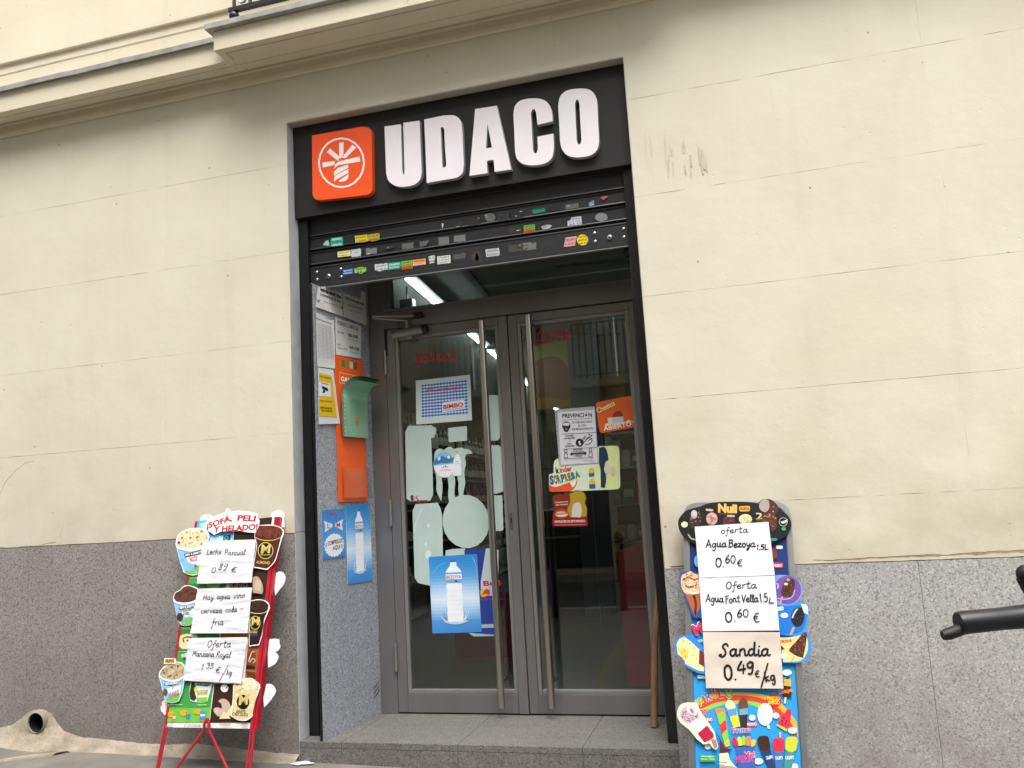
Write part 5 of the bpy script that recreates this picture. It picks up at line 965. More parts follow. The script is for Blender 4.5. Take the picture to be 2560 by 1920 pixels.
for k, cc in enumerate(['4c7a3a', 'b07c40', 'cfc9b4', '8c4a38']): p_.poly([wu(.22 + k * .14, .025), wu(.34 + k * .14, .025), wu(.34 + k * .14, .075), wu(.22 + k * .14, .075)], cc)
p_.stroke([wu(.14, .12), wu(.88, .12), wu(.88, .19), wu(.14, .19), wu(.14, .12)], .0022, 'f2ddd0', False)
p_.text('GAMA', wu(.18, .175), wu(.66, .175), .026, 'f6ece6', 2.5); p_.poly([wu(.70, .14), wu(.84, .14), wu(.84, .178), wu(.70, .178)], '3c2f2c'); p_.stroke([wu(.77, .145), wu(.77, .173)], .003, 'f6ece6', False); p_.stroke([wu(.72, .158), wu(.82, .158)], .003, 'f6ece6', False)
link('printed_heading', onwall(p_, .2072), 'print', oh)
def pocket(z0, z1):
    link('clear_pocket', wb(MB().box(.238, .2395, OY0 + .03, OY1 - .004, z0, z1).box(.2078, .2378, OY0 + .03, OY0 + .0315, z0, z1).box(.2078, .2378, OY1 - .0055, OY1 - .004, z0, z1).box(.2078, .2378, OY0 + .032, OY1 - .006, z0, z0 + .0015)), 'clear', oh)
PZ1a, PZ1b = wu(0, .565)[1], wu(0, .30)[1]; PZ2a, PZ2b = wu(0, .985)[1], wu(0, .765)[1]
pocket(PZ1a, PZ1b); pocket(PZ2a, PZ2b)
lf = thing('leaflet', 'green curled leaflet sticking out of the orange holder', 'leaflet', M=frame((.22, OY0 + .1, PZ1a), (0, 1, 0), (0, 0, 1)))
for kk, (xo, cc) in enumerate(((.2325, '8fbf9f'), (.226, '9cc2ae'), (.220, '7fb28e'))):
    m = MB(); vs = []; n1_ = 16
    for i in range(n1_ + 1):
        t = i / n1_
        if t < .62: x, z, yo = xo, PZ1a + .004 + (PZ1b + .02 - PZ1a) * t / .62, 0
        else:
            a = (t - .62) / .38; ang = a * math.pi * .62; r = .075 + .012 * kk
            x = xo + r * (1 - math.cos(ang)); z = PZ1b + .024 + r * math.sin(ang) * .95; yo = .02 * a
        for q in (0, 1): vs.append((x, (OY0 + .034 if q == 0 else OY1 - .008) + yo, z))
    m.add(vs, [(i * 2, i * 2 + 1, i * 2 + 3, i * 2 + 2) for i in range(n1_)], lin(cc))
    for i in range(n1_ - 7 if kk == 0 else 0):
        z = vs[i * 2][2]; m.add([(xo + .0008, OY0 + .036, z), (xo + .0008, OY0 + .044, z), (xo + .0008, OY0 + .044, z + .007), (xo + .0008, OY0 + .036, z + .007)], [(0, 1, 2, 3)], lin('e8efe8'))
    if kk == 0:
        cy = (OY0 + OY1) / 2 + .02; cz = PZ1a + (PZ1b - PZ1a) * .45
        for (a, b, c2, d2) in ((-.004, .004, -.03, .03), (-.016, -.010, -.01, .022), (.010, .016, -.01, .022), (-.016, .016, -.014, -.006)): m.add([(xo + .001, cy + a, cz + c2), (xo + .001, cy + b, cz + c2), (xo + .001, cy + b, cz + d2), (xo + .001, cy + a, cz + d2)], [(0, 1, 2, 3)], lin('d98a4a'))
    link('leaf_page', wb(m), 'paper', lf)
pk = MB(); pk.box(.2105, .2135, OY0 + .045, OY1 - .02, PZ2a + .01, PZ2b - .01, lin('e0693a')); link('folder_stack', wb(pk), 'paper', oh)
def pL(p, c4):
    skyback(p, c4, ['2b7fcb', '3a8ad0', '4c97d8', '2f80cc'])
    L = lambda u, v: lerp4(c4, u, v)
    p.text('COMPRELOS', L(.2, .13), L(.8, .13), .018, 'a83246', 2); p.poly([L(.08, .22), L(.44, .30), L(.44, .36), L(.10, .46), L(.14, .34)], 'dcdde6'); p.poly([L(.92, .22), L(.56, .30), L(.56, .36), L(.90, .46), L(.86, .34)], 'dcdde6')
    p.text('L', L(.22, .38), L(.34, .38), .026, 'c42f3c', 2); p.text('M', L(.62, .38), L(.78, .38), .026, 'c42f3c', 2)
    st = []
    for k in range(40):
        r = (.40 if k % 2 else .445); a = 2 * math.pi * k / 40; st.append(L(.5 + r * math.cos(a), .74 + r * .56 * math.sin(a)))
    p.poly(st, 'e6e8ea'); p.text('¡¡ COMPRELOS', L(.12, .74), L(.86, .70), .022, '1d1d22', 2.5, .2); p.text('AQUI !!', L(.42, .84), L(.85, .82), .022, '1d1d22', 2.5, .2)
poster('blue_sticker', 'small blue COMPRELOS AQUI sticker on the recess wall below the orange holder', 'sticker', WM(.201), [(.0327,.0143),(.2428,.0183),(.2391,-.2395),(.0341,-.2391)], pL)
poster('water_poster', 'blue mineral water bottle poster on the granite recess wall', 'poster', WM(.2015), [(.2529,.0321),(.4935,.0369),(.4958,-.3964),(.2501,-.3891)], bezoya)

# leaning poles at the right of the doorway
wp = link('wooden_pole', MB().tube([(1.749, .352, -1.134), (1.775, .43, -.75), (1.822, .535, -.36)], [.0175, .017, .016], 14), 'wood', smooth=True); tag(wp, 'thick brown wooden pole leaning in the doorway against the right door', 'pole')
wp = link('wooden_pole', MB().tube([(1.823, .318, -1.135), (1.832, .42, -.75), (1.845, .535, -.42)], .009, 10), 'wood', smooth=True); tag(wp, 'thin pale wooden stick half hidden behind the right shutter rail', 'pole')
wp = link('metal_rod', MB().tube([(1.806, .40, -1.135), (1.82, .50, -.7), (1.828, .538, -.5)], .005, 8), 'alu', smooth=True); tag(wp, 'thin pale metal rod between the two wooden poles', 'rod')

# ================================================================== LEFT ICE CREAM BOARD
BM = frame((-.582, -.03, -.007), (1, 0, 0), (0, .25, .998))
lb = thing('ice_cream_stand', 'red framed ice cream board with handwritten milk, wine and apple notes', 'display stand', M=BM)
def lo_(name, mb, mat, parent, **k): return link(name, mb, mat, parent, world=False, **k)
BW, BH = .515, -1.03
lo_('side_rail', MB().box(0, .014, BH, 0, -.02, .010), 'redmetal', lb, bevel=.002)
lo_('side_rail', MB().box(BW - .030, BW - .012, BH, 0, -.02, .010), 'redmetal', lb, bevel=.002)
lo_('side_rail', MB().box(BW - .0115, BW, BH, 0, -.035, .004), 'redmetal', lb, bevel=.002)
lo_('cross_rail', MB().box(.0145, BW - .0305, BH + .0, BH + .012, -.02, -.004), 'redmetal', lb)
inv = BM.inverted()
def legpath(pts, r=.007, name='leg'): return lo_(name, MB().tube([inv @ Vector(q) for q in pts], r, 10), 'redmetal', lb, smooth=True)
legpath([(-.575, -.285, -1.00), (-.585, -.345, -1.222)]); legpath([(-.563, -.285, -1.00), (-.573, -.350, -1.222)], .005)
legpath([(-.075, -.285, -1.00), (-.070, -.345, -1.238)]); legpath([(-.090, -.285, -1.00), (-.088, -.350, -1.238)], .005)
legpath([(-.33, -.292, -.955), (-.345, -.296, -.985), (-.345, -.298, -1.01), (-.50, -.36, -1.225)]); legpath([(-.33, -.292, -.955), (-.315, -.296, -.985), (-.315, -.298, -1.01), (-.13, -.36, -1.238)])
# printed panel
pb = Pr(z=.004); pb.prism([(.0145, BH + .002), (BW - .031, BH + .002), (BW - .031, -.004), (.0145, -.004)], -.002, .004, lin('e6e4df')); pb.z = .0042
X0, X1 = .024, BW - .045
pb.poly([(.0151,.0044),(.2315,.0043),(.25,-.1162),(.0006,-.124)], '4fb0e6'); pb.sp([(.1181,-.0873,1),(.1489,-.0794),(.1772,-.0899),(.2085,-.0867),(.2459,-.1068,1),(.2473,-.1161,1),(.075,-.1179)], 'a8d8f2'); pb.sp([(.0254,-.0174,1),(.0457,-.009),(.0746,-.0198),(.0933,-.0348),(.0638,-.0522)], '9fd4f2')
pb.poly([(.1876,-.0821),(.2317,-.0832),(.2341,-.1155),(.1889,-.1135)], '2a2f33'); pb.stroke([(.2015,-.1095),(.1966,-.0954),(.2062,-.0889),(.2179,-.0964),(.2144,-.1077)], .006, '3fb0d6'); pb.stroke([(.2045,-.1119),(.2004,-.1025),(.2087,-.1052)], .007, '9bcf3a')
pb.poly([(.2505,-.0678),(.3942,-.0676),(.4192,-.3198),(.2574,-.3325)], '2c1d17'); pb.poly([(.393,-.003),(.4703,.0009),(.4687,-.046),(.391,-.0445)], '34241b')
pb.poly([(.4035,-.2442),(.4843,-.2779),(.4934,-.4388),(.4358,-.4374),(.2712,-.355),(.2551,-.3347)], '3a2620')
pb.poly([(-.0004,-.2844),(.247,-.3322),(.2437,-.3608),(.0635,-.3603),(.0037,-.3519)], '3f9a45'); pb.poly([(-.0003,-.3294),(.247,-.3322),(.2434,-.3586),(.0639,-.3625),(.0003,-.3919)], '2b7a3b'); pb.poly([(.003,-.5368),(.0842,-.5381),(.2445,-.5747),(.2448,-.6086),(-0,-.6057)], '2d7d3c')
pb.sp([(.1224,-.3352,1),(.1641,-.3342),(.206,-.3354,1),(.2036,-.3531),(.1679,-.3574),(.1352,-.3489)], '76b05a'); pb.text('KING', (.2663,-.357), (.3739,-.3579), .024, 'a8a08a', 1)
pb.poly([(.0052,-.5344),(.0733,-.5355),(.2461,-.5851),(.2451,-.6105),(.0877,-.6171),(.089,-.6679),(.0063,-.6681)], '2d7d3c'); pb.poly([(.0069,-.6715),(.0897,-.6721),(.1021,-.8136),(.2493,-.8215),(.2506,-.9341),(.0053,-.9363),(.0083,-.9119)], '3c9446'); pb.poly([(-.002,-.9384),(.2524,-.9361),(.2522,-1.0033),(.0035,-1.0066)], '63b545')
pb.poly([(.2534,-.5831),(.4813,-.5862),(.485,-.6133),(.4825,-.8051),(.4242,-.8052),(.4158,-.6125),(.2546,-.6064)], '9a5a2a'); pb.poly([(.4437,-.8052),(.4874,-.8051),(.478,-.7729),(.4208,-.7647)], '5a3220'); pb.poly([(.255,-.8256),(.5046,-.8251),(.4964,-.971),(.4862,-1.0003),(.2571,-1.0033)], '38211b')
pb.sp([(.0131,-.6205,1),(.0136,-.5949),(.0459,-.5859),(.0876,-.5873),(.1183,-.6004),(.1187,-.6175,1),(.0907,-.6341),(.0875,-.6595,1),(.0384,-.659,1),(.0171,-.6419)], 'e2c795'); pb.stroke([(.0426,-.6251),(.0343,-.608),(.0587,-.5997),(.0858,-.6064),(.0777,-.6191),(.0592,-.6168)], .007, '5a3520'); pb.sp([(.0147,-.6291,1),(.0837,-.6383,1),(.0849,-.6594,1),(.0483,-.657),(.0206,-.647)], 'd9c8a8'); pb.sp([(.0884,-.5915,1),(.1087,-.5897),(.121,-.6069),(.1073,-.611,1)], 'd8d0b8')
pb.text("BEN & JERRY'S", (.0423,-.7004), (.0852,-.6898), .016, 'eef0ea', 3); pb.text('Home', (.0535,-.7139), (.0886,-.7091), .016, '1d1d1d', 2)
pb.sp([(.4248,-.6748,1),(.4587,-.6709),(.4749,-.7161),(.4759,-.7405,1),(.4269,-.7566,1),(.4234,-.7158)], '6e3a26'); pb.stroke([(.4338,-.72),(.4451,-.679),(.4593,-.675)], .006, 'd9a89a'); pb.stroke([(.4418,-.7241),(.4541,-.7078),(.47,-.7161),(.4619,-.7283)], .006, 'c9a494'); pb.poly([(.4239,-.7363),(.474,-.7446),(.4758,-.7576),(.4245,-.7566)], '2c1a16')
# printed tub and details on the lower panel
for q, cc in (([(.1157,-.8185,1),(.245,-.8256,1),(.2286,-.9063,1),(.2048,-.9125),(.1799,-.9127),(.1493,-.9089),(.1307,-.903,1),(.1174,-.8707,1)], 'cfe0ea'), ([(.1233,-.8185,1),(.1385,-.8184,1),(.1534,-.8462),(.1526,-.8705),(.1636,-.8907),(.1539,-.9069,1),(.13,-.899,1),(.1189,-.8707,1)], '3a2a20'), ([(.1611,-.8907,1),(.2277,-.8863,1),(.2261,-.9064,1),(.2047,-.9117),(.1696,-.9108,1)], '79b84a'), ([(.1587,-.8624,1),(.2266,-.85,1),(.2264,-.8782,1),(.1661,-.8907,1)], 'e6d8a0')): pb.sp(q, cc)
pb.poly([(.1336,-.8197),(.2301,-.8256),(.2221,-.8378),(.1408,-.8319)], '16181a'); pb.text("BEN & JERRY'S", (.1413,-.8291), (.2223,-.833), .009, 'e8e8e0', 2); pb.text('FUDGE', (.1638,-.8713), (.2259,-.8662), .014, 'b0522c', 2); pb.text('BROWNIE', (.1654,-.8806), (.2246,-.8762), .010, '7a8a3a', 2); pb.poly([(.162,-.8522),(.1622,-.8562),(.1616,-.8599),(.1601,-.8627),(.1579,-.8646),(.1552,-.8652),(.1523,-.8646),(.1494,-.8628),(.1469,-.8599),(.145,-.8563),(.1439,-.8523),(.1436,-.8483),(.1443,-.8446),(.1458,-.8418),(.148,-.8399),(.1507,-.8392),(.1536,-.8399),(.1564,-.8417),(.1589,-.8446),(.1608,-.8482)], 'b8d430')
for q in ([(.0549,-.968),(.0545,-.972),(.0518,-.9756),(.0472,-.9785),(.0411,-.9803),(.0341,-.981),(.0268,-.9805),(.0199,-.9788),(.0143,-.976),(.0103,-.9725),(.0084,-.9685),(.0088,-.9645),(.0114,-.9609),(.016,-.958),(.0222,-.9561),(.0292,-.9554),(.0365,-.956),(.0434,-.9577),(.049,-.9605),(.053,-.9641)], [(.129,-.9612),(.1286,-.9652),(.126,-.9688),(.1214,-.9716),(.1153,-.9735),(.1083,-.9742),(.1011,-.9737),(.0943,-.9719),(.0887,-.9692),(.0848,-.9656),(.0829,-.9617),(.0833,-.9577),(.086,-.9541),(.0906,-.9512),(.0967,-.9494),(.1037,-.9487),(.1109,-.9492),(.1177,-.951),(.1233,-.9538),(.1272,-.9573)], [(.2062,-.9556),(.2057,-.9593),(.2031,-.9627),(.1985,-.9654),(.1924,-.9671),(.1855,-.9678),(.1783,-.9673),(.1717,-.9657),(.1662,-.9631),(.1623,-.9598),(.1606,-.9561),(.161,-.9524),(.1637,-.949),(.1683,-.9463),(.1744,-.9446),(.1814,-.9439),(.1885,-.9444),(.1952,-.9461),(.2007,-.9487),(.2045,-.952)]): pb.poly(q, 'f09a1c')
pb.text('€', (.0426,-.9729), (.0512,-.9728), .010, '6a3a10', 1); pb.text('€', (.1154,-.9665), (.1234,-.9665), .010, '6a3a10', 1); pb.text('€', (.1959,-.9617), (.2033,-.9616), .010, '6a3a10', 1)
pb.poly([(.0409,-.977),(.0609,-.9759),(.061,-.9899),(.0484,-.9901)], 'd8c8a8'); pb.poly([(.1159,-.9693),(.1417,-.9651),(.1382,-.9878),(.1233,-.988)], '3b7cc4'); pb.poly([(.1964,-.9506),(.23,-.9502),(.2283,-.9867),(.2002,-.987)], '3b8ccc'); pb.poly([(.2016,-.9664),(.2278,-.9661),(.2262,-.9741),(.2005,-.9744)], 'dfe8ee')
pb.text('MINI', (.0403,-1.001), (.067,-1.0006), .008, 'd8842a', 2); pb.text('TARRO', (.1128,-.9992), (.1452,-.9988), .008, 'd8842a', 2); pb.text('TARRO', (.197,-.9974), (.23,-.9969), .008, 'd8842a', 2)
pb.text('Cantidad recomendada', (.0084,-.9261), (.0917,-.9243), .005, 'e8f0e4', 1); pb.text('Cantidad recomendada', (.1746,-.9248), (.2292,-.9243), .005, 'e8f0e4', 1); pb.text('Contiene', (.0214,-.3017), (.064,-.3022), .005, 'e8f0e4', 1); pb.stroke([(.0222,-.3063),(.0966,-.3077)], .001, 'cfe0c8', False); pb.text('Contiene', (.0175,-.5562), (.0665,-.5561), .005, 'e8f0e4', 1); pb.stroke([(.0183,-.5605),(.0754,-.5622)], .001, 'cfe0c8', False)
pb.poly([(.3403,-.8456),(.3401,-.8513),(.3378,-.8564),(.3337,-.8605),(.3281,-.8632),(.3215,-.8641),(.3147,-.8632),(.3083,-.8607),(.3028,-.8566),(.2989,-.8514),(.2969,-.8457),(.2971,-.84),(.2993,-.8348),(.3035,-.8307),(.3091,-.828),(.3157,-.8271),(.3225,-.828),(.329,-.8306),(.3344,-.8347),(.3383,-.8399)], 'ece8e0'); pb.text('€', (.327,-.8488), (.3378,-.8488), .012, '38211b', 1)
pb.sp([(.2928,-.9059,1),(.3106,-.8946),(.3356,-.8976),(.3576,-.9134),(.3777,-.9488,1),(.3789,-.9724,1),(.3438,-.9806,1),(.2987,-.9733,1),(.276,-.9537),(.2758,-.9379),(.2973,-.9337,1),(.3175,-.9375),(.3119,-.9177)], 'b8a294'); pb.poly([(.3735,-.9212),(.3803,-.9723),(.3462,-.9649)], 'd8c8a0'); pb.poly([(.3319,-.9512),(.3773,-.9841),(.3115,-.9857)], 'd9c9a2'); pb.poly([(.3037,-.9495),(.3036,-.9532),(.3022,-.9565),(.2996,-.9592),(.2961,-.9609),(.2919,-.9615),(.2876,-.961),(.2835,-.9593),(.2801,-.9567),(.2776,-.9534),(.2763,-.9498),(.2764,-.9461),(.2778,-.9428),(.2804,-.9401),(.284,-.9384),(.2881,-.9378),(.2924,-.9383),(.2965,-.94),(.3,-.9426),(.3025,-.9459)], 'c4b0a4')
pb.text('ESTE CARTEL ES RECICLABLE', (.1173,-1.0237), (.2161,-1.0223), .011, '3a3a3a', 1); pb.text('WWW.FRIGO.ES', (.3165,-1.017), (.3793,-1.0161), .011, '3a3a3a', 1); pb.stroke([(.2914,-1.0244),(.4014,-1.0247)], .001, '888888', False)
for q in ([(.0084,-1.0137),(.0586,-1.0123)], [(.0097,-1.0205),(.0514,-1.0195)], [(.011,-1.0272),(.0512,-1.0267)], [(.4401,-1.011),(.4744,-1.0109)], [(.453,-1.0174),(.4744,-1.0171)], [(.4397,-1.0245),(.4764,-1.0244)]): pb.stroke(q, .0022, '8a8a88', False)
lo_('printed_panel', pb, 'print', lb)
cutn = [0]
def cutout(name, outline, fn, parent, z=.012, t=.003, border='eeeeee', label=None, mat='print'):
    cutn[0] += 1; z += .0011 * cutn[0] * .3
    p_ = Pr(z=z); p_.prism(spline(outline, 3), z, z + t, lin(border)); p_.z = z + t + .0002
    if fn: fn(p_)
    o = lo_(name, p_, mat, parent)
    if label: o['label'] = label
    return o
for q in ([(-.0018,-.0019,1),(.0088,.0156),(.0159,.0376),(.0424,.0419),(.0675,.0387),(.0865,.022),(.0846,.0009,1),(.0284,-.0034,1)], [(.4421,-.0009,1),(.4439,.0245),(.4629,.0374),(.4856,.0418),(.5126,.0324),(.5241,.011),(.5257,-.0098),(.5335,-.0514,1),(.5053,-.0509,1),(.4504,-.0244,1)], [(.5094,-.2963,1),(.5227,-.2827),(.5452,-.2821),(.5665,-.3003),(.5714,-.3201),(.5658,-.346),(.5422,-.3755),(.5238,-.4018,1),(.5101,-.34,1)], [(.5194,-.6137,1),(.5583,-.6121),(.5761,-.6185),(.5762,-.6309),(.5852,-.6515),(.5731,-.6698),(.5568,-.675,1),(.5755,-.6882),(.5803,-.7065),(.5644,-.7328),(.5304,-.7488,1),(.5197,-.6878,1)], [(.5311,-.8251,1),(.5576,-.8258),(.5789,-.8428),(.587,-.8606),(.567,-.8961),(.5329,-.9324,1),(.523,-.8885,1)], [(-.0245,-.9008,1),(-.0445,-.9034),(-.0552,-.9144),(-.0517,-.9246),(-.0585,-.9368),(-.0512,-.953),(-.038,-.9629),(-.0286,-.9721,1),(-.0114,-.9687,1)]):
    cutout('card_cloud', q, None, lb, z=-.024, mat='print', border='e4e5ea')
def head(p):
    p.text('¡SOFÁ,', (.0871,-.0463), (.2388,-.0092), .030, 'b01f2c', 4); p.text('PELI', (.2682,-.0107), (.3799,-.0209), .030, 'b01f2c', 4); p.text('Y HELADO!', (.1308,-.067), (.3991,-.0656), .031, 'b01f2c', 4)
cutout('heading_cutout', [(.0637,-.0193,1),(.0878,-.0016),(.1324,.022),(.1889,.038,1),(.194,.0566,1),(.2075,.0559,1),(.2209,.0386,1),(.2631,.0411),(.3167,.0359),(.3901,.018,1),(.3884,-.0074,1),(.4054,-.0175,1),(.4034,-.0589,1),(.3909,-.0812,1),(.333,-.0763),(.2789,-.0646),(.1734,-.0666,1),(.1562,-.0751,1),(.1385,-.0813,1),(.1204,-.0688,1),(.0856,-.0532,1),(.0696,-.0384,1)], head, lb, z=.014)
def tub(ice, icec, rim, body, stripe, grn, band, t1, t2, chips, label, bodyc='7db4e0', l2='c9302c', dark='6a4a30', tall=.011):
    def f(p):
        p.sp(body, bodyc); p.sp(stripe, 'e6eef2'); p.sp(grn, '6fb24a')
        p.sp(ice, icec); o_ = spline(ice, 3); base = lin(icec)
        p.fleck(o_, [tuple(v * f for v in base) for f in (.62, .75, .88, 1.12, 1.25)], 60, .0042, 5, 3.0)
        p.fleck(o_, [dark], 14, .0016, 8, 1.4)
        ob_ = spline(body, 3); p.fleck(ob_, [tuple(v * f for v in lin(bodyc)) for f in (.8, .9, 1.12)], 18, .004, 6, 1.8)
        for i, q in enumerate(chips): p.poly(q, dark)
        p.stroke(rim, .006, 'dde6f2'); p.poly(band, '17191c'); p.text("BEN & JERRY'S", t1[0], t1[1], tall, 'eceade', 3)
        for s_, a, b, h in t2: p.text(s_, a, b, h, l2, 2)
    return f
cutout('tub_cutout', [(-.0937,-.12,1),(-.0932,-.0873),(-.0763,-.0598),(-.0356,-.0428),(.0072,-.0378),(.0566,-.0415),(.0918,-.0582),(.11,-.0869),(.1062,-.1123,1),(.0776,-.1272,1),(.0865,-.1919,1),(.0795,-.2847,1),(.0512,-.2896),(.0297,-.2889),(-.0159,-.2725,1),(-.0472,-.219,1)], tub(
    [(-.0847,-.1274,1),(-.0877,-.0875),(-.053,-.0524),(.008,-.0425),(.0632,-.0484),(.1042,-.0844),(.1027,-.1075,1),(.0724,-.1339),(.0049,-.1483),(-.0616,-.14,1)], 'd9cba6', [(-.0884,-.1249),(-.0661,-.1454),(-.0261,-.1563),(.0181,-.1617),(.0805,-.1504)], [(-.0809,-.1392,1),(-.0254,-.16),(.0189,-.1664),(.0832,-.1505,1),(.0838,-.201,1),(.0791,-.2824,1),(.0291,-.2853),(-.0108,-.2713,1),(-.0481,-.2144,1)],
    [(-.0186,-.1833,1),(.0791,-.1733,1),(.0846,-.2374,1),(.0186,-.2259),(-.0063,-.2068)], [(-.0072,-.2615,1),(.0259,-.2671),(.0442,-.2496),(.09,-.2376,1),(.0792,-.2833,1),(.0293,-.2867,1),(-.0106,-.2727,1)], [(-.0282,-.1747),(.0771,-.1618),(.0789,-.1788),(-.0194,-.1934)], ((-.0177,-.188), (.0794,-.1752)),
    [('Cookie', (.0069,-.2049), (.059,-.1964), .012), ('Dough', (.0145,-.2176), (.0591,-.2128), .012)], [[(-.0647,-.1142),(-.0646,-.1168),(-.0654,-.1191),(-.0669,-.1209),(-.0689,-.122),(-.0714,-.1224),(-.074,-.1218),(-.0766,-.1205),(-.0787,-.1186),(-.0803,-.1162),(-.0812,-.1135),(-.0813,-.1109),(-.0806,-.1086),(-.0791,-.1068),(-.077,-.1057),(-.0745,-.1054),(-.0719,-.1059),(-.0694,-.1072),(-.0672,-.1092),(-.0656,-.1116)], [(.0025,-.0915),(.0023,-.0926),(.0014,-.0936),(-.0002,-.0944),(-.0022,-.0948),(-.0045,-.0949),(-.0069,-.0946),(-.0092,-.094),(-.011,-.0931),(-.0123,-.092),(-.0129,-.0908),(-.0127,-.0896),(-.0118,-.0886),(-.0102,-.0879),(-.0082,-.0874),(-.0059,-.0874),(-.0035,-.0877),(-.0012,-.0883),(.0006,-.0892),(.0019,-.0903)], [(.0672,-.0594),(.0671,-.0608),(.0662,-.0621),(.0647,-.063),(.0627,-.0636),(.0604,-.0637),(.058,-.0634),(.0558,-.0626),(.0539,-.0615),(.0526,-.0601),(.052,-.0587),(.0521,-.0572),(.053,-.0559),(.0545,-.055),(.0565,-.0544),(.0588,-.0543),(.0612,-.0546),(.0634,-.0554),(.0653,-.0565),(.0666,-.0579)], [(.0463,-.0841),(.0466,-.0852),(.046,-.0866),(.0446,-.0882),(.0426,-.0898),(.04,-.0913),(.0373,-.0925),(.0345,-.0933),(.0321,-.0935),(.0302,-.0933),(.029,-.0926),(.0287,-.0915),(.0293,-.0901),(.0306,-.0885),(.0327,-.0869),(.0352,-.0854),(.038,-.0843),(.0408,-.0835),(.0432,-.0832),(.0451,-.0834)], [(-.0524,-.0891),(-.0522,-.0911),(-.0526,-.0929),(-.0534,-.0943),(-.0547,-.0952),(-.0561,-.0954),(-.0577,-.0951),(-.0593,-.0941),(-.0606,-.0925),(-.0617,-.0907),(-.0623,-.0886),(-.0624,-.0866),(-.062,-.0848),(-.0612,-.0834),(-.06,-.0825),(-.0585,-.0822),(-.0569,-.0826),(-.0554,-.0836),(-.054,-.0851),(-.053,-.087)], [(.0776,-.1272),(.0768,-.1296),(.0738,-.131),(.0698,-.1309),(.0663,-.1292),(.0647,-.1267),(.0655,-.1243),(.0685,-.1229),(.0725,-.1231),(.076,-.1247)], [(.0612,-.2434),(.0611,-.2448),(.0602,-.246),(.0588,-.247),(.0568,-.2475),(.0545,-.2477),(.0521,-.2474),(.0499,-.2467),(.0481,-.2456),(.0468,-.2443),(.0462,-.2429),(.0463,-.2415),(.0472,-.2402),(.0486,-.2393),(.0506,-.2387),(.0529,-.2385),(.0553,-.2388),(.0575,-.2396),(.0593,-.2406),(.0606,-.242)], [(.0115,-.0685),(.0109,-.0698),(.0088,-.0706),(.0061,-.0705),(.0038,-.0695),(.0027,-.0681),(.0033,-.0667),(.0053,-.066),(.008,-.0661),(.0104,-.0671)], [(-.0278,-.062),(-.0283,-.0636),(-.0303,-.0646),(-.033,-.0644),(-.0354,-.0633),(-.0366,-.0616),(-.036,-.06),(-.034,-.059),(-.0313,-.0592),(-.0289,-.0603)]], ''), lb, label='blue tub of cookie dough ice cream')
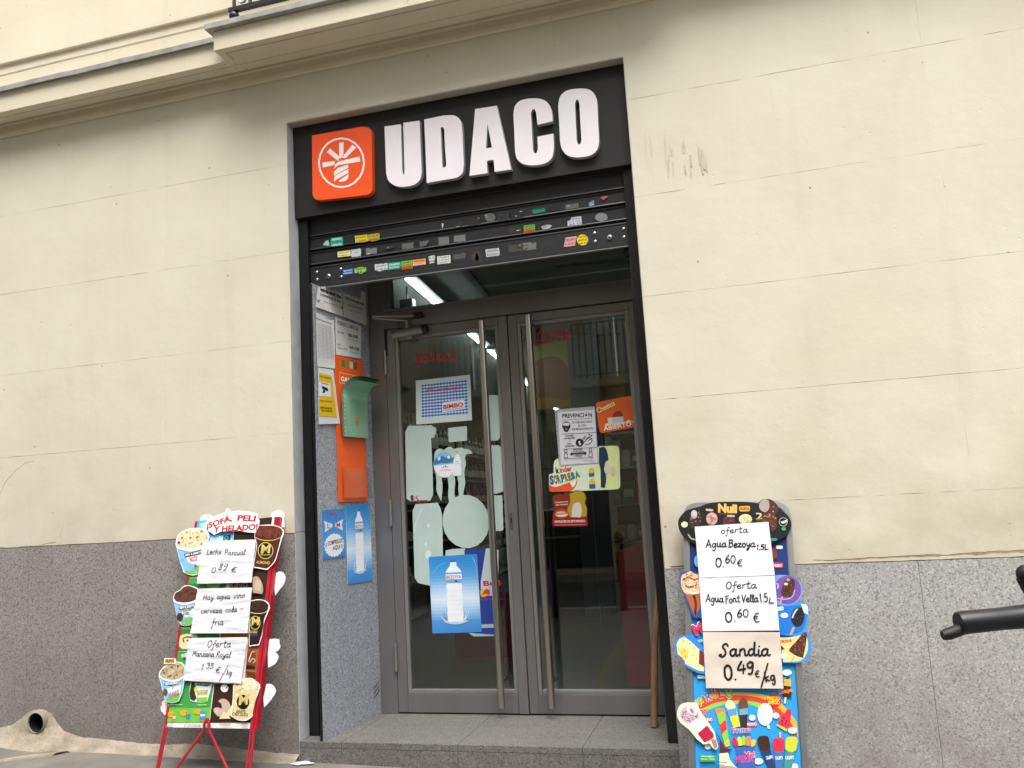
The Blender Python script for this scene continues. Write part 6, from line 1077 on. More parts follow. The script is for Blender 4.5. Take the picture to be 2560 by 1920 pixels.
cutout('tub_cutout', [(-.056,-.4039,1),(-.0503,-.3773),(-.021,-.3624),(-.0029,-.345),(.0229,-.3404),(.0615,-.3491),(.0926,-.3611,1),(.0946,-.4032,1),(.0853,-.4249,1),(.0885,-.5036,1),(.0746,-.5431,1),(.0439,-.5461),(.0197,-.5422,1),(-.0071,-.5192,1),(-.0328,-.4575,1)], tub(
    [(-.0503,-.4062,1),(-.0472,-.3796),(-.0202,-.3669),(.0029,-.3474),(.0399,-.3462),(.0907,-.3655,1),(.0916,-.4009,1),(.074,-.4203),(.0228,-.4288),(-.0312,-.4231,1)], '5d382c', [(-.0503,-.4173),(-.019,-.4313),(.0244,-.4376),(.0854,-.4258)], [(-.0459,-.4241,1),(.0252,-.442),(.0834,-.4293,1),(.0885,-.5036,1),(.0743,-.5414,1),(.0436,-.5444),(.022,-.5405,1),(-.0059,-.5171,1)],
    [(.0026,-.4626,1),(.0801,-.4555,1),(.0833,-.5035,1),(.0301,-.4982)], [(.0182,-.5197,1),(.0377,-.5113),(.0833,-.5035,1),(.0745,-.5423,1),(.0437,-.5448),(.0222,-.5414,1)], [(-.01,-.4514),(.0843,-.4433),(.0847,-.4578),(-.005,-.4647)], ((-.003,-.4608), (.0828,-.4529)),
    [('Chocolate', (.0075,-.475), (.0695,-.4693), .010), ('Fudge', (.0223,-.484), (.0559,-.4812), .009), ('Brownie', (.0214,-.4936), (.0642,-.4901), .009)], [[(.0235,-.5024),(.0238,-.5091),(.0222,-.5151),(.0189,-.5199),(.0141,-.5229),(.0085,-.5239),(.0024,-.5227),(-.0034,-.5195),(-.0085,-.5146),(-.0124,-.5085),(-.0145,-.5017),(-.0148,-.4949),(-.0133,-.4889),(-.0099,-.4841),(-.0052,-.4811),(.0005,-.4801),(.0066,-.4813),(.0124,-.4845),(.0175,-.4895),(.0213,-.4956)], [(.0398,-.3618),(.0402,-.3637),(.0389,-.3662),(.0361,-.3692),(.032,-.3722),(.027,-.375),(.0216,-.3774),(.0163,-.3791),(.0117,-.3799),(.0082,-.3798),(.0061,-.3788),(.0057,-.3769),(.0069,-.3744),(.0098,-.3714),(.0139,-.3684),(.0189,-.3656),(.0243,-.3632),(.0296,-.3615),(.0342,-.3607),(.0377,-.3608)], [(.0782,-.3896),(.0771,-.3906),(.0746,-.3911),(.0708,-.3909),(.0663,-.3901),(.0614,-.3888),(.0566,-.3871),(.0524,-.3851),(.0491,-.3831),(.0472,-.3812),(.0467,-.3797),(.0478,-.3787),(.0504,-.3782),(.0541,-.3784),(.0586,-.3792),(.0636,-.3805),(.0684,-.3823),(.0726,-.3842),(.0758,-.3862),(.0778,-.3881)], [(-.0039,-.3918),(-.0043,-.3932),(-.0057,-.3944),(-.0081,-.3953),(-.0113,-.3959),(-.0149,-.396),(-.0185,-.3957),(-.0219,-.395),(-.0247,-.3939),(-.0266,-.3926),(-.0275,-.3912),(-.0271,-.3899),(-.0257,-.3887),(-.0233,-.3877),(-.0201,-.3872),(-.0165,-.3871),(-.0128,-.3874),(-.0094,-.3881),(-.0067,-.3892),(-.0048,-.3904)]], '', l2='3a3a48', dark='452820'), lb, label='blue tub of dark chocolate ice cream')
cutout('tub_cutout', [(-.069,-.7888,1),(-.0661,-.7658),(-.0446,-.7428),(-.011,-.7283),(.0237,-.7201),(.0558,-.7265),(.0768,-.7433),(.0882,-.7641),(.089,-.7971,1),(.0845,-.8708,1),(.071,-.9074,1),(.0321,-.9166),(-.0082,-.906,1),(-.0375,-.8468,1)], tub(
    [(-.0621,-.7867,1),(-.0599,-.7658),(-.0247,-.7379),(.0242,-.723),(.0624,-.7349),(.0813,-.7599),(.0823,-.7827,1),(.0588,-.7992),(.0142,-.8075),(-.0389,-.7992,1)], 'b3a284', [(-.0653,-.7888),(-.0326,-.8054),(.0154,-.8137),(.0603,-.8074),(.0838,-.7909)], [(-.0611,-.7971,1),(-.0211,-.8116),(.0161,-.8178),(.061,-.8116),(.0846,-.7951,1),(.082,-.8709,1),(.0681,-.9054,1),(.0316,-.9138),(-.006,-.9039,1),(-.0349,-.8468,1)],
    [(-.0092,-.8467,1),(.0455,-.8383,1),(.0746,-.83,1),(.0719,-.8709,1),(.0116,-.8753,1)], [(.0044,-.8916,1),(.0719,-.8709,1),(.0681,-.9058,1),(.0316,-.9142),(-.0058,-.9047,1)], [(-.0264,-.8323),(.0168,-.8351),(.0682,-.8227),(.0672,-.8115),(.0177,-.826),(-.0241,-.8228)], ((-.0194,-.8335), (.0686,-.8251)),
    [('COOKIE', (.0131,-.8834), (.0679,-.8628), .013), ('& CREAM', (.0172,-.8916), (.0699,-.8742), .009)], [[(-.0303,-.7742),(-.0304,-.7755),(-.0312,-.7767),(-.0326,-.7776),(-.0345,-.7782),(-.0367,-.7784),(-.039,-.7782),(-.0411,-.7776),(-.0429,-.7767),(-.0442,-.7755),(-.0448,-.7742),(-.0447,-.7729),(-.0439,-.7718),(-.0424,-.7709),(-.0405,-.7703),(-.0383,-.7701),(-.036,-.7703),(-.0339,-.7709),(-.0321,-.7718),(-.0309,-.773)], [(.0086,-.7472),(.0084,-.7484),(.0074,-.7494),(.0058,-.7502),(.0035,-.7508),(.001,-.7509),(-.0016,-.7508),(-.004,-.7502),(-.006,-.7494),(-.0073,-.7483),(-.008,-.7472),(-.0078,-.746),(-.0068,-.7449),(-.0051,-.7441),(-.0029,-.7436),(-.0004,-.7434),(.0022,-.7436),(.0046,-.7441),(.0066,-.745),(.008,-.746)], [(.0434,-.7431),(.0435,-.7452),(.0431,-.7471),(.0423,-.7485),(.041,-.7495),(.0395,-.7498),(.0378,-.7495),(.0362,-.7485),(.0348,-.747),(.0337,-.7452),(.0331,-.7431),(.033,-.741),(.0334,-.7392),(.0342,-.7377),(.0355,-.7368),(.037,-.7364),(.0387,-.7368),(.0403,-.7377),(.0417,-.7392),(.0428,-.7411)], [(.0469,-.7847),(.0461,-.7869),(.0433,-.7883),(.0395,-.7883),(.0362,-.7869),(.0346,-.7847),(.0354,-.7825),(.0382,-.7812),(.042,-.7812),(.0453,-.7825)], [(.0119,-.7863),(.0117,-.7873),(.0105,-.7884),(.0083,-.7896),(.0053,-.7907),(.0019,-.7916),(-.0017,-.7923),(-.0052,-.7926),(-.008,-.7926),(-.01,-.7921),(-.0111,-.7914),(-.011,-.7904),(-.0097,-.7893),(-.0075,-.7881),(-.0045,-.787),(-.0011,-.786),(.0026,-.7854),(.006,-.785),(.0088,-.7851),(.0108,-.7855)], [(.0728,-.7723),(.0727,-.7752),(.0712,-.777),(.069,-.777),(.0669,-.7752),(.0656,-.7723),(.0658,-.7694),(.0673,-.7676),(.0695,-.7676),(.0716,-.7694)], [(.0003,-.8671),(.0006,-.8722),(-.0004,-.8768),(-.0027,-.8804),(-.0059,-.8827),(-.0099,-.8836),(-.0142,-.8828),(-.0183,-.8805),(-.022,-.8769),(-.0247,-.8723),(-.0264,-.8673),(-.0267,-.8622),(-.0257,-.8576),(-.0234,-.854),(-.0201,-.8516),(-.0161,-.8508),(-.0119,-.8516),(-.0077,-.8539),(-.0041,-.8575),(-.0013,-.8621)], [(-.0445,-.7596),(-.045,-.7613),(-.0472,-.7624),(-.0501,-.7624),(-.0526,-.7613),(-.0538,-.7596),(-.0533,-.7579),(-.0511,-.7568),(-.0482,-.7568),(-.0457,-.7579)]], '', l2='c4502c', dark='5c4a34'), lb, label='pale blue tub of cookie ice cream')
cutout('nuevo_tag', [(-.046,-.7028,1),(.0201,-.7062,1),(.0229,-.7326,1),(-.0447,-.7311,1)], lambda p: (p.poly([(-.041,-.7071),(.0155,-.7095),(.0176,-.7292),(-.0398,-.7269)], 'ea9a30'), p.text('NUEVO', (-.0356,-.7244), (.0163,-.7246), .016, '5a1f18', 4)), lb, z=.018)
def mcup(body, top, c1, c2, ring, ov, ovi, M0, M1, mh, txts, goldc='c9b46a'):
    def f(p):
        p.sp(body, c1); p.sp(top, c2); b1, b2 = lin(c1), lin(c2)
        p.fleck(spline(body, 3), [tuple(min(1, v * f) for v in b1) for f in (.7, .85, 1.2, 1.5)], 40, .004, 3, 3)
        p.fleck(spline(top, 3), [tuple(min(1, v * f) for v in b2) for f in (.55, .75, 1.3, 1.7)], 40, .0034, 4, 2.6)
        if ring: p.stroke(ring, .004, goldc)
        p.poly(ov, goldc); p.poly(ovi, '17130f'); p.text('M', M0, M1, mh, goldc, 3)
        for s_, a, b, h, cc in txts: p.text(s_, a, b, h, cc, 2)
    return f
cutout('cup_cutout', [(.3838,-.0671,1),(.3913,-.0468),(.4321,-.0419),(.484,-.0444),(.5265,-.0565),(.5533,-.0751),(.5571,-.0979,1),(.5464,-.1335,1),(.5355,-.1868),(.528,-.2265),(.5112,-.2524),(.4842,-.277,1),(.4009,-.2618,1),(.4044,-.141,1),(.3863,-.1039,1)], mcup(
    [(.3877,-.0765,1),(.5458,-.0883,1),(.5413,-.1333,1),(.5296,-.1999),(.5229,-.2263),(.5061,-.2522),(.4809,-.2712,1),(.4054,-.2576,1),(.4086,-.1412,1),(.3889,-.104,1)], [(.3886,-.072,1),(.4018,-.0473),(.4327,-.0465),(.4846,-.049),(.5324,-.0627),(.5514,-.0841,1),(.543,-.1063),(.4934,-.1168),(.4414,-.1108),(.3981,-.0953,1)], '4a251d', '6a3326', [(.3901,-.1049),(.4111,-.115),(.4536,-.125),(.5047,-.1249),(.5476,-.111)], [(.5088,-.1799),(.5083,-.1933),(.5034,-.2051),(.4945,-.2143),(.4826,-.22),(.4687,-.2216),(.4542,-.219),(.4405,-.2123),(.4289,-.2023),(.4207,-.1898),(.4165,-.1762),(.4169,-.1627),(.4218,-.1507),(.4308,-.1414),(.4429,-.1357),(.4569,-.1342),(.4715,-.1369),(.4852,-.1437),(.4967,-.1539),(.5048,-.1663)], [(.5042,-.1797),(.5038,-.1918),(.4994,-.2026),(.4914,-.211),(.4806,-.2161),(.4681,-.2176),(.4551,-.2152),(.4427,-.2091),(.4323,-.2),(.4249,-.1888),(.4212,-.1764),(.4215,-.1642),(.4259,-.1533),(.434,-.1448),(.4448,-.1397),(.4574,-.1383),(.4706,-.1408),(.4829,-.1469),(.4933,-.1561),(.5006,-.1674)],
    (.437,-.1909), (.4904,-.1903), .045, [('ALMOND', (.4158,-.241), (.4967,-.2497), .014, 'cdb05c'), ('MAGNUM', (.4374,-.2017), (.4937,-.2039), .006, 'cdb05c')]), lb, label='brown almond chocolate cup')
cutout('cup_cutout', [(.4071,-.4303,1),(.4487,-.4227),(.4894,-.428),(.5167,-.4457),(.5257,-.4693,1),(.5068,-.5197,1),(.499,-.5532),(.4997,-.595,1),(.4894,-.6446,1),(.4336,-.6503,1),(.416,-.5096,1)], mcup(
    [(.4096,-.4368,1),(.5192,-.4649,1),(.5018,-.5196,1),(.4973,-.595,1),(.4863,-.6405,1),(.4355,-.6462,1),(.4185,-.5097,1)], [(.4101,-.4334,1),(.4493,-.427),(.49,-.4323),(.5176,-.453,1),(.5104,-.4732),(.4668,-.4809),(.4161,-.4755,1)], '241816', '3a2620', [(.4166,-.4862),(.4534,-.4925),(.493,-.4907),(.5116,-.4818)], [(.4831,-.5383),(.483,-.5487),(.48,-.558),(.4742,-.5653),(.4663,-.57),(.457,-.5715),(.4473,-.5697),(.438,-.5648),(.4302,-.5572),(.4244,-.5477),(.4214,-.5372),(.4214,-.5268),(.4245,-.5174),(.4303,-.51),(.4382,-.5053),(.4476,-.5038),(.4574,-.5057),(.4666,-.5107),(.4745,-.5183),(.4802,-.5278)], [(.4796,-.5382),(.4796,-.5476),(.4769,-.556),(.4718,-.5626),(.4648,-.5667),(.4566,-.5681),(.4479,-.5665),(.4397,-.5621),(.4327,-.5553),(.4276,-.5467),(.4249,-.5373),(.4249,-.5279),(.4276,-.5194),(.4327,-.5128),(.4398,-.5086),(.448,-.5072),(.4567,-.5089),(.465,-.5134),(.472,-.5202),(.477,-.5288)],
    (.4324,-.548), (.476,-.5478), .038, [('DOUBLE', (.4272,-.5878), (.4716,-.5876), .013, 'cdb05c'), ('CHOCOLATE', (.4316,-.6016), (.4761,-.6022), .010, '3a55a8')]), lb, label='dark double chocolate cup')
cutout('cup_cutout', [(.3716,-.8294,1),(.3915,-.8153),(.4145,-.8052),(.4621,-.7979),(.4879,-.8091),(.5143,-.8251),(.5222,-.841,1),(.5118,-.8768,1),(.4975,-.9281),(.4988,-.971,1),(.4795,-.9868),(.4565,-.9929),(.4177,-.9895),(.3803,-.9723,1),(.3783,-.8894,1)], mcup(
    [(.376,-.8354,1),(.517,-.845,1),(.508,-.8768,1),(.4964,-.971,1),(.4561,-.9902),(.4125,-.9868),(.3836,-.9715,1),(.3822,-.8894,1)], [(.3754,-.8314,1),(.4013,-.8153),(.4297,-.8092),(.4627,-.8019),(.5092,-.8231),(.5186,-.839,1),(.5082,-.851),(.4458,-.8532),(.3961,-.8454,1)], 'ccbf94', 'd9cca6', None, [(.4741,-.9086),(.4738,-.9189),(.4701,-.9283),(.4633,-.9357),(.4541,-.9405),(.4434,-.9423),(.4321,-.9407),(.4215,-.9361),(.4125,-.9288),(.406,-.9195),(.4027,-.9091),(.4029,-.8987),(.4066,-.8893),(.4134,-.8817),(.4227,-.8769),(.4335,-.8752),(.4448,-.8768),(.4555,-.8815),(.4644,-.8889),(.4708,-.8982)], [(.4736,-.9086),(.4733,-.9188),(.4697,-.928),(.463,-.9354),(.4539,-.9402),(.4433,-.9419),(.4322,-.9404),(.4217,-.9358),(.4128,-.9285),(.4065,-.9193),(.4032,-.9091),(.4034,-.8988),(.407,-.8895),(.4137,-.8821),(.4229,-.8773),(.4336,-.8756),(.4447,-.8772),(.4552,-.8818),(.4641,-.8891),(.4704,-.8984)],
    (.4161,-.9209), (.4659,-.9185), .044, [('WHITE', (.4055,-.9564), (.4567,-.9609), .014, '5a4a2a'), ('CHOCOLATE', (.3864,-.9676), (.4738,-.9736), .014, '5a4a2a')]), lb, label='cream coloured white chocolate cup')
cutout('ice_cream_cutout', [(.4059,-.315,1),(.4225,-.3067),(.444,-.3162),(.466,-.3474),(.4758,-.3824,1),(.4728,-.3974,1),(.419,-.3896,1)], lambda p: p.poly([(.4641,-.3517),(.4644,-.3611),(.4627,-.3695),(.4591,-.3762),(.4541,-.3803),(.4481,-.3817),(.4416,-.38),(.4354,-.3755),(.4299,-.3686),(.4259,-.36),(.4236,-.3505),(.4232,-.3411),(.4249,-.3326),(.4284,-.3259),(.4335,-.3217),(.4396,-.3204),(.4461,-.3221),(.4523,-.3266),(.4577,-.3336),(.4618,-.3422)], 'b8a890'), lb, border='a89682')

PENK = '2b2b30'
def note(name, label, M, c4, fn, seed, base='d3d2da', z=.028, amp=.0032, fx=7, fy=34, cat='handwritten note'):
    d = crumple(seed, amp, fx, fy); p_ = Pr(z=z, step=.0003, disp=d); c4 = list(c4)
    p_.grid(c4, 60, 60, base); p_.z += .0012; fn(p_)
    o = link(name, p_, 'paper', smooth=False); o.matrix_world = M; return tag(o, label, cat)
def h1(p):
    p.hand('Leche', (.1161,-.1876), (.206,-.1883), .015, .0024, PENK); p.hand('Pascual', (.2251,-.1927), (.3504,-.1957), .015, .0024, PENK)
    p.hand('0.', (.1609,-.2828), (.2026,-.2819), .014, .0026, PENK); p.hand('89', (.2006,-.2693), (.2579,-.2694), .0165, .0026, PENK); p.hand('€', (.278,-.2822), (.3141,-.282), .015, .0024, PENK)
note('handwritten_note', 'white note reading Leche Pascual 0.89 euro, top sheet on the left stand', BM, [(.0805,-.1125),(.404,-.1192),(.4093,-.3392),(.0831,-.3363)], h1, 21)
def h2(p):
    p.hand('Hay', (.134,-.4195), (.1988,-.4189), .015, .0028, PENK); p.hand('agua', (.2163,-.4158), (.2959,-.416), .015, .0028, PENK); p.hand('vino', (.3139,-.4164), (.3821,-.4146), .015, .0028, PENK)
    p.hand('cerveza', (.1333,-.4862), (.2597,-.4853), .015, .0026, PENK); p.hand('cola', (.2783,-.4835), (.3467,-.4827), .015, .0026, PENK); p.hand('-', (.3561,-.4777), (.3837,-.477), .012, .002, PENK); p.hand('fria', (.2067,-.5465), (.2777,-.5447), .018, .0028, PENK)
note('handwritten_note', 'white note Hay agua vino cerveza, middle sheet on the left stand', BM, [(.0926,-.3611),(.4154,-.3643),(.4212,-.5877),(.0882,-.5845)], h2, 33, amp=.0038)
def h3(p):
    p.hand('Oferta', (.1975,-.6541), (.3374,-.6533), .018, .0030, PENK); p.hand('Manzana', (.1195,-.6954), (.2491,-.6975), .0145, .0026, PENK); p.hand('Royal', (.2597,-.7005), (.3423,-.7022), .0145, .0026, PENK)
    p.hand('1.', (.1774,-.7663), (.2123,-.7643), .016, .0026, PENK); p.hand('35', (.2091,-.754), (.253,-.7521), .0135, .0026, PENK); p.hand('€', (.2663,-.7726), (.2984,-.771), .014, .0024, PENK); p.hand('/', (.2926,-.7971), (.3384,-.789), .024, .0022, PENK); p.hand('kg', (.3327,-.7841), (.3624,-.7849), .014, .0024, PENK)
note('handwritten_note', 'white note Oferta Manzana Royal 1.35 euro, lowest sheet on the left stand', BM, [(.0835,-.6077),(.4226,-.6075),(.4199,-.8253),(.0873,-.8103)], h3, 47, amp=.0038)

# ================================================================== RIGHT ICE CREAM BOARD
RM = frame((2.015, -.05, -.06), (1, 0, -.0421), (.0440, .25, 1.044))
rb = thing('ice_cream_stand', 'silver framed blue ice cream board with handwritten water and watermelon offers', 'display stand', M=RM)
RW, RH = .458, -1.215
ro = rounded([(-.004, RH), (RW + .004, RH), (RW + .004, .012), (-.004, .012)], .075, 8); ri_ = rounded([(.022, RH + .03), (RW - .022, RH + .03), (RW - .022, -.014), (.022, -.014)], .052, 8)
m = MB(); m.prism(ro, -.022, .004, holes=[ri_]); lo_('frame', m, 'alu', rb, bevel=.003)
ro2 = rounded([(.008, RH + .01), (RW - .008, RH + .01), (RW - .008, .0), (.008, .0)], .066, 8); ri2 = rounded([(.018, RH + .02), (RW - .018, RH + .02), (RW - .018, -.010), (.018, -.010)], .056, 8)
m = MB(); m.prism(ro2, .0045, .0105, holes=[ri2]); lo_('frame_bead', m, 'alu', rb, bevel=.002)
pb = Pr(z=.002); pb.prism(rounded([(.0225, RH + .031), (RW - .0225, RH + .031), (RW - .0225, -.0145), (.0225, -.0145)], .05, 6), -.012, .002, lin('14336f')); pb.z = .0022
UP = [(.0235, -.05), (RW - .0235, -.05), (RW - .0235, -.36), (.0235, -.36)]
pb.poly([(.0235, -.33), (RW - .0235, -.33), (RW - .0235, RH + .035), (.0235, RH + .035)], '1f86cf')
pb.poly([(.0235, -.60), (RW - .0235, -.60), (RW - .0235, RH + .035), (.0235, RH + .035)], '2a95d8')
RX = lambda q: [(min(max(a[0], .0238), RW - .0238), max(a[1], RH + .036)) for a in q]
for q, cc in (([(.0248,-.8299,1),(.1005,-.799),(.1853,-.7918),(.2722,-.7912),(.3502,-.8077),(.3982,-.8518),(.429,-.8927,1),(.4303,-.9478,1),(.4051,-.9006),(.355,-.8407),(.2884,-.8106),(.2022,-.8045),(.1139,-.8188),(.049,-.8559,1)], 'e8a83a'), ([(.024,-.8572,1),(.1141,-.8154),(.2023,-.8011),(.2886,-.8072),(.3552,-.8374),(.4024,-.8909),(.4262,-.9351,1),(.428,-.9576,1),(.3944,-.9109),(.344,-.8545),(.2808,-.8244),(.2014,-.8215),(.1205,-.8321),(.0523,-.8625,1)], 'd8442a'), ([(.0487,-.8644,1),(.1204,-.8338),(.2014,-.8231),(.2807,-.826),(.3209,-.8424,1),(.3034,-.8516),(.2527,-.8358),(.2008,-.8349),(.1305,-.8451),(.0697,-.8718,1)], '8cc63a')): pb.poly(RX(spline(q, 4)), cc)
for s_, a, b, h, cc in (('P', (.0474,-.8509), (.0671,-.8449), .030, '6ab04a'), ('I', (.0672,-.8398), (.0751,-.836), .030, 'd83a3a'), ('R', (.0782,-.8307), (.0997,-.8229), .034, '2f7fd0'), ('U', (.1015,-.8194), (.123,-.8133), .038, 'e8843a'), ('L', (.1264,-.8149), (.1476,-.8122), .040, 'd83a3a'), ('O', (.1511,-.8137), (.1844,-.8121), .048, '6ab04a')):
    pb.text(s_, a, b, h, 'f0ece0', 9); pb.text(s_, a, b, h, cc, 3)
pb.poly([(.3735,-.8149),(.3716,-.8232),(.3669,-.8308),(.3599,-.8371),(.3513,-.8412),(.342,-.843),(.3328,-.8422),(.3246,-.8388),(.3183,-.8332),(.3144,-.826),(.3134,-.8178),(.3154,-.8094),(.3201,-.8017),(.3271,-.7955),(.3357,-.7913),(.3451,-.7895),(.3543,-.7904),(.3625,-.7938),(.3688,-.7994),(.3726,-.8067)], 'd02a20'); pb.text('PRECIO', (.3191,-.8142), (.3686,-.8128), .014, 'f0d040', 4); pb.text('AMIGO', (.3203,-.8298), (.3677,-.8275), .014, 'f0d040', 4)
pb.text('FUN', (.0498,-.8863), (.0836,-.8785), .022, 'f0e8e8', 8); pb.text('FUN', (.0498,-.8863), (.0836,-.8785), .021, 'c8283a', 3)
for q, t0, t1 in (([(.0584,-.8953),(.1007,-.8937),(.1002,-.9088),(.0579,-.9101)], (.0615,-.9075), (.096,-.9064)), ([(.2328,-.906),(.2775,-.9016),(.2766,-.9174),(.2321,-.9205)], (.2357,-.917), (.272,-.9137))): pb.poly(rounded(q, .008), 'd8334a'); pb.text('NUEVO', t0, t1, .011, 'f4e6e6', 3)
pb.poly(rounded([(.3762,-.2554),(.4158,-.2563),(.4137,-.2774),(.3786,-.2788)], .008), 'd8334a'); pb.text('NUEVO', (.3789,-.273), (.4091,-.2727), .010, 'f4e6e6', 3); pb.poly(rounded([(.3908,-.1823),(.4185,-.1823),(.4176,-.1973),(.3899,-.1974)], .006), 'cfd8d4')
pb.sp([(.3681,-.1982,1),(.3855,-.1942),(.3936,-.2179),(.3886,-.2376,1),(.3713,-.2416,1)], '7a3428')
# twister, cups, lollies
pb.sp([(.1089,-.8614,1),(.1266,-.8554),(.1458,-.8595),(.1501,-.8811),(.1523,-.9143),(.1575,-.957),(.1627,-.996,1),(.1469,-1.0035,1),(.1395,-.9745),(.1307,-.9321),(.1182,-.8928)], 'e8842a')
for q, cc in (([(.115,-.8863,1),(.1332,-.8686),(.1469,-.8746,1),(.1477,-.8979,1),(.1242,-.9192,1)], '7fc044'), ([(.1241,-.9225,1),(.1458,-.9014),(.1507,-.9111,1),(.1532,-.9342,1),(.1333,-.9551,1)], 'd83a3a'), ([(.1316,-.9552,1),(.1549,-.9357),(.157,-.9504,1),(.1586,-.9701,1),(.1391,-.9844,1)], '7fc044'), ([(.139,-.986,1),(.1586,-.9717),(.1627,-.996,1),(.1469,-1.0035,1)], 'd8b83a')): pb.sp(q, cc)
for cone, tip, cc, c2 in (([(.1552,-.859,1),(.1933,-.8488,1),(.2073,-.9212,1),(.1795,-.9261,1)], [(.152,-.8525,1),(.1519,-.8373),(.1631,-.8199,1),(.1803,-.8258),(.1902,-.8388),(.1903,-.8523,1),(.1719,-.8599)], 'd8cc3a', 'e6dcae'), ([(.2042,-.8532,1),(.2418,-.848,1),(.233,-.9231,1),(.2089,-.9245,1)], [(.203,-.8483,1),(.2053,-.828),(.223,-.8053,1),(.238,-.8197),(.242,-.843,1),(.2241,-.8556)], '3a2a30', '6e4436')):
    pb.sp(cone, cc); pb.sp(tip, c2)
for q, cc in (([(.1562,-.8607,1),(.1932,-.8504,1),(.1956,-.8754,1),(.1638,-.8871,1)], '5a90c4'), ([(.2048,-.8549,1),(.2417,-.849,1),(.2399,-.8731,1),(.2065,-.8782,1)], '6aa0b4'), ([(.3375,-.8681),(.3352,-.8814),(.3303,-.8936),(.3231,-.9034),(.3145,-.91),(.3051,-.9126),(.2959,-.911),(.2879,-.9053),(.2818,-.8962),(.2781,-.8844),(.2773,-.8712),(.2795,-.8577),(.2845,-.8454),(.2917,-.8355),(.3004,-.8289),(.3099,-.8263),(.3191,-.828),(.3271,-.8337),(.3332,-.843),(.3368,-.8548)], 'dfeaf4'), ([(.312,-.9105,1),(.3222,-.91,1),(.3248,-.9229,1),(.3146,-.9235,1)], 'e0d8c8'), ([(.3953,-.8453,1),(.4054,-.8441),(.411,-.8511,1),(.4045,-.8843,1),(.3901,-.9258,1),(.3542,-.9099,1),(.3513,-.9035,1)], 'd0304a'), ([(.3513,-.9035,1),(.3921,-.9215,1),(.3858,-.9309,1),(.3492,-.9101,1)], '9cc84a'), ([(.3578,-.9341,1),(.3662,-.9336,1),(.3632,-.9549,1),(.3582,-.9552,1)], 'd8b090')): pb.sp(q, cc)
for q in ([(.3824,-.8789),(.3817,-.8808),(.3803,-.8821),(.3787,-.8822),(.3774,-.8811),(.377,-.8792),(.3776,-.8772),(.379,-.8759),(.3807,-.8758),(.382,-.877)], [(.3756,-.8907),(.375,-.8927),(.3735,-.8939),(.3719,-.894),(.3706,-.8929),(.3702,-.891),(.3708,-.889),(.3723,-.8878),(.3739,-.8877),(.3752,-.8888)], [(.3918,-.8889),(.3912,-.8908),(.3898,-.8921),(.3881,-.8922),(.3868,-.8911),(.3864,-.8892),(.3871,-.8872),(.3885,-.8859),(.3902,-.8858),(.3914,-.887)], [(.3878,-.8999),(.3871,-.9018),(.3857,-.9031),(.3841,-.9032),(.3828,-.9021),(.3824,-.9002),(.383,-.8982),(.3844,-.8969),(.3861,-.8969),(.3874,-.898)], [(.3742,-.9016),(.3736,-.9035),(.3722,-.9048),(.3705,-.9049),(.3692,-.9038),(.3689,-.9019),(.3695,-.8999),(.3709,-.8987),(.3726,-.8986),(.3739,-.8997)]): pb.poly(q, '2a1418')
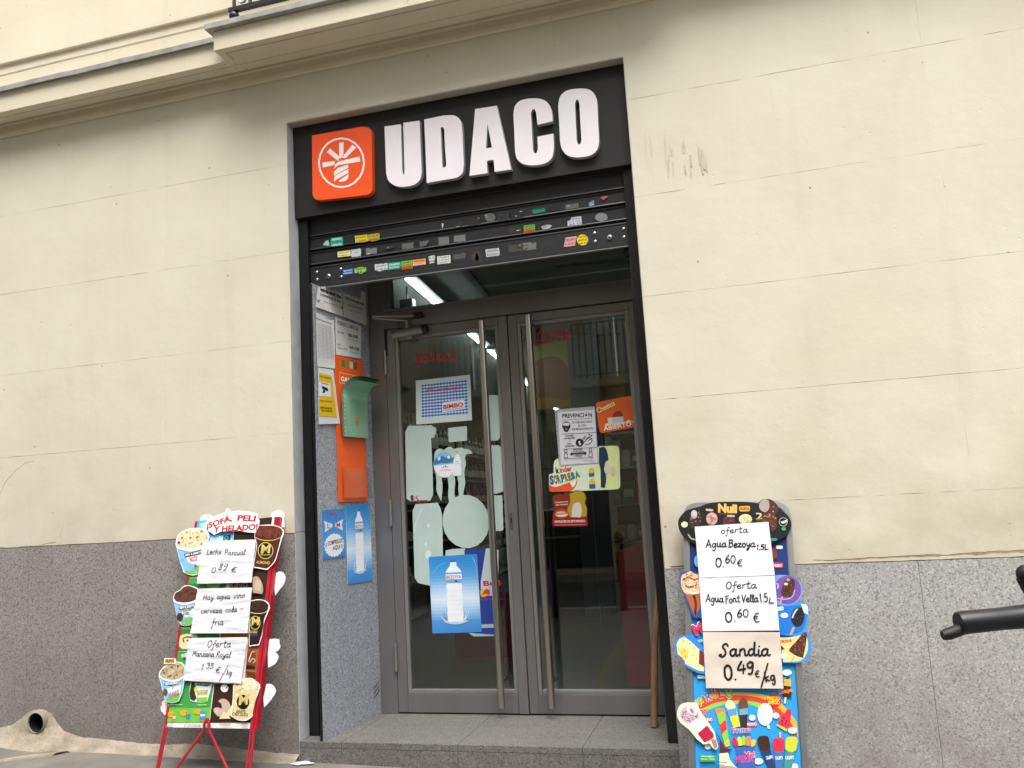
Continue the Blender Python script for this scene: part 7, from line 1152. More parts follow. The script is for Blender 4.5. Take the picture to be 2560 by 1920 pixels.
for q in ([(.3626,-.8717),(.3618,-.8752),(.3598,-.8784),(.3568,-.8811),(.3531,-.8828),(.3491,-.8836),(.3451,-.8833),(.3416,-.8819),(.3389,-.8795),(.3373,-.8765),(.3368,-.873),(.3377,-.8695),(.3397,-.8663),(.3427,-.8637),(.3464,-.8619),(.3504,-.8611),(.3544,-.8615),(.3579,-.8629),(.3606,-.8652),(.3622,-.8683)], [(.0885,-1.0038),(.0877,-1.0073),(.0857,-1.0105),(.0827,-1.0132),(.0789,-1.015),(.0748,-1.0158),(.0708,-1.0155),(.0671,-1.0141),(.0643,-1.0118),(.0625,-1.0088),(.0619,-1.0054),(.0627,-1.0019),(.0647,-.9987),(.0677,-.996),(.0715,-.9942),(.0756,-.9934),(.0797,-.9937),(.0833,-.9951),(.0862,-.9974),(.0879,-1.0004)], [(.4214,-.7037),(.4202,-.7073),(.4173,-.7106),(.413,-.7133),(.4077,-.7152),(.4018,-.716),(.396,-.7156),(.3909,-.7142),(.3869,-.7118),(.3844,-.7087),(.3837,-.7052),(.3848,-.7015),(.3877,-.6982),(.3921,-.6955),(.3974,-.6936),(.4033,-.6928),(.4091,-.6932),(.4142,-.6946),(.4182,-.697),(.4207,-.7001)], [(.2691,-.8842),(.2683,-.8877),(.2663,-.8909),(.2633,-.8936),(.2596,-.8954),(.2555,-.8962),(.2515,-.8958),(.248,-.8944),(.2452,-.8921),(.2435,-.889),(.243,-.8856),(.2438,-.882),(.2459,-.8788),(.2489,-.8761),(.2526,-.8743),(.2567,-.8736),(.2607,-.8739),(.2642,-.8753),(.267,-.8777),(.2687,-.8807)], [(.4276,-.9237),(.4265,-.9276),(.4238,-.9311),(.4198,-.9341),(.4148,-.9361),(.4094,-.937),(.4041,-.9367),(.3994,-.9352),(.3957,-.9327),(.3934,-.9294),(.3928,-.9256),(.3939,-.9218),(.3966,-.9182),(.4007,-.9152),(.4056,-.9132),(.411,-.9123),(.4164,-.9126),(.4211,-.9141),(.4248,-.9166),(.427,-.9199)], [(.29,-1.0462),(.2889,-1.0498),(.2863,-1.0532),(.2823,-1.056),(.2773,-1.058),(.2719,-1.0589),(.2665,-1.0587),(.2617,-1.0574),(.2579,-1.0551),(.2556,-1.052),(.2549,-1.0485),(.256,-1.0449),(.2586,-1.0415),(.2626,-1.0387),(.2676,-1.0367),(.2731,-1.0358),(.2785,-1.036),(.2833,-1.0373),(.287,-1.0396),(.2893,-1.0427)], [(.4229,-1.0566),(.4219,-1.0602),(.4196,-1.0635),(.4162,-1.0662),(.4119,-1.0681),(.4073,-1.069),(.4028,-1.0687),(.3987,-1.0674),(.3956,-1.0651),(.3937,-1.062),(.3932,-1.0585),(.3942,-1.055),(.3965,-1.0516),(.3999,-1.0489),(.4042,-1.047),(.4088,-1.0461),(.4134,-1.0464),(.4174,-1.0478),(.4205,-1.0501),(.4224,-1.0531)], [(.1555,-1.0388),(.1548,-1.0418),(.1531,-1.0446),(.1506,-1.0469),(.1475,-1.0485),(.1441,-1.0492),(.1407,-1.0489),(.1377,-1.0477),(.1353,-1.0457),(.1339,-1.0431),(.1334,-1.0402),(.1341,-1.0371),(.1358,-1.0343),(.1383,-1.032),(.1414,-1.0304),(.1449,-1.0297),(.1482,-1.03),(.1513,-1.0312),(.1536,-1.0332),(.1551,-1.0358)], [(.3611,-1.0702),(.3606,-1.0731),(.3595,-1.0758),(.3579,-1.078),(.356,-1.0795),(.3539,-1.0801),(.3519,-1.0798),(.3501,-1.0786),(.3488,-1.0766),(.348,-1.074),(.3479,-1.071),(.3484,-1.0681),(.3495,-1.0654),(.3511,-1.0631),(.353,-1.0617),(.3551,-1.0611),(.3571,-1.0614),(.3589,-1.0626),(.3602,-1.0646),(.361,-1.0672)]): pb.poly(RX(q), 'e6e9ec')
pb.sp([(.3906,-.732,1),(.405,-.7196),(.4162,-.7309,1),(.4161,-.7578,1),(.3874,-.7557,1)], 'dca83a'); pb.sp([(.3941,-.7302,1),(.405,-.7189),(.4129,-.7284,1)], '2a1a18'); pb.sp([(.3856,-.7575,1),(.4168,-.7628,1),(.4133,-.8014,1),(.3781,-.7964,1)], '3a2420'); pb.text('Colajet', (.3655,-.7909), (.4207,-.776), .015, 'e8842a', 3); pb.poly([(.388,-.8009),(.3947,-.8006),(.3909,-.824),(.3832,-.8234)], 'e0d8c8')
# cup of fruit lollies
for q, cc in (([(.1725,-.9676,1),(.1831,-.9621),(.1926,-.9812,1),(.1937,-.9942,1),(.1832,-.9997,1),(.1752,-.9855)], 'c8283a'), ([(.1931,-.9681,1),(.2021,-.9594),(.2119,-.9702,1),(.2108,-.9931,1),(.1971,-.994,1)], 'e8c83a'), ([(.2105,-.9638,1),(.2177,-.9552),(.2259,-.9629,1),(.2246,-.9907,1),(.2109,-.9915,1)], '8cc63a'), ([(.2275,-.9661,1),(.2365,-.9557),(.2464,-.9617,1),(.2433,-.9912,1),(.2279,-.9921,1)], 'e8843a'), ([(.2476,-.973,1),(.2581,-.9659),(.267,-.9719,1),(.2603,-.9901,1),(.2446,-.9976,1)], 'e8b83a'), ([(.1865,-1.0011,1),(.2618,-.9933,1),(.2577,-1.0736,1),(.1933,-1.0778,1)], '3a5fa8')): pb.poly(RX(spline(q, 3)), cc)
pb.text('Mini', (.2222,-1.0393), (.2632,-1.0319), .024, 'f0e0e8', 7); pb.text('Mini', (.2222,-1.0393), (.2632,-1.0319), .023, 'd04a3a', 3); pb.text('MILK', (.184,-1.0595), (.259,-1.0482), .026, 'b04a98', 4)
for top, body, c1, c2, nm in (([(.2715,-.97,1),(.2773,-.9566),(.2979,-.9506),(.3146,-.9545),(.3199,-.9801,1),(.3206,-.9962,1),(.3015,-1.007),(.2799,-1.0019,1)], [(.2815,-1.005,1),(.3205,-.9978,1),(.3364,-1.0683,1),(.3097,-1.0701,1)], '3f2620', '2a3a68', 'COLA'), ([(.3314,-.9665,1),(.3379,-.959),(.3582,-.9558),(.373,-.9592),(.3756,-.9703,1),(.3713,-1.0027,1),(.3516,-1.0087),(.3325,-1.0051,1)], [(.3324,-1.0067,1),(.3713,-1.0033,1),(.3653,-1.0664,1),(.3381,-1.0682,1)], 'cc2c48', '3a6fa8', 'FRESA'), ([(.3813,-.9603,1),(.3885,-.9518),(.4087,-.9474),(.4251,-.9513),(.4275,-.964,1),(.4187,-.9966,1),(.3983,-1.0058),(.3774,-.9959,1)], [(.3788,-.999,1),(.4159,-.9999,1),(.3978,-1.0642,1),(.368,-1.0662,1)], 'c0c434', '3f8a8c', 'LIMON')):
    pb.poly(RX(spline(body, 3)), c2); pb.sp(top, c1)
pb.text('CALIPPO', (.3031,-1.039), (.3302,-1.0325), .012, 'e0e8f0', 3); pb.text('CALIPPO', (.3383,-1.0367), (.3667,-1.0333), .012, 'e0e8f0', 3); pb.text('CALIPPO', (.3766,-1.0336), (.41,-1.029), .012, 'e0e8f0', 3)
pb.sp([(.1219,-.9821,1),(.1289,-.9784),(.1418,-1.0038),(.1725,-1.0085,1),(.1618,-1.0189,1),(.1375,-1.0237),(.1236,-1.0278,1)], '5a2a30'); pb.poly(RX(spline([(.1201,-1.028,1),(.1548,-1.0226,1),(.1606,-1.0481),(.18,-1.0726,1),(.1899,-1.0781,1),(.1181,-1.0828,1)], 3)), 'e6d8b8'); pb.stroke([(.1092,-.9499),(.1224,-.9689),(.1384,-1.0008)], .004, '3a3a6a')
pb.poly([(.0428,-1.0377),(.1053,-1.0361),(.1045,-1.0589),(.042,-1.0639)], '3a9a4a'); pb.text('Valores energéticos', (.046,-1.045), (.0972,-1.0425), .006, 'e0f0e0', 1); pb.stroke([(.0458,-1.0529),(.0708,-1.0523)], .002, 'cfe8d0', False); pb.stroke([(.0778,-1.0508),(.1003,-1.0504)], .002, 'cfe8d0', False)
for q in ([(.0424,-1.072),(.1391,-1.0695)], [(.0423,-1.0769),(.1731,-1.0731)], [(.0421,-1.0824),(.1832,-1.0772)], [(.1052,-1.0598),(.1499,-1.0585)]): pb.stroke(RX(q), .0018, '1a4a78', False)
pb.text('Frutas', (.1751,-.9478), (.2493,-.9386), .020, 'f0e8f0', 8); pb.text('Frutas', (.1751,-.9478), (.2493,-.9386), .019, 'b04a68', 3)
pb.poly([(.0427,-.7292),(.0744,-.7286),(.074,-.7411),(.0424,-.7413)], 'dde4e6'); pb.text('NATILLAS', (.0453,-.7388), (.0733,-.7383), .008, '22303a', 2); pb.text('M', (.0373,-.5678), (.0744,-.5516), .045, 'e8eef4', 10); pb.text('M', (.0373,-.5678), (.0744,-.5516), .043, 'd0304a', 4)
pb.text('NATA', (.0477,-.5969), (.0715,-.5926), .011, 'eef2f6', 2); pb.poly([(.0669,-.2513),(.066,-.2594),(.064,-.2667),(.061,-.2725),(.0574,-.2762),(.0534,-.2775),(.0495,-.2762),(.0461,-.2726),(.0434,-.2668),(.0418,-.2596),(.0414,-.2515),(.0423,-.2434),(.0443,-.2361),(.0473,-.2303),(.051,-.2265),(.0549,-.2252),(.0588,-.2265),(.0623,-.2302),(.0649,-.236),(.0665,-.2433)], '5aa8dc')
lo_('printed_panel', pb, 'print', rb)
def nuii(p):
    p.text('Nuii', (.1519,-.0358), (.2345,-.0391), .038, 'd8ae62', 5); p.poly(rounded([(.2429,-.011),(.2911,-.0095),(.289,-.0343),(.2445,-.035)], .008), 'd8963a'); p.text('NUEVO', (.2477,-.0268), (.2855,-.0264), .010, '3a2410', 3)
    for q, cc in (([(.0765,-.0766),(.0717,-.0886),(.0649,-.0987),(.0568,-.106),(.0481,-.1097),(.0398,-.1094),(.0326,-.1053),(.0272,-.0977),(.0242,-.0872),(.0238,-.075),(.0261,-.0623),(.0309,-.0502),(.0378,-.04),(.0459,-.0327),(.0546,-.029),(.063,-.0293),(.0702,-.0335),(.0756,-.0412),(.0786,-.0517),(.0789,-.0639)], '38211f'), ([(.0606,-.0458),(.0597,-.0517),(.0576,-.057),(.0544,-.0613),(.0505,-.0639),(.0462,-.0648),(.042,-.0639),(.0382,-.0611),(.0353,-.0569),(.0335,-.0515),(.033,-.0455),(.0338,-.0396),(.0359,-.0342),(.0391,-.03),(.043,-.0273),(.0473,-.0264),(.0516,-.0274),(.0553,-.0302),(.0583,-.0345),(.0601,-.0398)], 'b8b6b4'), ([(.1488,-.066),(.1472,-.0747),(.1434,-.0825),(.1377,-.0887),(.1307,-.0926),(.123,-.0939),(.1154,-.0925),(.1086,-.0885),(.1033,-.0822),(.1,-.0744),(.0991,-.0657),(.1006,-.0569),(.1044,-.0491),(.1101,-.0429),(.1172,-.0389),(.125,-.0376),(.1326,-.0391),(.1394,-.0432),(.1446,-.0494),(.1479,-.0573)], 'c99a90'), ([(.134,-.0659),(.1332,-.0705),(.1314,-.0746),(.1286,-.0779),(.1252,-.08),(.1214,-.0807),(.1178,-.08),(.1145,-.0778),(.1119,-.0745),(.1104,-.0704),(.1099,-.0657),(.1107,-.0611),(.1125,-.057),(.1153,-.0537),(.1187,-.0516),(.1225,-.0509),(.1262,-.0517),(.1295,-.0538),(.132,-.0571),(.1335,-.0613)], 'a8746a'), ([(.2241,-.0769),(.2225,-.0838),(.2184,-.0901),(.2123,-.095),(.2046,-.0982),(.1963,-.0992),(.188,-.0981),(.1807,-.0948),(.1749,-.0898),(.1713,-.0835),(.1703,-.0765),(.1719,-.0695),(.176,-.0632),(.1821,-.0582),(.1898,-.0551),(.1982,-.054),(.2065,-.0552),(.2138,-.0585),(.2196,-.0635),(.2231,-.0699)], '5a2c30'), ([(.2967,-.0692),(.295,-.0761),(.2907,-.0823),(.2842,-.0873),(.2762,-.0904),(.2674,-.0914),(.2588,-.0903),(.2511,-.0871),(.245,-.082),(.2413,-.0757),(.2402,-.0688),(.2419,-.0618),(.2463,-.0555),(.2528,-.0506),(.2608,-.0474),(.2696,-.0464),(.2783,-.0476),(.286,-.0509),(.292,-.0559),(.2957,-.0622)], 'd2c89a'), ([(.018,-.0913),(.0171,-.0954),(.015,-.0991),(.0117,-.102),(.0076,-.1038),(.003,-.1045),(-.0015,-.1038),(-.0055,-.1019),(-.0087,-.0989),(-.0107,-.0952),(-.0113,-.0911),(-.0105,-.087),(-.0083,-.0833),(-.005,-.0804),(-.0009,-.0785),(.0037,-.0779),(.0082,-.0786),(.0122,-.0805),(.0154,-.0834),(.0174,-.0872)], 'd9caa0'), ([(.382,-.0106),(.3802,-.0194),(.376,-.0274),(.3698,-.0337),(.3622,-.0377),(.354,-.039),(.3459,-.0375),(.3388,-.0334),(.3332,-.0269),(.3299,-.0189),(.3291,-.01),(.3308,-.0011),(.335,.0069),(.3413,.0133),(.3489,.0173),(.3572,.0186),(.3653,.0171),(.3725,.0128),(.3779,.0064),(.3812,-.0017)], '9a948c')): p.poly(q, cc)
    p.sp([(.3707,.0163,1),(.3898,.0099),(.4076,-.017),(.4104,-.0334,1),(.3815,-.0657,1),(.3431,-.0614,1),(.3359,-.049),(.364,-.0329),(.373,-.0125)], '4a2820'); p.sp([(.3111,-.0774,1),(.3355,-.0572),(.3709,-.0494),(.401,-.0618,1),(.3981,-.1103,1),(.378,-.1263,1),(.3685,-.09,1),(.334,-.0857)], '54301f')
    for q in ([(.3909,-.0365),(.3901,-.0384),(.3881,-.0396),(.3857,-.0395),(.3838,-.0383),(.3832,-.0364),(.3841,-.0345),(.3861,-.0333),(.3885,-.0333),(.3903,-.0346)], [(.3743,-.0494),(.3736,-.0513),(.3718,-.0525),(.3696,-.0525),(.3679,-.0513),(.3674,-.0493),(.3682,-.0474),(.37,-.0462),(.3721,-.0463),(.3738,-.0475)], [(.3565,-.0566),(.3558,-.0582),(.3539,-.0593),(.3518,-.0593),(.3501,-.0582),(.3495,-.0565),(.3503,-.0548),(.3521,-.0538),(.3543,-.0538),(.3559,-.0549)], [(.3934,-.0148),(.3927,-.0163),(.3911,-.0171),(.3892,-.0171),(.3877,-.0162),(.3872,-.0148),(.3879,-.0133),(.3895,-.0124),(.3914,-.0125),(.3929,-.0134)], [(.3393,-.0662),(.3385,-.0679),(.3367,-.0689),(.3346,-.0689),(.3329,-.0679),(.3323,-.0662),(.3331,-.0645),(.3349,-.0635),(.337,-.0635),(.3387,-.0645)], [(.3981,-.0659),(.3974,-.0675),(.3958,-.0685),(.3939,-.0685),(.3924,-.0675),(.3919,-.0658),(.3926,-.0641),(.3942,-.0631),(.3961,-.0631),(.3976,-.0642)], [(.0362,-.0631),(.0356,-.0646),(.0341,-.0655),(.0324,-.0655),(.031,-.0645),(.0305,-.0631),(.031,-.0616),(.0325,-.0607),(.0343,-.0607),(.0356,-.0616)], [(.0687,-.0592),(.0681,-.0607),(.0666,-.0616),(.0649,-.0615),(.0635,-.0606),(.063,-.0591),(.0636,-.0577),(.065,-.0568),(.0668,-.0568),(.0682,-.0577)], [(.0559,-.0799),(.0553,-.0813),(.0539,-.0822),(.0522,-.0822),(.0508,-.0813),(.0503,-.0798),(.0509,-.0784),(.0523,-.0775),(.054,-.0775),(.0554,-.0784)]): p.poly(q, 'c4986c')
    p.fleck(spline([(.3111,-.0774,1),(.3355,-.0572),(.3709,-.0494),(.401,-.0618,1),(.3981,-.1103,1),(.378,-.1263,1),(.3685,-.09,1),(.334,-.0857)], 3), ['2e1812', '6e4630', '7c5238', 'b08058'], 40, .002, 3); p.fleck([(.0765,-.0766),(.0717,-.0886),(.0649,-.0987),(.0568,-.106),(.0481,-.1097),(.0398,-.1094),(.0326,-.1053),(.0272,-.0977),(.0242,-.0872),(.0238,-.075),(.0261,-.0623),(.0309,-.0502),(.0378,-.04),(.0459,-.0327),(.0546,-.029),(.063,-.0293),(.0702,-.0335),(.0756,-.0412),(.0786,-.0517),(.0789,-.0639)], ['20120f', '57362e', '8a6a58'], 26, .0022, 4); p.fleck([(.1488,-.066),(.1472,-.0747),(.1434,-.0825),(.1377,-.0887),(.1307,-.0926),(.123,-.0939),(.1154,-.0925),(.1086,-.0885),(.1033,-.0822),(.1,-.0744),(.0991,-.0657),(.1006,-.0569),(.1044,-.0491),(.1101,-.0429),(.1172,-.0389),(.125,-.0376),(.1326,-.0391),(.1394,-.0432),(.1446,-.0494),(.1479,-.0573)], ['e0c4ba', 'a8645c', 'd8aaa0'], 22, .0024, 5); p.fleck([(.2967,-.0692),(.295,-.0761),(.2907,-.0823),(.2842,-.0873),(.2762,-.0904),(.2674,-.0914),(.2588,-.0903),(.2511,-.0871),(.245,-.082),(.2413,-.0757),(.2402,-.0688),(.2419,-.0618),(.2463,-.0555),(.2528,-.0506),(.2608,-.0474),(.2696,-.0464),(.2783,-.0476),(.286,-.0509),(.292,-.0559),(.2957,-.0622)], ['ece4c0', 'b4a468', 'c8b880'], 22, .0024, 6); p.fleck([(.2241,-.0769),(.2225,-.0838),(.2184,-.0901),(.2123,-.095),(.2046,-.0982),(.1963,-.0992),(.188,-.0981),(.1807,-.0948),(.1749,-.0898),(.1713,-.0835),(.1703,-.0765),(.1719,-.0695),(.176,-.0632),(.1821,-.0582),(.1898,-.0551),(.1982,-.054),(.2065,-.0552),(.2138,-.0585),(.2196,-.0635),(.2231,-.0699)], ['401c20', '7c4448'], 18, .0024, 7)
    p.stroke([(.3167,-.0448),(.3359,-.049),(.3234,-.0653)], .006, 'd4cc7a'); p.poly([(.3263,-.0694),(.3259,-.0709),(.3248,-.0723),(.3232,-.0733),(.3212,-.074),(.319,-.0742),(.3169,-.074),(.315,-.0733),(.3135,-.0722),(.3126,-.0708),(.3123,-.0693),(.3127,-.0678),(.3138,-.0664),(.3154,-.0653),(.3174,-.0647),(.3196,-.0644),(.3217,-.0647),(.3236,-.0654),(.3251,-.0665),(.326,-.0679)], '4a9a3a'); p.stroke([(.1032,-.0262),(.1273,-.0285)], .010, 'b8b48a', False); p.stroke([(.1942,-.0552),(.2199,-.0554)], .009, 'b0a890', False); p.stroke([(.1547,-.0454),(.2262,-.0464)], .001, 'a08858', False)
    c_ = [(.4434,-.0832),(.4422,-.0889),(.4395,-.094),(.4355,-.0981),(.4307,-.1007),(.4254,-.1016),(.4203,-.1007),(.4158,-.098),(.4123,-.0939),(.4102,-.0887),(.4097,-.083),(.4109,-.0772),(.4136,-.072),(.4176,-.0679),(.4225,-.0653),(.4277,-.0645),(.4329,-.0654),(.4374,-.0681),(.4409,-.0722),(.4429,-.0774)]; p.stroke(c_ + c_[:1], .002, 'b8bcbc', False); p.sp([(.4152,-.0822,1),(.4307,-.0782),(.4465,-.0703,1),(.4379,-.0864),(.4223,-.0903)], 'c4c8c8'); p.poly([(.4357,-.1137),(.4351,-.1162),(.4337,-.1184),(.4316,-.1202),(.4289,-.1213),(.4261,-.1217),(.4233,-.1213),(.4208,-.1201),(.4189,-.1183),(.4177,-.1161),(.4174,-.1136),(.418,-.1111),(.4195,-.1089),(.4216,-.1071),(.4242,-.106),(.4271,-.1056),(.4299,-.106),(.4324,-.1072),(.4343,-.109),(.4355,-.1112)], '3a9a5a'); p.stroke([(.373,-.1604),(.3914,-.1592)], .012, '2a8a80', False); p.stroke([(.0192,-.1376),(.0309,-.154),(.0488,-.1602)], .006, '9aa89a')
cutout('header_cutout', [(-.0251,-.0877,1),(-.0218,-.0668),(-.007,-.046),(.018,-.0253),(.0754,-.0099,1),(.1082,.0031),(.1568,.0096),(.2287,.0099,1),(.2762,.0085),(.3269,.0012,1),(.3394,.0147),(.3632,.0206),(.3843,.0153),(.4044,-.0047),(.4145,-.0294,1),(.444,-.05),(.4593,-.0784,1),(.4592,-.0986),(.4508,-.1226),(.4343,-.1425),(.4026,-.1624),(.371,-.1803,1),(.2279,-.1865,1),(.0502,-.1806,1),(.0225,-.1663),(-.0091,-.1375),(-.0227,-.1085,1)], nuii, rb, z=.012, border='15151a', label='black oval ice cream header')
def cone(p):
    p.sp([(.0007,-.399,1),(.0618,-.3941,1),(.0621,-.4485,1),(.0414,-.4914,1),(.0339,-.48,1)], 'a85c30'); p.sp([(-.0186,-.34,1),(-.0132,-.3161),(.0029,-.3079),(.0231,-.2965,1),(.0387,-.3075),(.0583,-.3133,1),(.0607,-.3902,1),(.0244,-.3966),(.0008,-.3951),(-.0145,-.3717)], 'd8b088'); p.stroke([(-.0097,-.3359),(.0145,-.3237),(.0379,-.3354),(.0538,-.3312)], .008, '8a4a2a'); p.stroke([(-.0082,-.3558),(.0173,-.3673),(.0452,-.359)], .008, '8a4a2a'); p.stroke([(.0059,-.3476),(.0259,-.3395),(.0415,-.3492)], .010, 'ecdcc4'); p.stroke([(.0011,-.3833),(.0285,-.3926),(.06,-.3882)], .008, 'e8dcc8'); p.stroke([(.0361,-.4023),(.043,-.4334),(.04,-.4722)], .010, '5a2c1c'); p.fleck(spline([(-.0186,-.34,1),(-.0132,-.3161),(.0029,-.3079),(.0231,-.2965,1),(.0387,-.3075),(.0583,-.3133,1),(.0607,-.3902,1),(.0244,-.3966),(.0008,-.3951),(-.0145,-.3717)], 3), ['f0e0cc', 'b88458', 'e8ccac', '9a5c34'], 50, .0026, 3, 2.6); p.poly([(.0361,-.4723),(.0466,-.472),(.0414,-.4922)], '1c1a2c')
cutout('cone_cutout', [(-.0248,-.3321,1),(-.0211,-.3121),(-.0089,-.302),(.0232,-.2937,1),(.0448,-.3035),(.0663,-.3112,1),(.066,-.4484,1),(.0685,-.4946,1),(.0393,-.4972,1),(.0259,-.4879,1),(.0041,-.4224),(-.0184,-.3678,1)], cone, rb, border='2a4c94', label='caramel ice cream cone')
cutout('lolly_cutout', [(.3728,-.3127,1),(.4087,-.3096),(.4494,-.3169),(.4743,-.3339),(.487,-.3643),(.4812,-.3948),(.4609,-.4216),(.4269,-.4355),(.3806,-.4345,1),(.3735,-.366,1)], lambda p: (p.poly([(.4809,-.372),(.4769,-.3903),(.468,-.4068),(.4549,-.42),(.4389,-.4286),(.4216,-.4318),(.4045,-.4293),(.3895,-.4212),(.3779,-.4084),(.3709,-.392),(.3693,-.3737),(.3731,-.3553),(.3821,-.3385),(.3954,-.3251),(.4116,-.3164),(.4291,-.3133),(.4462,-.316),(.4612,-.3243),(.4727,-.3374),(.4794,-.3538)], '6a4c9c'), p.sp([(.4226,-.3269,1),(.4378,-.3228),(.456,-.3303),(.4582,-.3418,1),(.4482,-.3915),(.4289,-.4033),(.4033,-.398),(.3964,-.3886,1),(.41,-.3501)], '4a2a20'), p.fleck(spline([(.4226,-.3269,1),(.4378,-.3228),(.456,-.3303),(.4582,-.3418,1),(.4482,-.3915),(.4289,-.4033),(.4033,-.398),(.3964,-.3886,1),(.41,-.3501)], 3), ['2e1812', '6e4630', '8a5c40'], 40, .0018, 9), p.poly([(.3994,-.4),(.4068,-.4018),(.3957,-.4304),(.3883,-.4298)], 'b89878'), p.poly([(.4295,-.3479),(.429,-.3496),(.4277,-.3511),(.4258,-.3523),(.4235,-.3531),(.421,-.3534),(.4184,-.3532),(.4162,-.3525),(.4145,-.3513),(.4134,-.3498),(.4131,-.3481),(.4136,-.3465),(.4149,-.345),(.4167,-.3437),(.4191,-.343),(.4216,-.3427),(.4242,-.3429),(.4264,-.3436),(.4281,-.3448),(.4292,-.3463)], 'd8ccb8'), p.poly([(.4392,-.3305),(.4387,-.3324),(.4375,-.3342),(.4358,-.3355),(.4337,-.3364),(.4313,-.3368),(.4291,-.3365),(.427,-.3356),(.4255,-.3343),(.4245,-.3326),(.4243,-.3307),(.4248,-.3288),(.4259,-.3271),(.4277,-.3257),(.4298,-.3248),(.4321,-.3244),(.4344,-.3247),(.4364,-.3256),(.438,-.3269),(.439,-.3286)], 'b88a70'), p.stroke([(.3821,-.3466),(.3894,-.3504),(.3866,-.3658)], .006, 'c8bce0'), p.stroke([(.3841,-.4079),(.4173,-.4111),(.444,-.3992),(.455,-.3724)], .005, 'a898cc')), rb, border='7a8ec4', label='purple disc with a chocolate lolly')
cutout('lolly_cutout', [(.3804,-.4383,1),(.4345,-.4315),(.472,-.4214,1),(.5008,-.4284),(.5047,-.4508,1),(.4947,-.5142),(.4706,-.548),(.4262,-.5585),(.3789,-.5543,1)], lambda p: (p.sp([(.382,-.442,1),(.4415,-.4371),(.4786,-.4326,1),(.4919,-.4772),(.4835,-.5182),(.4524,-.5485),(.379,-.5524,1)], '1f6fc0'), p.sp([(.4334,-.5046,1),(.4333,-.4785),(.4518,-.4481),(.4778,-.4438,1),(.4882,-.4772,1),(.4729,-.5147),(.4505,-.5227)], '1e2026'), p.fleck(spline([(.4334,-.5046,1),(.4333,-.4785),(.4518,-.4481),(.4778,-.4438,1),(.4882,-.4772,1),(.4729,-.5147),(.4505,-.5227)], 3), ['0d0e12', '34363e', '4a4c54'], 40, .0018, 9), p.poly([(.4359,-.5231),(.446,-.5247),(.4318,-.5565),(.4221,-.5549)], 'b89888'), p.stroke([(.4589,-.4517),(.4469,-.467),(.4383,-.4859)], .006, 'c8d0d8'), p.poly([(.422,-.4769),(.421,-.4802),(.4186,-.4831),(.4151,-.4855),(.4107,-.4871),(.4058,-.4878),(.4011,-.4874),(.3968,-.486),(.3936,-.4837),(.3915,-.4808),(.391,-.4776),(.3919,-.4743),(.3943,-.4714),(.3979,-.469),(.4023,-.4674),(.4072,-.4667),(.4119,-.4671),(.4161,-.4685),(.4194,-.4708),(.4214,-.4737)], 'dde4e8'), p.text('OREO', (.3802,-.4591), (.4064,-.4547), .014, 'e8f0f8', 4), p.sp([(.4751,-.4289,1),(.5003,-.4359),(.5014,-.4714,1),(.4872,-.4661,1)], 'd4d8dc')), rb, border='2f8ad8', label='black cookie lolly')
cutout('lolly_cutout', [(.3803,-.5639,1),(.4237,-.5627),(.4555,-.5513,1),(.4803,-.5401),(.4938,-.5432),(.4999,-.5535,1),(.5037,-.5948),(.4981,-.6259),(.4827,-.6503),(.4546,-.665),(.3895,-.6674,1),(.3806,-.6161,1)], lambda p: (p.sp([(.3824,-.5691,1),(.4234,-.5661),(.462,-.5563,1),(.4891,-.5607),(.491,-.6056),(.4767,-.6403),(.4516,-.6583),(.3914,-.6639,1)], 'e8c684'), p.sp([(.4728,-.549,1),(.4869,-.5434),(.4913,-.5537,1),(.4832,-.5955,1),(.4695,-.6457,1),(.4427,-.6381),(.4148,-.6201,1),(.4207,-.6079,1),(.4577,-.5686,1)], '4e2e26'), p.fleck(spline([(.4728,-.549,1),(.4869,-.5434),(.4913,-.5537,1),(.4832,-.5955,1),(.4695,-.6457,1),(.4427,-.6381),(.4148,-.6201,1),(.4207,-.6079,1),(.4577,-.5686,1)], 3), ['301a14', '6e4838', 'a07858'], 60, .0018, 9), p.poly([(.4324,-.6402),(.4364,-.6411),(.4257,-.6627),(.4206,-.6622)], 'b89878'), p.text('TOBLERONE', (.3822,-.589), (.4292,-.5834), .011, 'c02a2a', 3), p.poly([(.4057,-.6394),(.4047,-.6426),(.4025,-.6456),(.3992,-.648),(.395,-.6496),(.3905,-.6502),(.3861,-.6499),(.3821,-.6486),(.3791,-.6464),(.3772,-.6436),(.3767,-.6404),(.3776,-.6372),(.3798,-.6342),(.3832,-.6318),(.3873,-.6302),(.3918,-.6295),(.3963,-.6299),(.4002,-.6312),(.4033,-.6334),(.4052,-.6362)], 'dde0d8'), p.poly([(.3851,-.5986),(.3998,-.612),(.3857,-.6177)], '5a3020')), rb, border='2f8ad8', label='triangular nutty chocolate lolly')
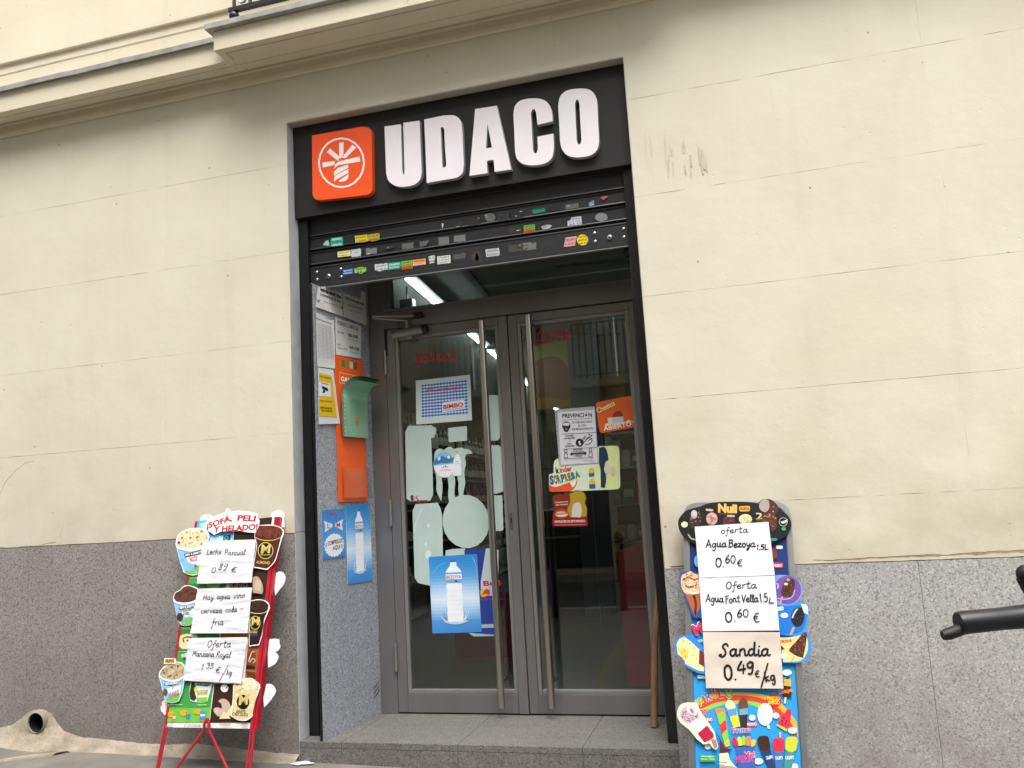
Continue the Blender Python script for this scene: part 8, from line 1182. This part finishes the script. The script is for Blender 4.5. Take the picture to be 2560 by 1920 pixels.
cutout('sandwich_cutout', [(-.0499,-.6125,1),(-.0458,-.5908),(-.0307,-.576,1),(-.0047,-.568),(.0248,-.5654,1),(.0497,-.5915,1),(.0759,-.6262,1),(.0745,-.7244,1),(.0458,-.7221,1),(.0173,-.7093),(-.0113,-.6928,1),(-.0145,-.6718,1),(-.0434,-.6515,1)], lambda p: (p.sp([(-.0425,-.6087,1),(-.0309,-.5868),(-.0085,-.5753,1),(.0203,-.596,1),(.0541,-.6269,1),(.0489,-.68,1),(.07,-.6967,1),(.0694,-.7142,1),(.039,-.7084),(-.0075,-.6856,1),(-.0108,-.6681,1),(-.0378,-.6478,1)], 'd6cf9c'), p.poly([(.053,-.627),(.0719,-.637),(.07,-.695),(.0488,-.6835)], '6a3026'), p.sp([(-.0355,-.6299,1),(-.0096,-.6219),(.0082,-.6391,1),(.0003,-.6642),(-.0145,-.6718,1)], 'd8bc58'), [p.poly(q, '8a7a4a') for q in ([(-.0093,-.5933),(-.01,-.5946),(-.0117,-.5954),(-.0137,-.5955),(-.0154,-.5948),(-.016,-.5935),(-.0153,-.5922),(-.0136,-.5914),(-.0116,-.5913),(-.0099,-.5921)], [(.0161,-.6033),(.0154,-.6045),(.0138,-.6054),(.0117,-.6054),(.0101,-.6047),(.0095,-.6035),(.0102,-.6022),(.0118,-.6014),(.0139,-.6013),(.0155,-.602)], [(-.0066,-.6343),(-.0073,-.6358),(-.009,-.6367),(-.011,-.6368),(-.0127,-.636),(-.0132,-.6345),(-.0126,-.633),(-.0109,-.6321),(-.0089,-.632),(-.0072,-.6328)], [(-.0185,-.64),(-.019,-.6413),(-.0203,-.6421),(-.0219,-.6422),(-.0232,-.6414),(-.0236,-.6402),(-.0231,-.6389),(-.0218,-.6381),(-.0202,-.6381),(-.019,-.6388)], [(-.0017,-.6572),(-.0024,-.6587),(-.0041,-.6596),(-.0061,-.6597),(-.0077,-.6589),(-.0083,-.6574),(-.0076,-.6559),(-.006,-.655),(-.0039,-.6549),(-.0023,-.6557)], [(.0335,-.6205),(.0329,-.6218),(.0315,-.6226),(.0297,-.6227),(.0282,-.6219),(.0277,-.6207),(.0283,-.6194),(.0298,-.6186),(.0316,-.6186),(.033,-.6193)], [(.0295,-.649),(.0288,-.6503),(.0271,-.6511),(.0251,-.6512),(.0235,-.6505),(.0229,-.6492),(.0236,-.648),(.0252,-.6471),(.0273,-.6471),(.0289,-.6478)], [(.0432,-.6626),(.0426,-.6639),(.0412,-.6647),(.0394,-.6648),(.0379,-.6641),(.0374,-.6629),(.038,-.6616),(.0395,-.6608),(.0413,-.6607),(.0427,-.6614)])]), rb, border='2f7fd0', label='ice cream sandwich')
def funp(p):
    p.sp([(.0045,-.9223,1),(.0585,-.8926,1),(.0682,-.9189,1),(.0354,-.9574,1)], 'c8cedc'); p.sp([(.0354,-.9574,1),(.0751,-.9235,1),(.1012,-.9569,1),(.0962,-.9721),(.0624,-.9906,1)], 'b02040'); p.sp([(-.0341,-.8941,1),(-.0299,-.8701),(-.0045,-.8535,1),(.0205,-.8573),(.0412,-.88,1),(.0443,-.8933,1),(.0045,-.9207,1),(-.0167,-.9168)], 'c4a4b4')
    rr = random.Random(2); A_ = (-.0305,-.8939); B_ = (.0409,-.8901); C_ = (-.0082,-.8588); D_ = (.001,-.9192)
    for k in range(70):
        u, v = rr.random(), rr.random(); q = Vector(A_).lerp(Vector(B_), .06 + .88 * u); q.y += (Vector(C_).lerp(Vector(D_), v).y - A_[1]) * .9 * (1 - abs(u - .45) * 1.2)
        p.poly([(q.x + dx, q.y + dy) for dx, dy in ((-.0022, -.001), (.0022, -.002), (.0022, .001), (-.0022, .002))], rr.choice(['6a2a6a', '7a2a48', 'd8d0e0', '8a3a3a', '503a7a']), step=False)
    p.z += p.step; p.poly([(.0342,-.8834),(.0308,-.8862),(.0258,-.8875),(.0197,-.8872),(.0131,-.8854),(.0067,-.8822),(.001,-.8779),(-.0033,-.8729),(-.0058,-.8678),(-.0064,-.8629),(-.0048,-.8589),(-.0014,-.8562),(.0037,-.8548),(.0098,-.8551),(.0164,-.857),(.0228,-.8602),(.0284,-.8646),(.0327,-.8695),(.0352,-.8747),(.0358,-.8794)], 'dfdbe8'); p.poly([(.0205,-.8809),(.0185,-.8814),(.0161,-.881),(.0136,-.8796),(.0112,-.8774),(.0091,-.8745),(.0076,-.8714),(.0068,-.8682),(.0067,-.8653),(.0075,-.863),(.0089,-.8615),(.011,-.861),(.0134,-.8614),(.0159,-.8628),(.0183,-.865),(.0204,-.8679),(.0219,-.871),(.0227,-.8742),(.0227,-.8771),(.022,-.8794)], 'd85a78'); p.poly([(.0976,-.9819),(.1083,-.973),(.1142,-1.0022),(.1053,-1.0093)], 'a87868'); p.poly([(.089,-.9775),(.0996,-.9729),(.1136,-1.0006),(.1063,-1.0099),(.1001,-1.008)], 'a87868')
cutout('lolly_cutout', [(-.0456,-.8947,1),(-.0425,-.8673),(-.0258,-.846),(-.0005,-.8396,1),(.0353,-.8379,1),(.0486,-.8695,1),(.0757,-.9051,1),(.1057,-.9501,1),(.1084,-.9697,1),(.117,-1.0021,1),(.1068,-1.0141,1),(.0932,-1.0068,1),(.0833,-.991,1),(.0587,-.9974,1),(.0312,-.9775,1),(.0004,-.9427,1),(-.0346,-.9177,1)], funp, rb, border='e8ecc8', label='white and red lolly with sprinkles')
KB = '1d1d20'
def r1(p):
    p.hand('oferta', (.1601,-.1346), (.2782,-.1281), .0145, .0026, KB); p.hand('Agua', (.0937,-.1948), (.1846,-.1914), .0175, .0040, KB); p.hand('Bezoya', (.1904,-.1938), (.3051,-.1924), .017, .0040, KB)
    p.hand('1,5L', (.3077,-.2031), (.3583,-.203), .012, .0034, KB); p.hand('0.', (.1321,-.282), (.1733,-.2777), .021, .0040, KB); p.hand('60', (.1731,-.2634), (.2199,-.2607), .0185, .0036, KB); p.hand('€', (.2239,-.275), (.248,-.2732), .016, .0028, KB)
note('handwritten_note', 'white note Agua Bezoya 1,5L 0.60 euro, top sheet on the right stand', RM, [(.0484,-.1026),(.3651,-.0831),(.3778,-.3119),(.0611,-.3272)], r1, 61, amp=.0032, fx=6, fy=12)
def r2(p):
    p.hand('Oferta', (.1714,-.3736), (.3018,-.367), .0165, .0032, KB); p.hand('Agua', (.0861,-.4279), (.1616,-.4273), .0165, .0036, KB); p.hand('Font', (.1679,-.4318), (.2305,-.426), .0165, .0034, KB); p.hand('Vella', (.2361,-.4278), (.3064,-.4238), .0165, .0036, KB)
    p.hand('1.5', (.3111,-.4263), (.346,-.42), .019, .0034, KB); p.hand('L', (.3448,-.4284), (.3687,-.4279), .012, .0030, KB); p.hand('0.', (.1658,-.5143), (.2118,-.5045), .0215, .0044, KB); p.hand('60', (.2135,-.4912), (.2637,-.4855), .0175, .0038, KB); p.hand('€', (.2794,-.5085), (.3076,-.5059), .022, .0034, KB)
note('handwritten_note', 'white note Agua Font Vella 1.5L 0.60, middle sheet on the right stand', RM, [(.0602,-.328),(.3769,-.3142),(.3828,-.5394),(.0698,-.551)], r2, 72, amp=.0036, fx=6, fy=12, z=.027)
def r3(p):
    p.hand('Sandia', (.1343,-.6517), (.341,-.641), .027, .0070, KB, 5); p.hand('0.', (.152,-.7471), (.2052,-.738), .031, .0072, KB); p.hand('49', (.2043,-.7192), (.2763,-.7129), .026, .0066, KB); p.hand('€', (.2748,-.7273), (.2947,-.7258), .015, .0034, KB)
    p.hand('/', (.2938,-.7428), (.332,-.7378), .032, .0050, KB); p.hand('kg', (.3161,-.7446), (.358,-.7333), .019, .0052, KB)
note('handwritten_note', 'beige note Sandia 0.49 euro per kg, lowest sheet on the right stand', RM, [(.0698,-.5544),(.3831,-.5463),(.3849,-.7676),(.0763,-.7796)], r3, 83, base='c6bbae', amp=.0036, fx=6, fy=12)

# ================================================================== BICYCLE (only a grip and lever reach into view)
bk = thing('bicycle', 'black bicycle handlebar grip with brake lever at the right edge', 'bicycle', (2.95, -2.5, -1.3))
gA, gB = Vector((2.587, -2.597, -.2085)), Vector((2.690, -2.566, -.2045)); ax = (gB - gA).normalized()
link('grip', MB().tube([gA, gA + ax * .006, gA + ax * .06, gB, gB + ax * .02], [.0150, .0165, .0158, .0172, .0215], 24), 'rubber2', bk, smooth=True)
link('handlebar_tube', MB().tube([gB + ax * .021, gB + ax * .12, (3.0, -2.47, -.22), (3.1, -2.40, -.23)], .0125, 14), 'iron', bk, smooth=True)
link('brake_lever', MB().tube([(2.562, -2.610, -.2235), (2.57, -2.608, -.222), (2.60, -2.590, -.2150), (2.66, -2.560, -.2085), (2.74, -2.535, -.207)], [.0065, .0085, .0085, .008, .008], 14), 'rubber', bk, smooth=True)
link('lever_clamp', MB().tube([gB + ax * .022, gB + ax * .06], .026, 18).box(2.735, 2.77, -2.6, -2.54, -.245, -.20), 'iron', bk, smooth=True)
link('bell_stalk', MB().tube([(2.700, -2.56, -.185), (2.686, -2.566, -.150)], [.010, .010], 12).sphere((2.690, -2.565, -.1455), .013, 12), 'rubber', bk, smooth=True)
link('stem', MB().tube([(3.1, -2.40, -.23), (3.08, -2.38, -.33)], .018, 12), 'iron', bk, smooth=True)
link('head_tube', MB().tube([(3.08, -2.38, -.331), (3.06, -2.30, -.60)], .022, 12), 'iron', bk, smooth=True)
for s_ in (-.05, .05): link('fork_blade', MB().tube([(3.06 + s_, -2.30, -.61), (3.04 + s_, -2.18, -.97)], .012, 10), 'iron', bk, smooth=True)
wc = Vector((3.04, -2.18, -.97)); ring_ = [wc + Vector((0, .32 * math.cos(k * math.pi / 20), .32 * math.sin(k * math.pi / 20))) for k in range(41)]
wh = link('front_wheel', MB().tube(ring_, .020, 10, caps=False), 'rubber', bk, smooth=True)
link('hub', MB().tube([wc - Vector((.038, 0, 0)), wc + Vector((.038, 0, 0))], .02, 12), 'alu', wh, smooth=True)
for k in range(12): link('spoke', MB().tube([wc, wc + Vector((0, .305 * math.cos(k * math.pi / 6), .305 * math.sin(k * math.pi / 6)))], .0015, 5), 'alu', wh)
link('down_tube', MB().tube([(3.062, -2.315, -.50), (3.25, -3.0, -.95)], .02, 12), 'iron', bk, smooth=True); link('top_tube', MB().tube([(3.075, -2.365, -.42), (3.22, -2.9, -.46)], .016, 12), 'iron', bk, smooth=True)
link('seat_tube', MB().tube([(3.25, -3.0, -.95), (3.21, -2.9, -.35)], .016, 12), 'iron', bk, smooth=True); link('saddle', MB().sphere((3.2, -2.92, -.33), .11, 14, (.6, 1.1, .25)), 'rubber', bk, smooth=True)
wh2 = wh.copy(); C.objects.link(wh2); wh2.parent = bk; wh2.name = 'rear_wheel'; wh2.location = wh.location + Vector((.42 * .6, -1.02, 0))
link('chain_stay', MB().tube([(3.25, -3.0, -.95), (3.29, -3.20, -.97)], .012, 8), 'iron', bk)

# ================================================================== SHOP INTERIOR
CZ = 1.62
tag(boxo('shop_floor', (-3.2, 3.4, .61, 11.5, -1.2, -1.138), 'int_floor'), kind='structure')
tag(boxo('shop_ceiling', (-3.2, 3.4, .62, 11.5, CZ, CZ + .1), 'int_ceil'), kind='structure')
tag(link('shop_wall', MB().box(-3.3, -3.2, .6, 11.5, -1.2, CZ + .1).box(3.4, 3.5, .6, 11.5, -1.2, CZ + .1).box(-3.3, 3.5, 11.5, 11.6, -1.2, CZ + .1).box(-3.3, .2, .565, .61, -1.2, CZ + .1).box(1.9, 3.5, .565, .61, -1.2, CZ + .1).box(.2, 1.9, .615, .66, 1.705, CZ + .2), 'int_wall'), kind='structure')
sa = Vector((-.113, .994, 0)).normalized(); sn = Vector((.994, .113, 0))
def obox(mb, o, l, w_, z0, z1, c=None):                             # box along the shop's own axis
    o = Vector(o); vs = []
    for z in (z0, z1):
        for a, b in ((0, 0), (1, 0), (1, 1), (0, 1)): q = o + sa * l * a + sn * w_ * b; vs.append((q.x, q.y, z))
    return mb.add(vs, [(3, 2, 1, 0), (4, 5, 6, 7), (0, 1, 5, 4), (1, 2, 6, 5), (2, 3, 7, 6), (3, 0, 4, 7)], c)
lampn = 0
for k, (s0, ln) in enumerate(((0, 1.15), (1.35, 1.45), (3.0, 1.5), (4.7, 1.5), (6.4, 1.5), (8.0, 1.3))):
    o = Vector((.152, 1.25, 0)) + sa * s0
    lt = thing('ceiling_lamp', ['white strip lamp nearest the fanlight on the shop ceiling', 'second white strip lamp from the doors on the shop ceiling', 'third strip lamp from the doors on the shop ceiling', 'fourth strip lamp from the doors on the shop ceiling', 'fifth strip lamp from the doors on the shop ceiling', 'farthest strip lamp on the shop ceiling'][k], 'lamp', (o.x, o.y, CZ), 'strip lamps on the shop ceiling')
    link('lamp_housing', obox(MB(), o - sn * .02, ln, .10, CZ - .035, CZ - .001), 'int_ceil', lt)
    link('lamp_tube', obox(MB(), o + sa * .01, ln - .02, .026, CZ - .055, CZ - .036), 'lamp', lt)
m = MB(); obox(m, (.55, 1.2, 0), 9, .05, CZ - .03, CZ - .001); obox(m, (1.15, 1.6, 0), .05, 2.2, CZ - .02, CZ - .001); o_ = link('ceiling_trunking', m, 'shelf'); tag(o_, 'thin cable trunking along the shop ceiling beside the strip lamps', 'trunking')
sp_ = thing('ceiling_spotlight', 'small box floodlight hanging beside the lit strip lamp', 'spotlight', (.02, 1.6, CZ))
link('lamp_body', MB().box(-.04, .06, 1.60, 1.66, 1.40, 1.52), 'int_dark', sp_, bevel=.006); link('lamp_glass', MB().box(.0605, .064, 1.603, 1.657, 1.405, 1.515), 'lampdim' if 'lampdim' in MAT else 'oppwin', sp_); link('mount', MB().tube([(.01, 1.63, 1.521), (.01, 1.63, 1.62)], .008, 8), 'int_dark', sp_)
# wine shelves along the left wall
sv = thing('wine_shelf', 'long metal wine shelf along the left wall inside the shop', 'shelf', (-.6, 1.5, -1.138))
so_ = Vector((-1.0, .9, 0))
link('shelf_back', obox(MB(), so_ - sn * .02, 9.5, .018, -1.137, .80), 'int_dark', sv)
SHZ = (-1.05, -.72, -.38, -.02, .32, .66)
for z in SHZ: link('shelf_board', obox(MB(), so_, 9.5, .38, z - .018, z), 'shelf', sv)
for k in range(8): link('upright', obox(MB(), so_ + sa * (1.25 * k + .2) + sn * .002, .03, .376, -1.136, -1.07), 'int_dark', sv)
bt_me = []
for cc, h in (('20301c', .30), ('3a1414', .28), ('4a3a18', .29), ('b8b090', .26), ('161616', .31)):
    m = MB(); m.lathe([(.036, 0), (.037, h * .58), (.030, h * .66), (.013, h * .76), (.013, h * .98)], 8, c=lin(cc)); m.lathe([(.0376, h * .18), (.0376, h * .48)], 8, c=lin('b9b49e')); m.lathe([(.0145, h * .86), (.0145, h)], 8, c=lin('6a2020' if cc != 'b8b090' else 'c0a040')); bt_me.append(m)
protos = []
for m in bt_me:
    o = link('wine_bottle', m, 'print', smooth=True); protos.append(o)
rb_ = random.Random(4); cnt = 0
for z in SHZ[1:]:
    for s_ in range(50):
        k = rb_.randrange(5); q = so_ + sa * (1.3 + s_ * .165 + rb_.uniform(-.02, .02)) + sn * rb_.uniform(.29, .335)
        if rb_.random() < .08: continue
        o = protos[k] if cnt < 5 and protos[k].get('group') is None else protos[k].copy()
        if o.name not in C.objects: C.objects.link(o)
        o.location = (q.x, q.y, z + .0005); tag(o, 'wine bottle standing on the shelves behind the left glass door', 'bottle', 'wine bottles on the shelves'); cnt += 1
for o in protos:
    if o.get('group') is None: bpy.data.objects.remove(o)
# boxes on the top shelf
rbx = random.Random(8); bxp = None
for k in range(12):
    q = so_ + sa * (.9 + k * .42) + sn * .05; cc = rbx.choice(['7a2a20', '8a3a24', '5a2a22', '8a7a3a'])
    m = obox(MB(), (0, 0, 0), .30, .24, 0, rbx.uniform(.16, .26), lin(cc)); o = link('carton', m, 'paper'); o.location = (q.x, q.y, .6605); tag(o, 'cardboard carton on the top shelf inside the left door', 'carton', 'cartons on the top shelf')
# yellow banner, green banner, bag print above the right door
yb = Pr(z=.004); yb.prism([(0, 0), (1.0, 0), (1.0, .72), (0, .72)], 0, .003, lin('a49a4a')); yb.poly([(0, 0), (1.0, 0), (1.0, .2), (0, .2)], 'a88a20'); yb.sp([(.02, .1, 1), (.2, .12), (.42, .08), (.46, .3), (.34, .52), (.1, .5), (.02, .3)], '8c5a34'); yb.text('S', (.46, .42), (.66, .42), .17, 'b4ac6a', 2);
o = link('snack_banner', yb, 'print'); o.matrix_world = frame((.20, 4.3, .92), (1, 0, 0), (0, 0, 1)); tag(o, 'yellow snack banner with a crisp bag hanging inside above the right door', 'banner')
gb = Pr(z=.002); gb.prism(blob([(0, 0), (.14, .02), (.10, .15), (.17, .3), (.12, .45), (.2, .65), (0, .65)], .03, .07, 4), 0, .003, lin('3a6a30')); o = link('leafy_banner', gb, 'print'); o.matrix_world = frame((.53, 2.3, .72), (1, 0, 0), (0, 0, 1)); tag(o, 'green jagged banner hanging behind the right door handle', 'banner')
# columns, cabinet, counter
tag(link('column', obox(MB(), (.68, 4.1, 0), .35, .29, -1.137, CZ - .001), 'int_grey'), 'grey square column inside the shop behind the right door', 'column')
fc = thing('drinks_fridge', 'dark drinks fridge inside the shop behind the right door', 'fridge', (.4, 4.2, -1.138))
link('cabinet', obox(MB(), (.30, 4.2, 0), .7, .40, -1.137, -.10), 'int_dark', fc, bevel=.01); link('door_trim', obox(MB(), (.30, 4.185, 0), .012, .40, -.38, -.36), 'shelf', fc)
tag(link('red_counter', MB().box(1.49, 1.98, 1.25, 2.6, -1.137, -.34), 'int_red'), 'dark red counter side inside the shop at lower right', 'counter')
cr = thing('red_crate', 'dark red crate on the shop floor behind the left door', 'crate', (.1, 2.6, -1.138))
link('crate_side', MB().box(.05, .52, 2.2, 2.22, -1.137, -.72).box(.05, .52, 2.7, 2.72, -1.137, -.72).box(.05, .07, 2.221, 2.699, -1.137, -.72).box(.50, .52, 2.221, 2.699, -1.137, -.72), 'int_red', cr); link('crate_bottom', MB().box(.071, .499, 2.221, 2.699, -1.136, -1.12), 'int_red', cr)
tag(link('floor_marking', MB().add([(1.27, 1.25, -1.1365), (1.34, 1.25, -1.1365), (1.27, 2.7, -1.1365), (1.20, 2.7, -1.1365)], [(0, 1, 2, 3)]), simple('yellow_tape', '7d7026', .5)), kind='structure')
gs = thing('grocery_shelf', 'metal shelf of packets inside the shop at the right', 'shelf', (1.6, 4.4, -1.138))
for z in (-.80, -.44, -.08, .28, .62): link('shelf_board', MB().box(.98, 2.2, 4.2, 4.6, z - .02, z), 'shelf', gs)
link('shelf_back', MB().box(.98, 2.2, 4.61, 4.63, -1.137, .8), 'int_dark', gs)
rp = random.Random(12); pk_ = {}
for z in (-.80, -.44, -.08, .28):
    x = 1.0
    while x < 2.1:
        w_ = rp.choice([.08, .11, .14]); cc = rp.choice(['a83a2a', 'c8a42a', '2a5a9a', 'c8c8c0', '3a7a3a', '8a3a6a', 'd07a2a', '6a6a70']); h = rp.choice([.16, .22, .26])
        key = (w_, cc, h)
        if key not in pk_:
            m = MB(); m.prism(rounded([(0, 0), (w_, 0), (w_, h), (0, h)], .015, 2), 0, .09, lin(cc)); m.v = [(a, -c_, b) for a, b, c_ in m.v]; m.add([(w_ * .15, -.0915, h * .3), (w_ * .85, -.0915, h * .3), (w_ * .85, -.0915, h * .62), (w_ * .15, -.0915, h * .62)], [(0, 1, 2, 3)], lin('e0dcc8')); o = link('packet', m, 'print'); pk_[key] = o
        else: o = pk_[key].copy(); C.objects.link(o)
        o.location = (x, 4.34, z + .0005); tag(o, 'grocery packet on the shelves behind the right glass door', 'packet', 'packets on the grocery shelf'); x += w_ + .012
wg = thing('wire_rack', 'wire rack of white tubs inside the right door beside the handle', 'rack', (.8, 3.6, -1.138))
for z in (.0, .30): link('rack_shelf', MB().box(.35, .95, 3.5, 3.8, z - .01, z), 'shelf', wg)
for x in (.36, .94): link('rack_post', MB().tube([(x, 3.51, -1.137), (x, 3.51, .55)], .008, 6), 'shelf', wg)

# ================================================================== ACROSS THE STREET (seen only mirrored in the glass)
ob = thing('opposite_building', 'pale building across the street mirrored in the glass doors', 'building', (0, -9.5, -1.4))
YO = -9.5
wx = [-10.6, -7.9, -5.2, -2.5, .2, 2.9, 5.6, 8.3]
FL = [(2.05, 4.35), (5.4, 7.5), (8.6, 10.5)]
# wall built round the window openings
zs = [-1.7] + [z for f in FL for z in f] + [11.6]
m = MB()
XE = 4.2  # unseen: facade made lower beyond here to let more skylight onto the right
m.box(-14, 14, YO - .4, YO, -1.7, FL[0][0])
for i, (a, b) in enumerate(FL):
    nx = FL[i + 1][0] if i + 1 < len(FL) else 11.6
    m.box(-14, 14 if i == 0 else XE, YO - .4, YO, b, nx if i else 5.0)
    if i == 0: m.box(-14, XE, YO - .4, YO, 5.0, nx)
    xs = [-14] + [v for x in wx if i == 0 or x < XE - .8 for v in (x - .55, x + .55)] + [14 if i == 0 else XE]
    for k in range(0, len(xs), 2): m.box(xs[k], xs[k + 1], YO - .4, YO, a, b)
link('wall', m, 'opp', ob)
for i, (a, b) in enumerate(FL):
    for x in wx:
        if i and x > XE - .8: continue
        f = link('window', MB().box(x - .549, x - .49, YO - .2, YO - .13, a, b).box(x + .49, x + .549, YO - .2, YO - .13, a, b).box(x - .489, x + .489, YO - .2, YO - .13, b - .06, b), 'oppwin', ob)
        link('shutter_leaf', MB().box(x - .489, x - .012, YO - .18, YO - .15, a, b - .061), 'oppwin', f); link('shutter_leaf', MB().box(x + .012, x + .489, YO - .18, YO - .15, a, b - .061), 'oppwin', f)
        link('balcony_slab', MB().box(x - .75, x + .75, YO + .001, YO + .35, a - .14, a - .002), 'opp', ob)
        r = MB().box(x - .7, x + .7, YO + .30, YO + .325, a + .06, a + .08).box(x - .7, x + .7, YO + .30, YO + .325, a + .98, a + 1.0)
        for k in range(13):
            bxx = x - .69 + k * 1.38 / 12; r.lathe([(.011, a + .0), (.011, a + .28), (.020, a + .31), (.011, a + .34), (.011, a + .72), (.020, a + .75), (.011, a + .78), (.011, a + .98)], 6, (bxx, YO + .3125, 0))
        link('railing', r, 'iron', ob)
for x in (-9, -6.2, -3.6, -1.0, 1.8, 4.6, 7.4):
    link('shop_window', MB().box(x - .9, x + .9, YO + .001, YO + .02, -1.2, 1.2), 'int_dark', ob)
for k, (x, y) in enumerate(((.77, -4.75), (-1.6, -4.75), (-4.0, -4.75), (5.5, -4.75))):
    z0 = gz(x) + .012 * y if x > -5 else -1.2
    b_ = link('bollard', MB().lathe([(.05, 0), (.05, .72), (.058, .74), (.058, .80), (.045, .86), (.02, .90)], 16, (0, 0, 0)), 'iron', smooth=True); b_.location = (x, y, z0); tag(b_, 'black street bollard on the kerb mirrored in the door glass', 'bollard', 'black bollards on the kerb')
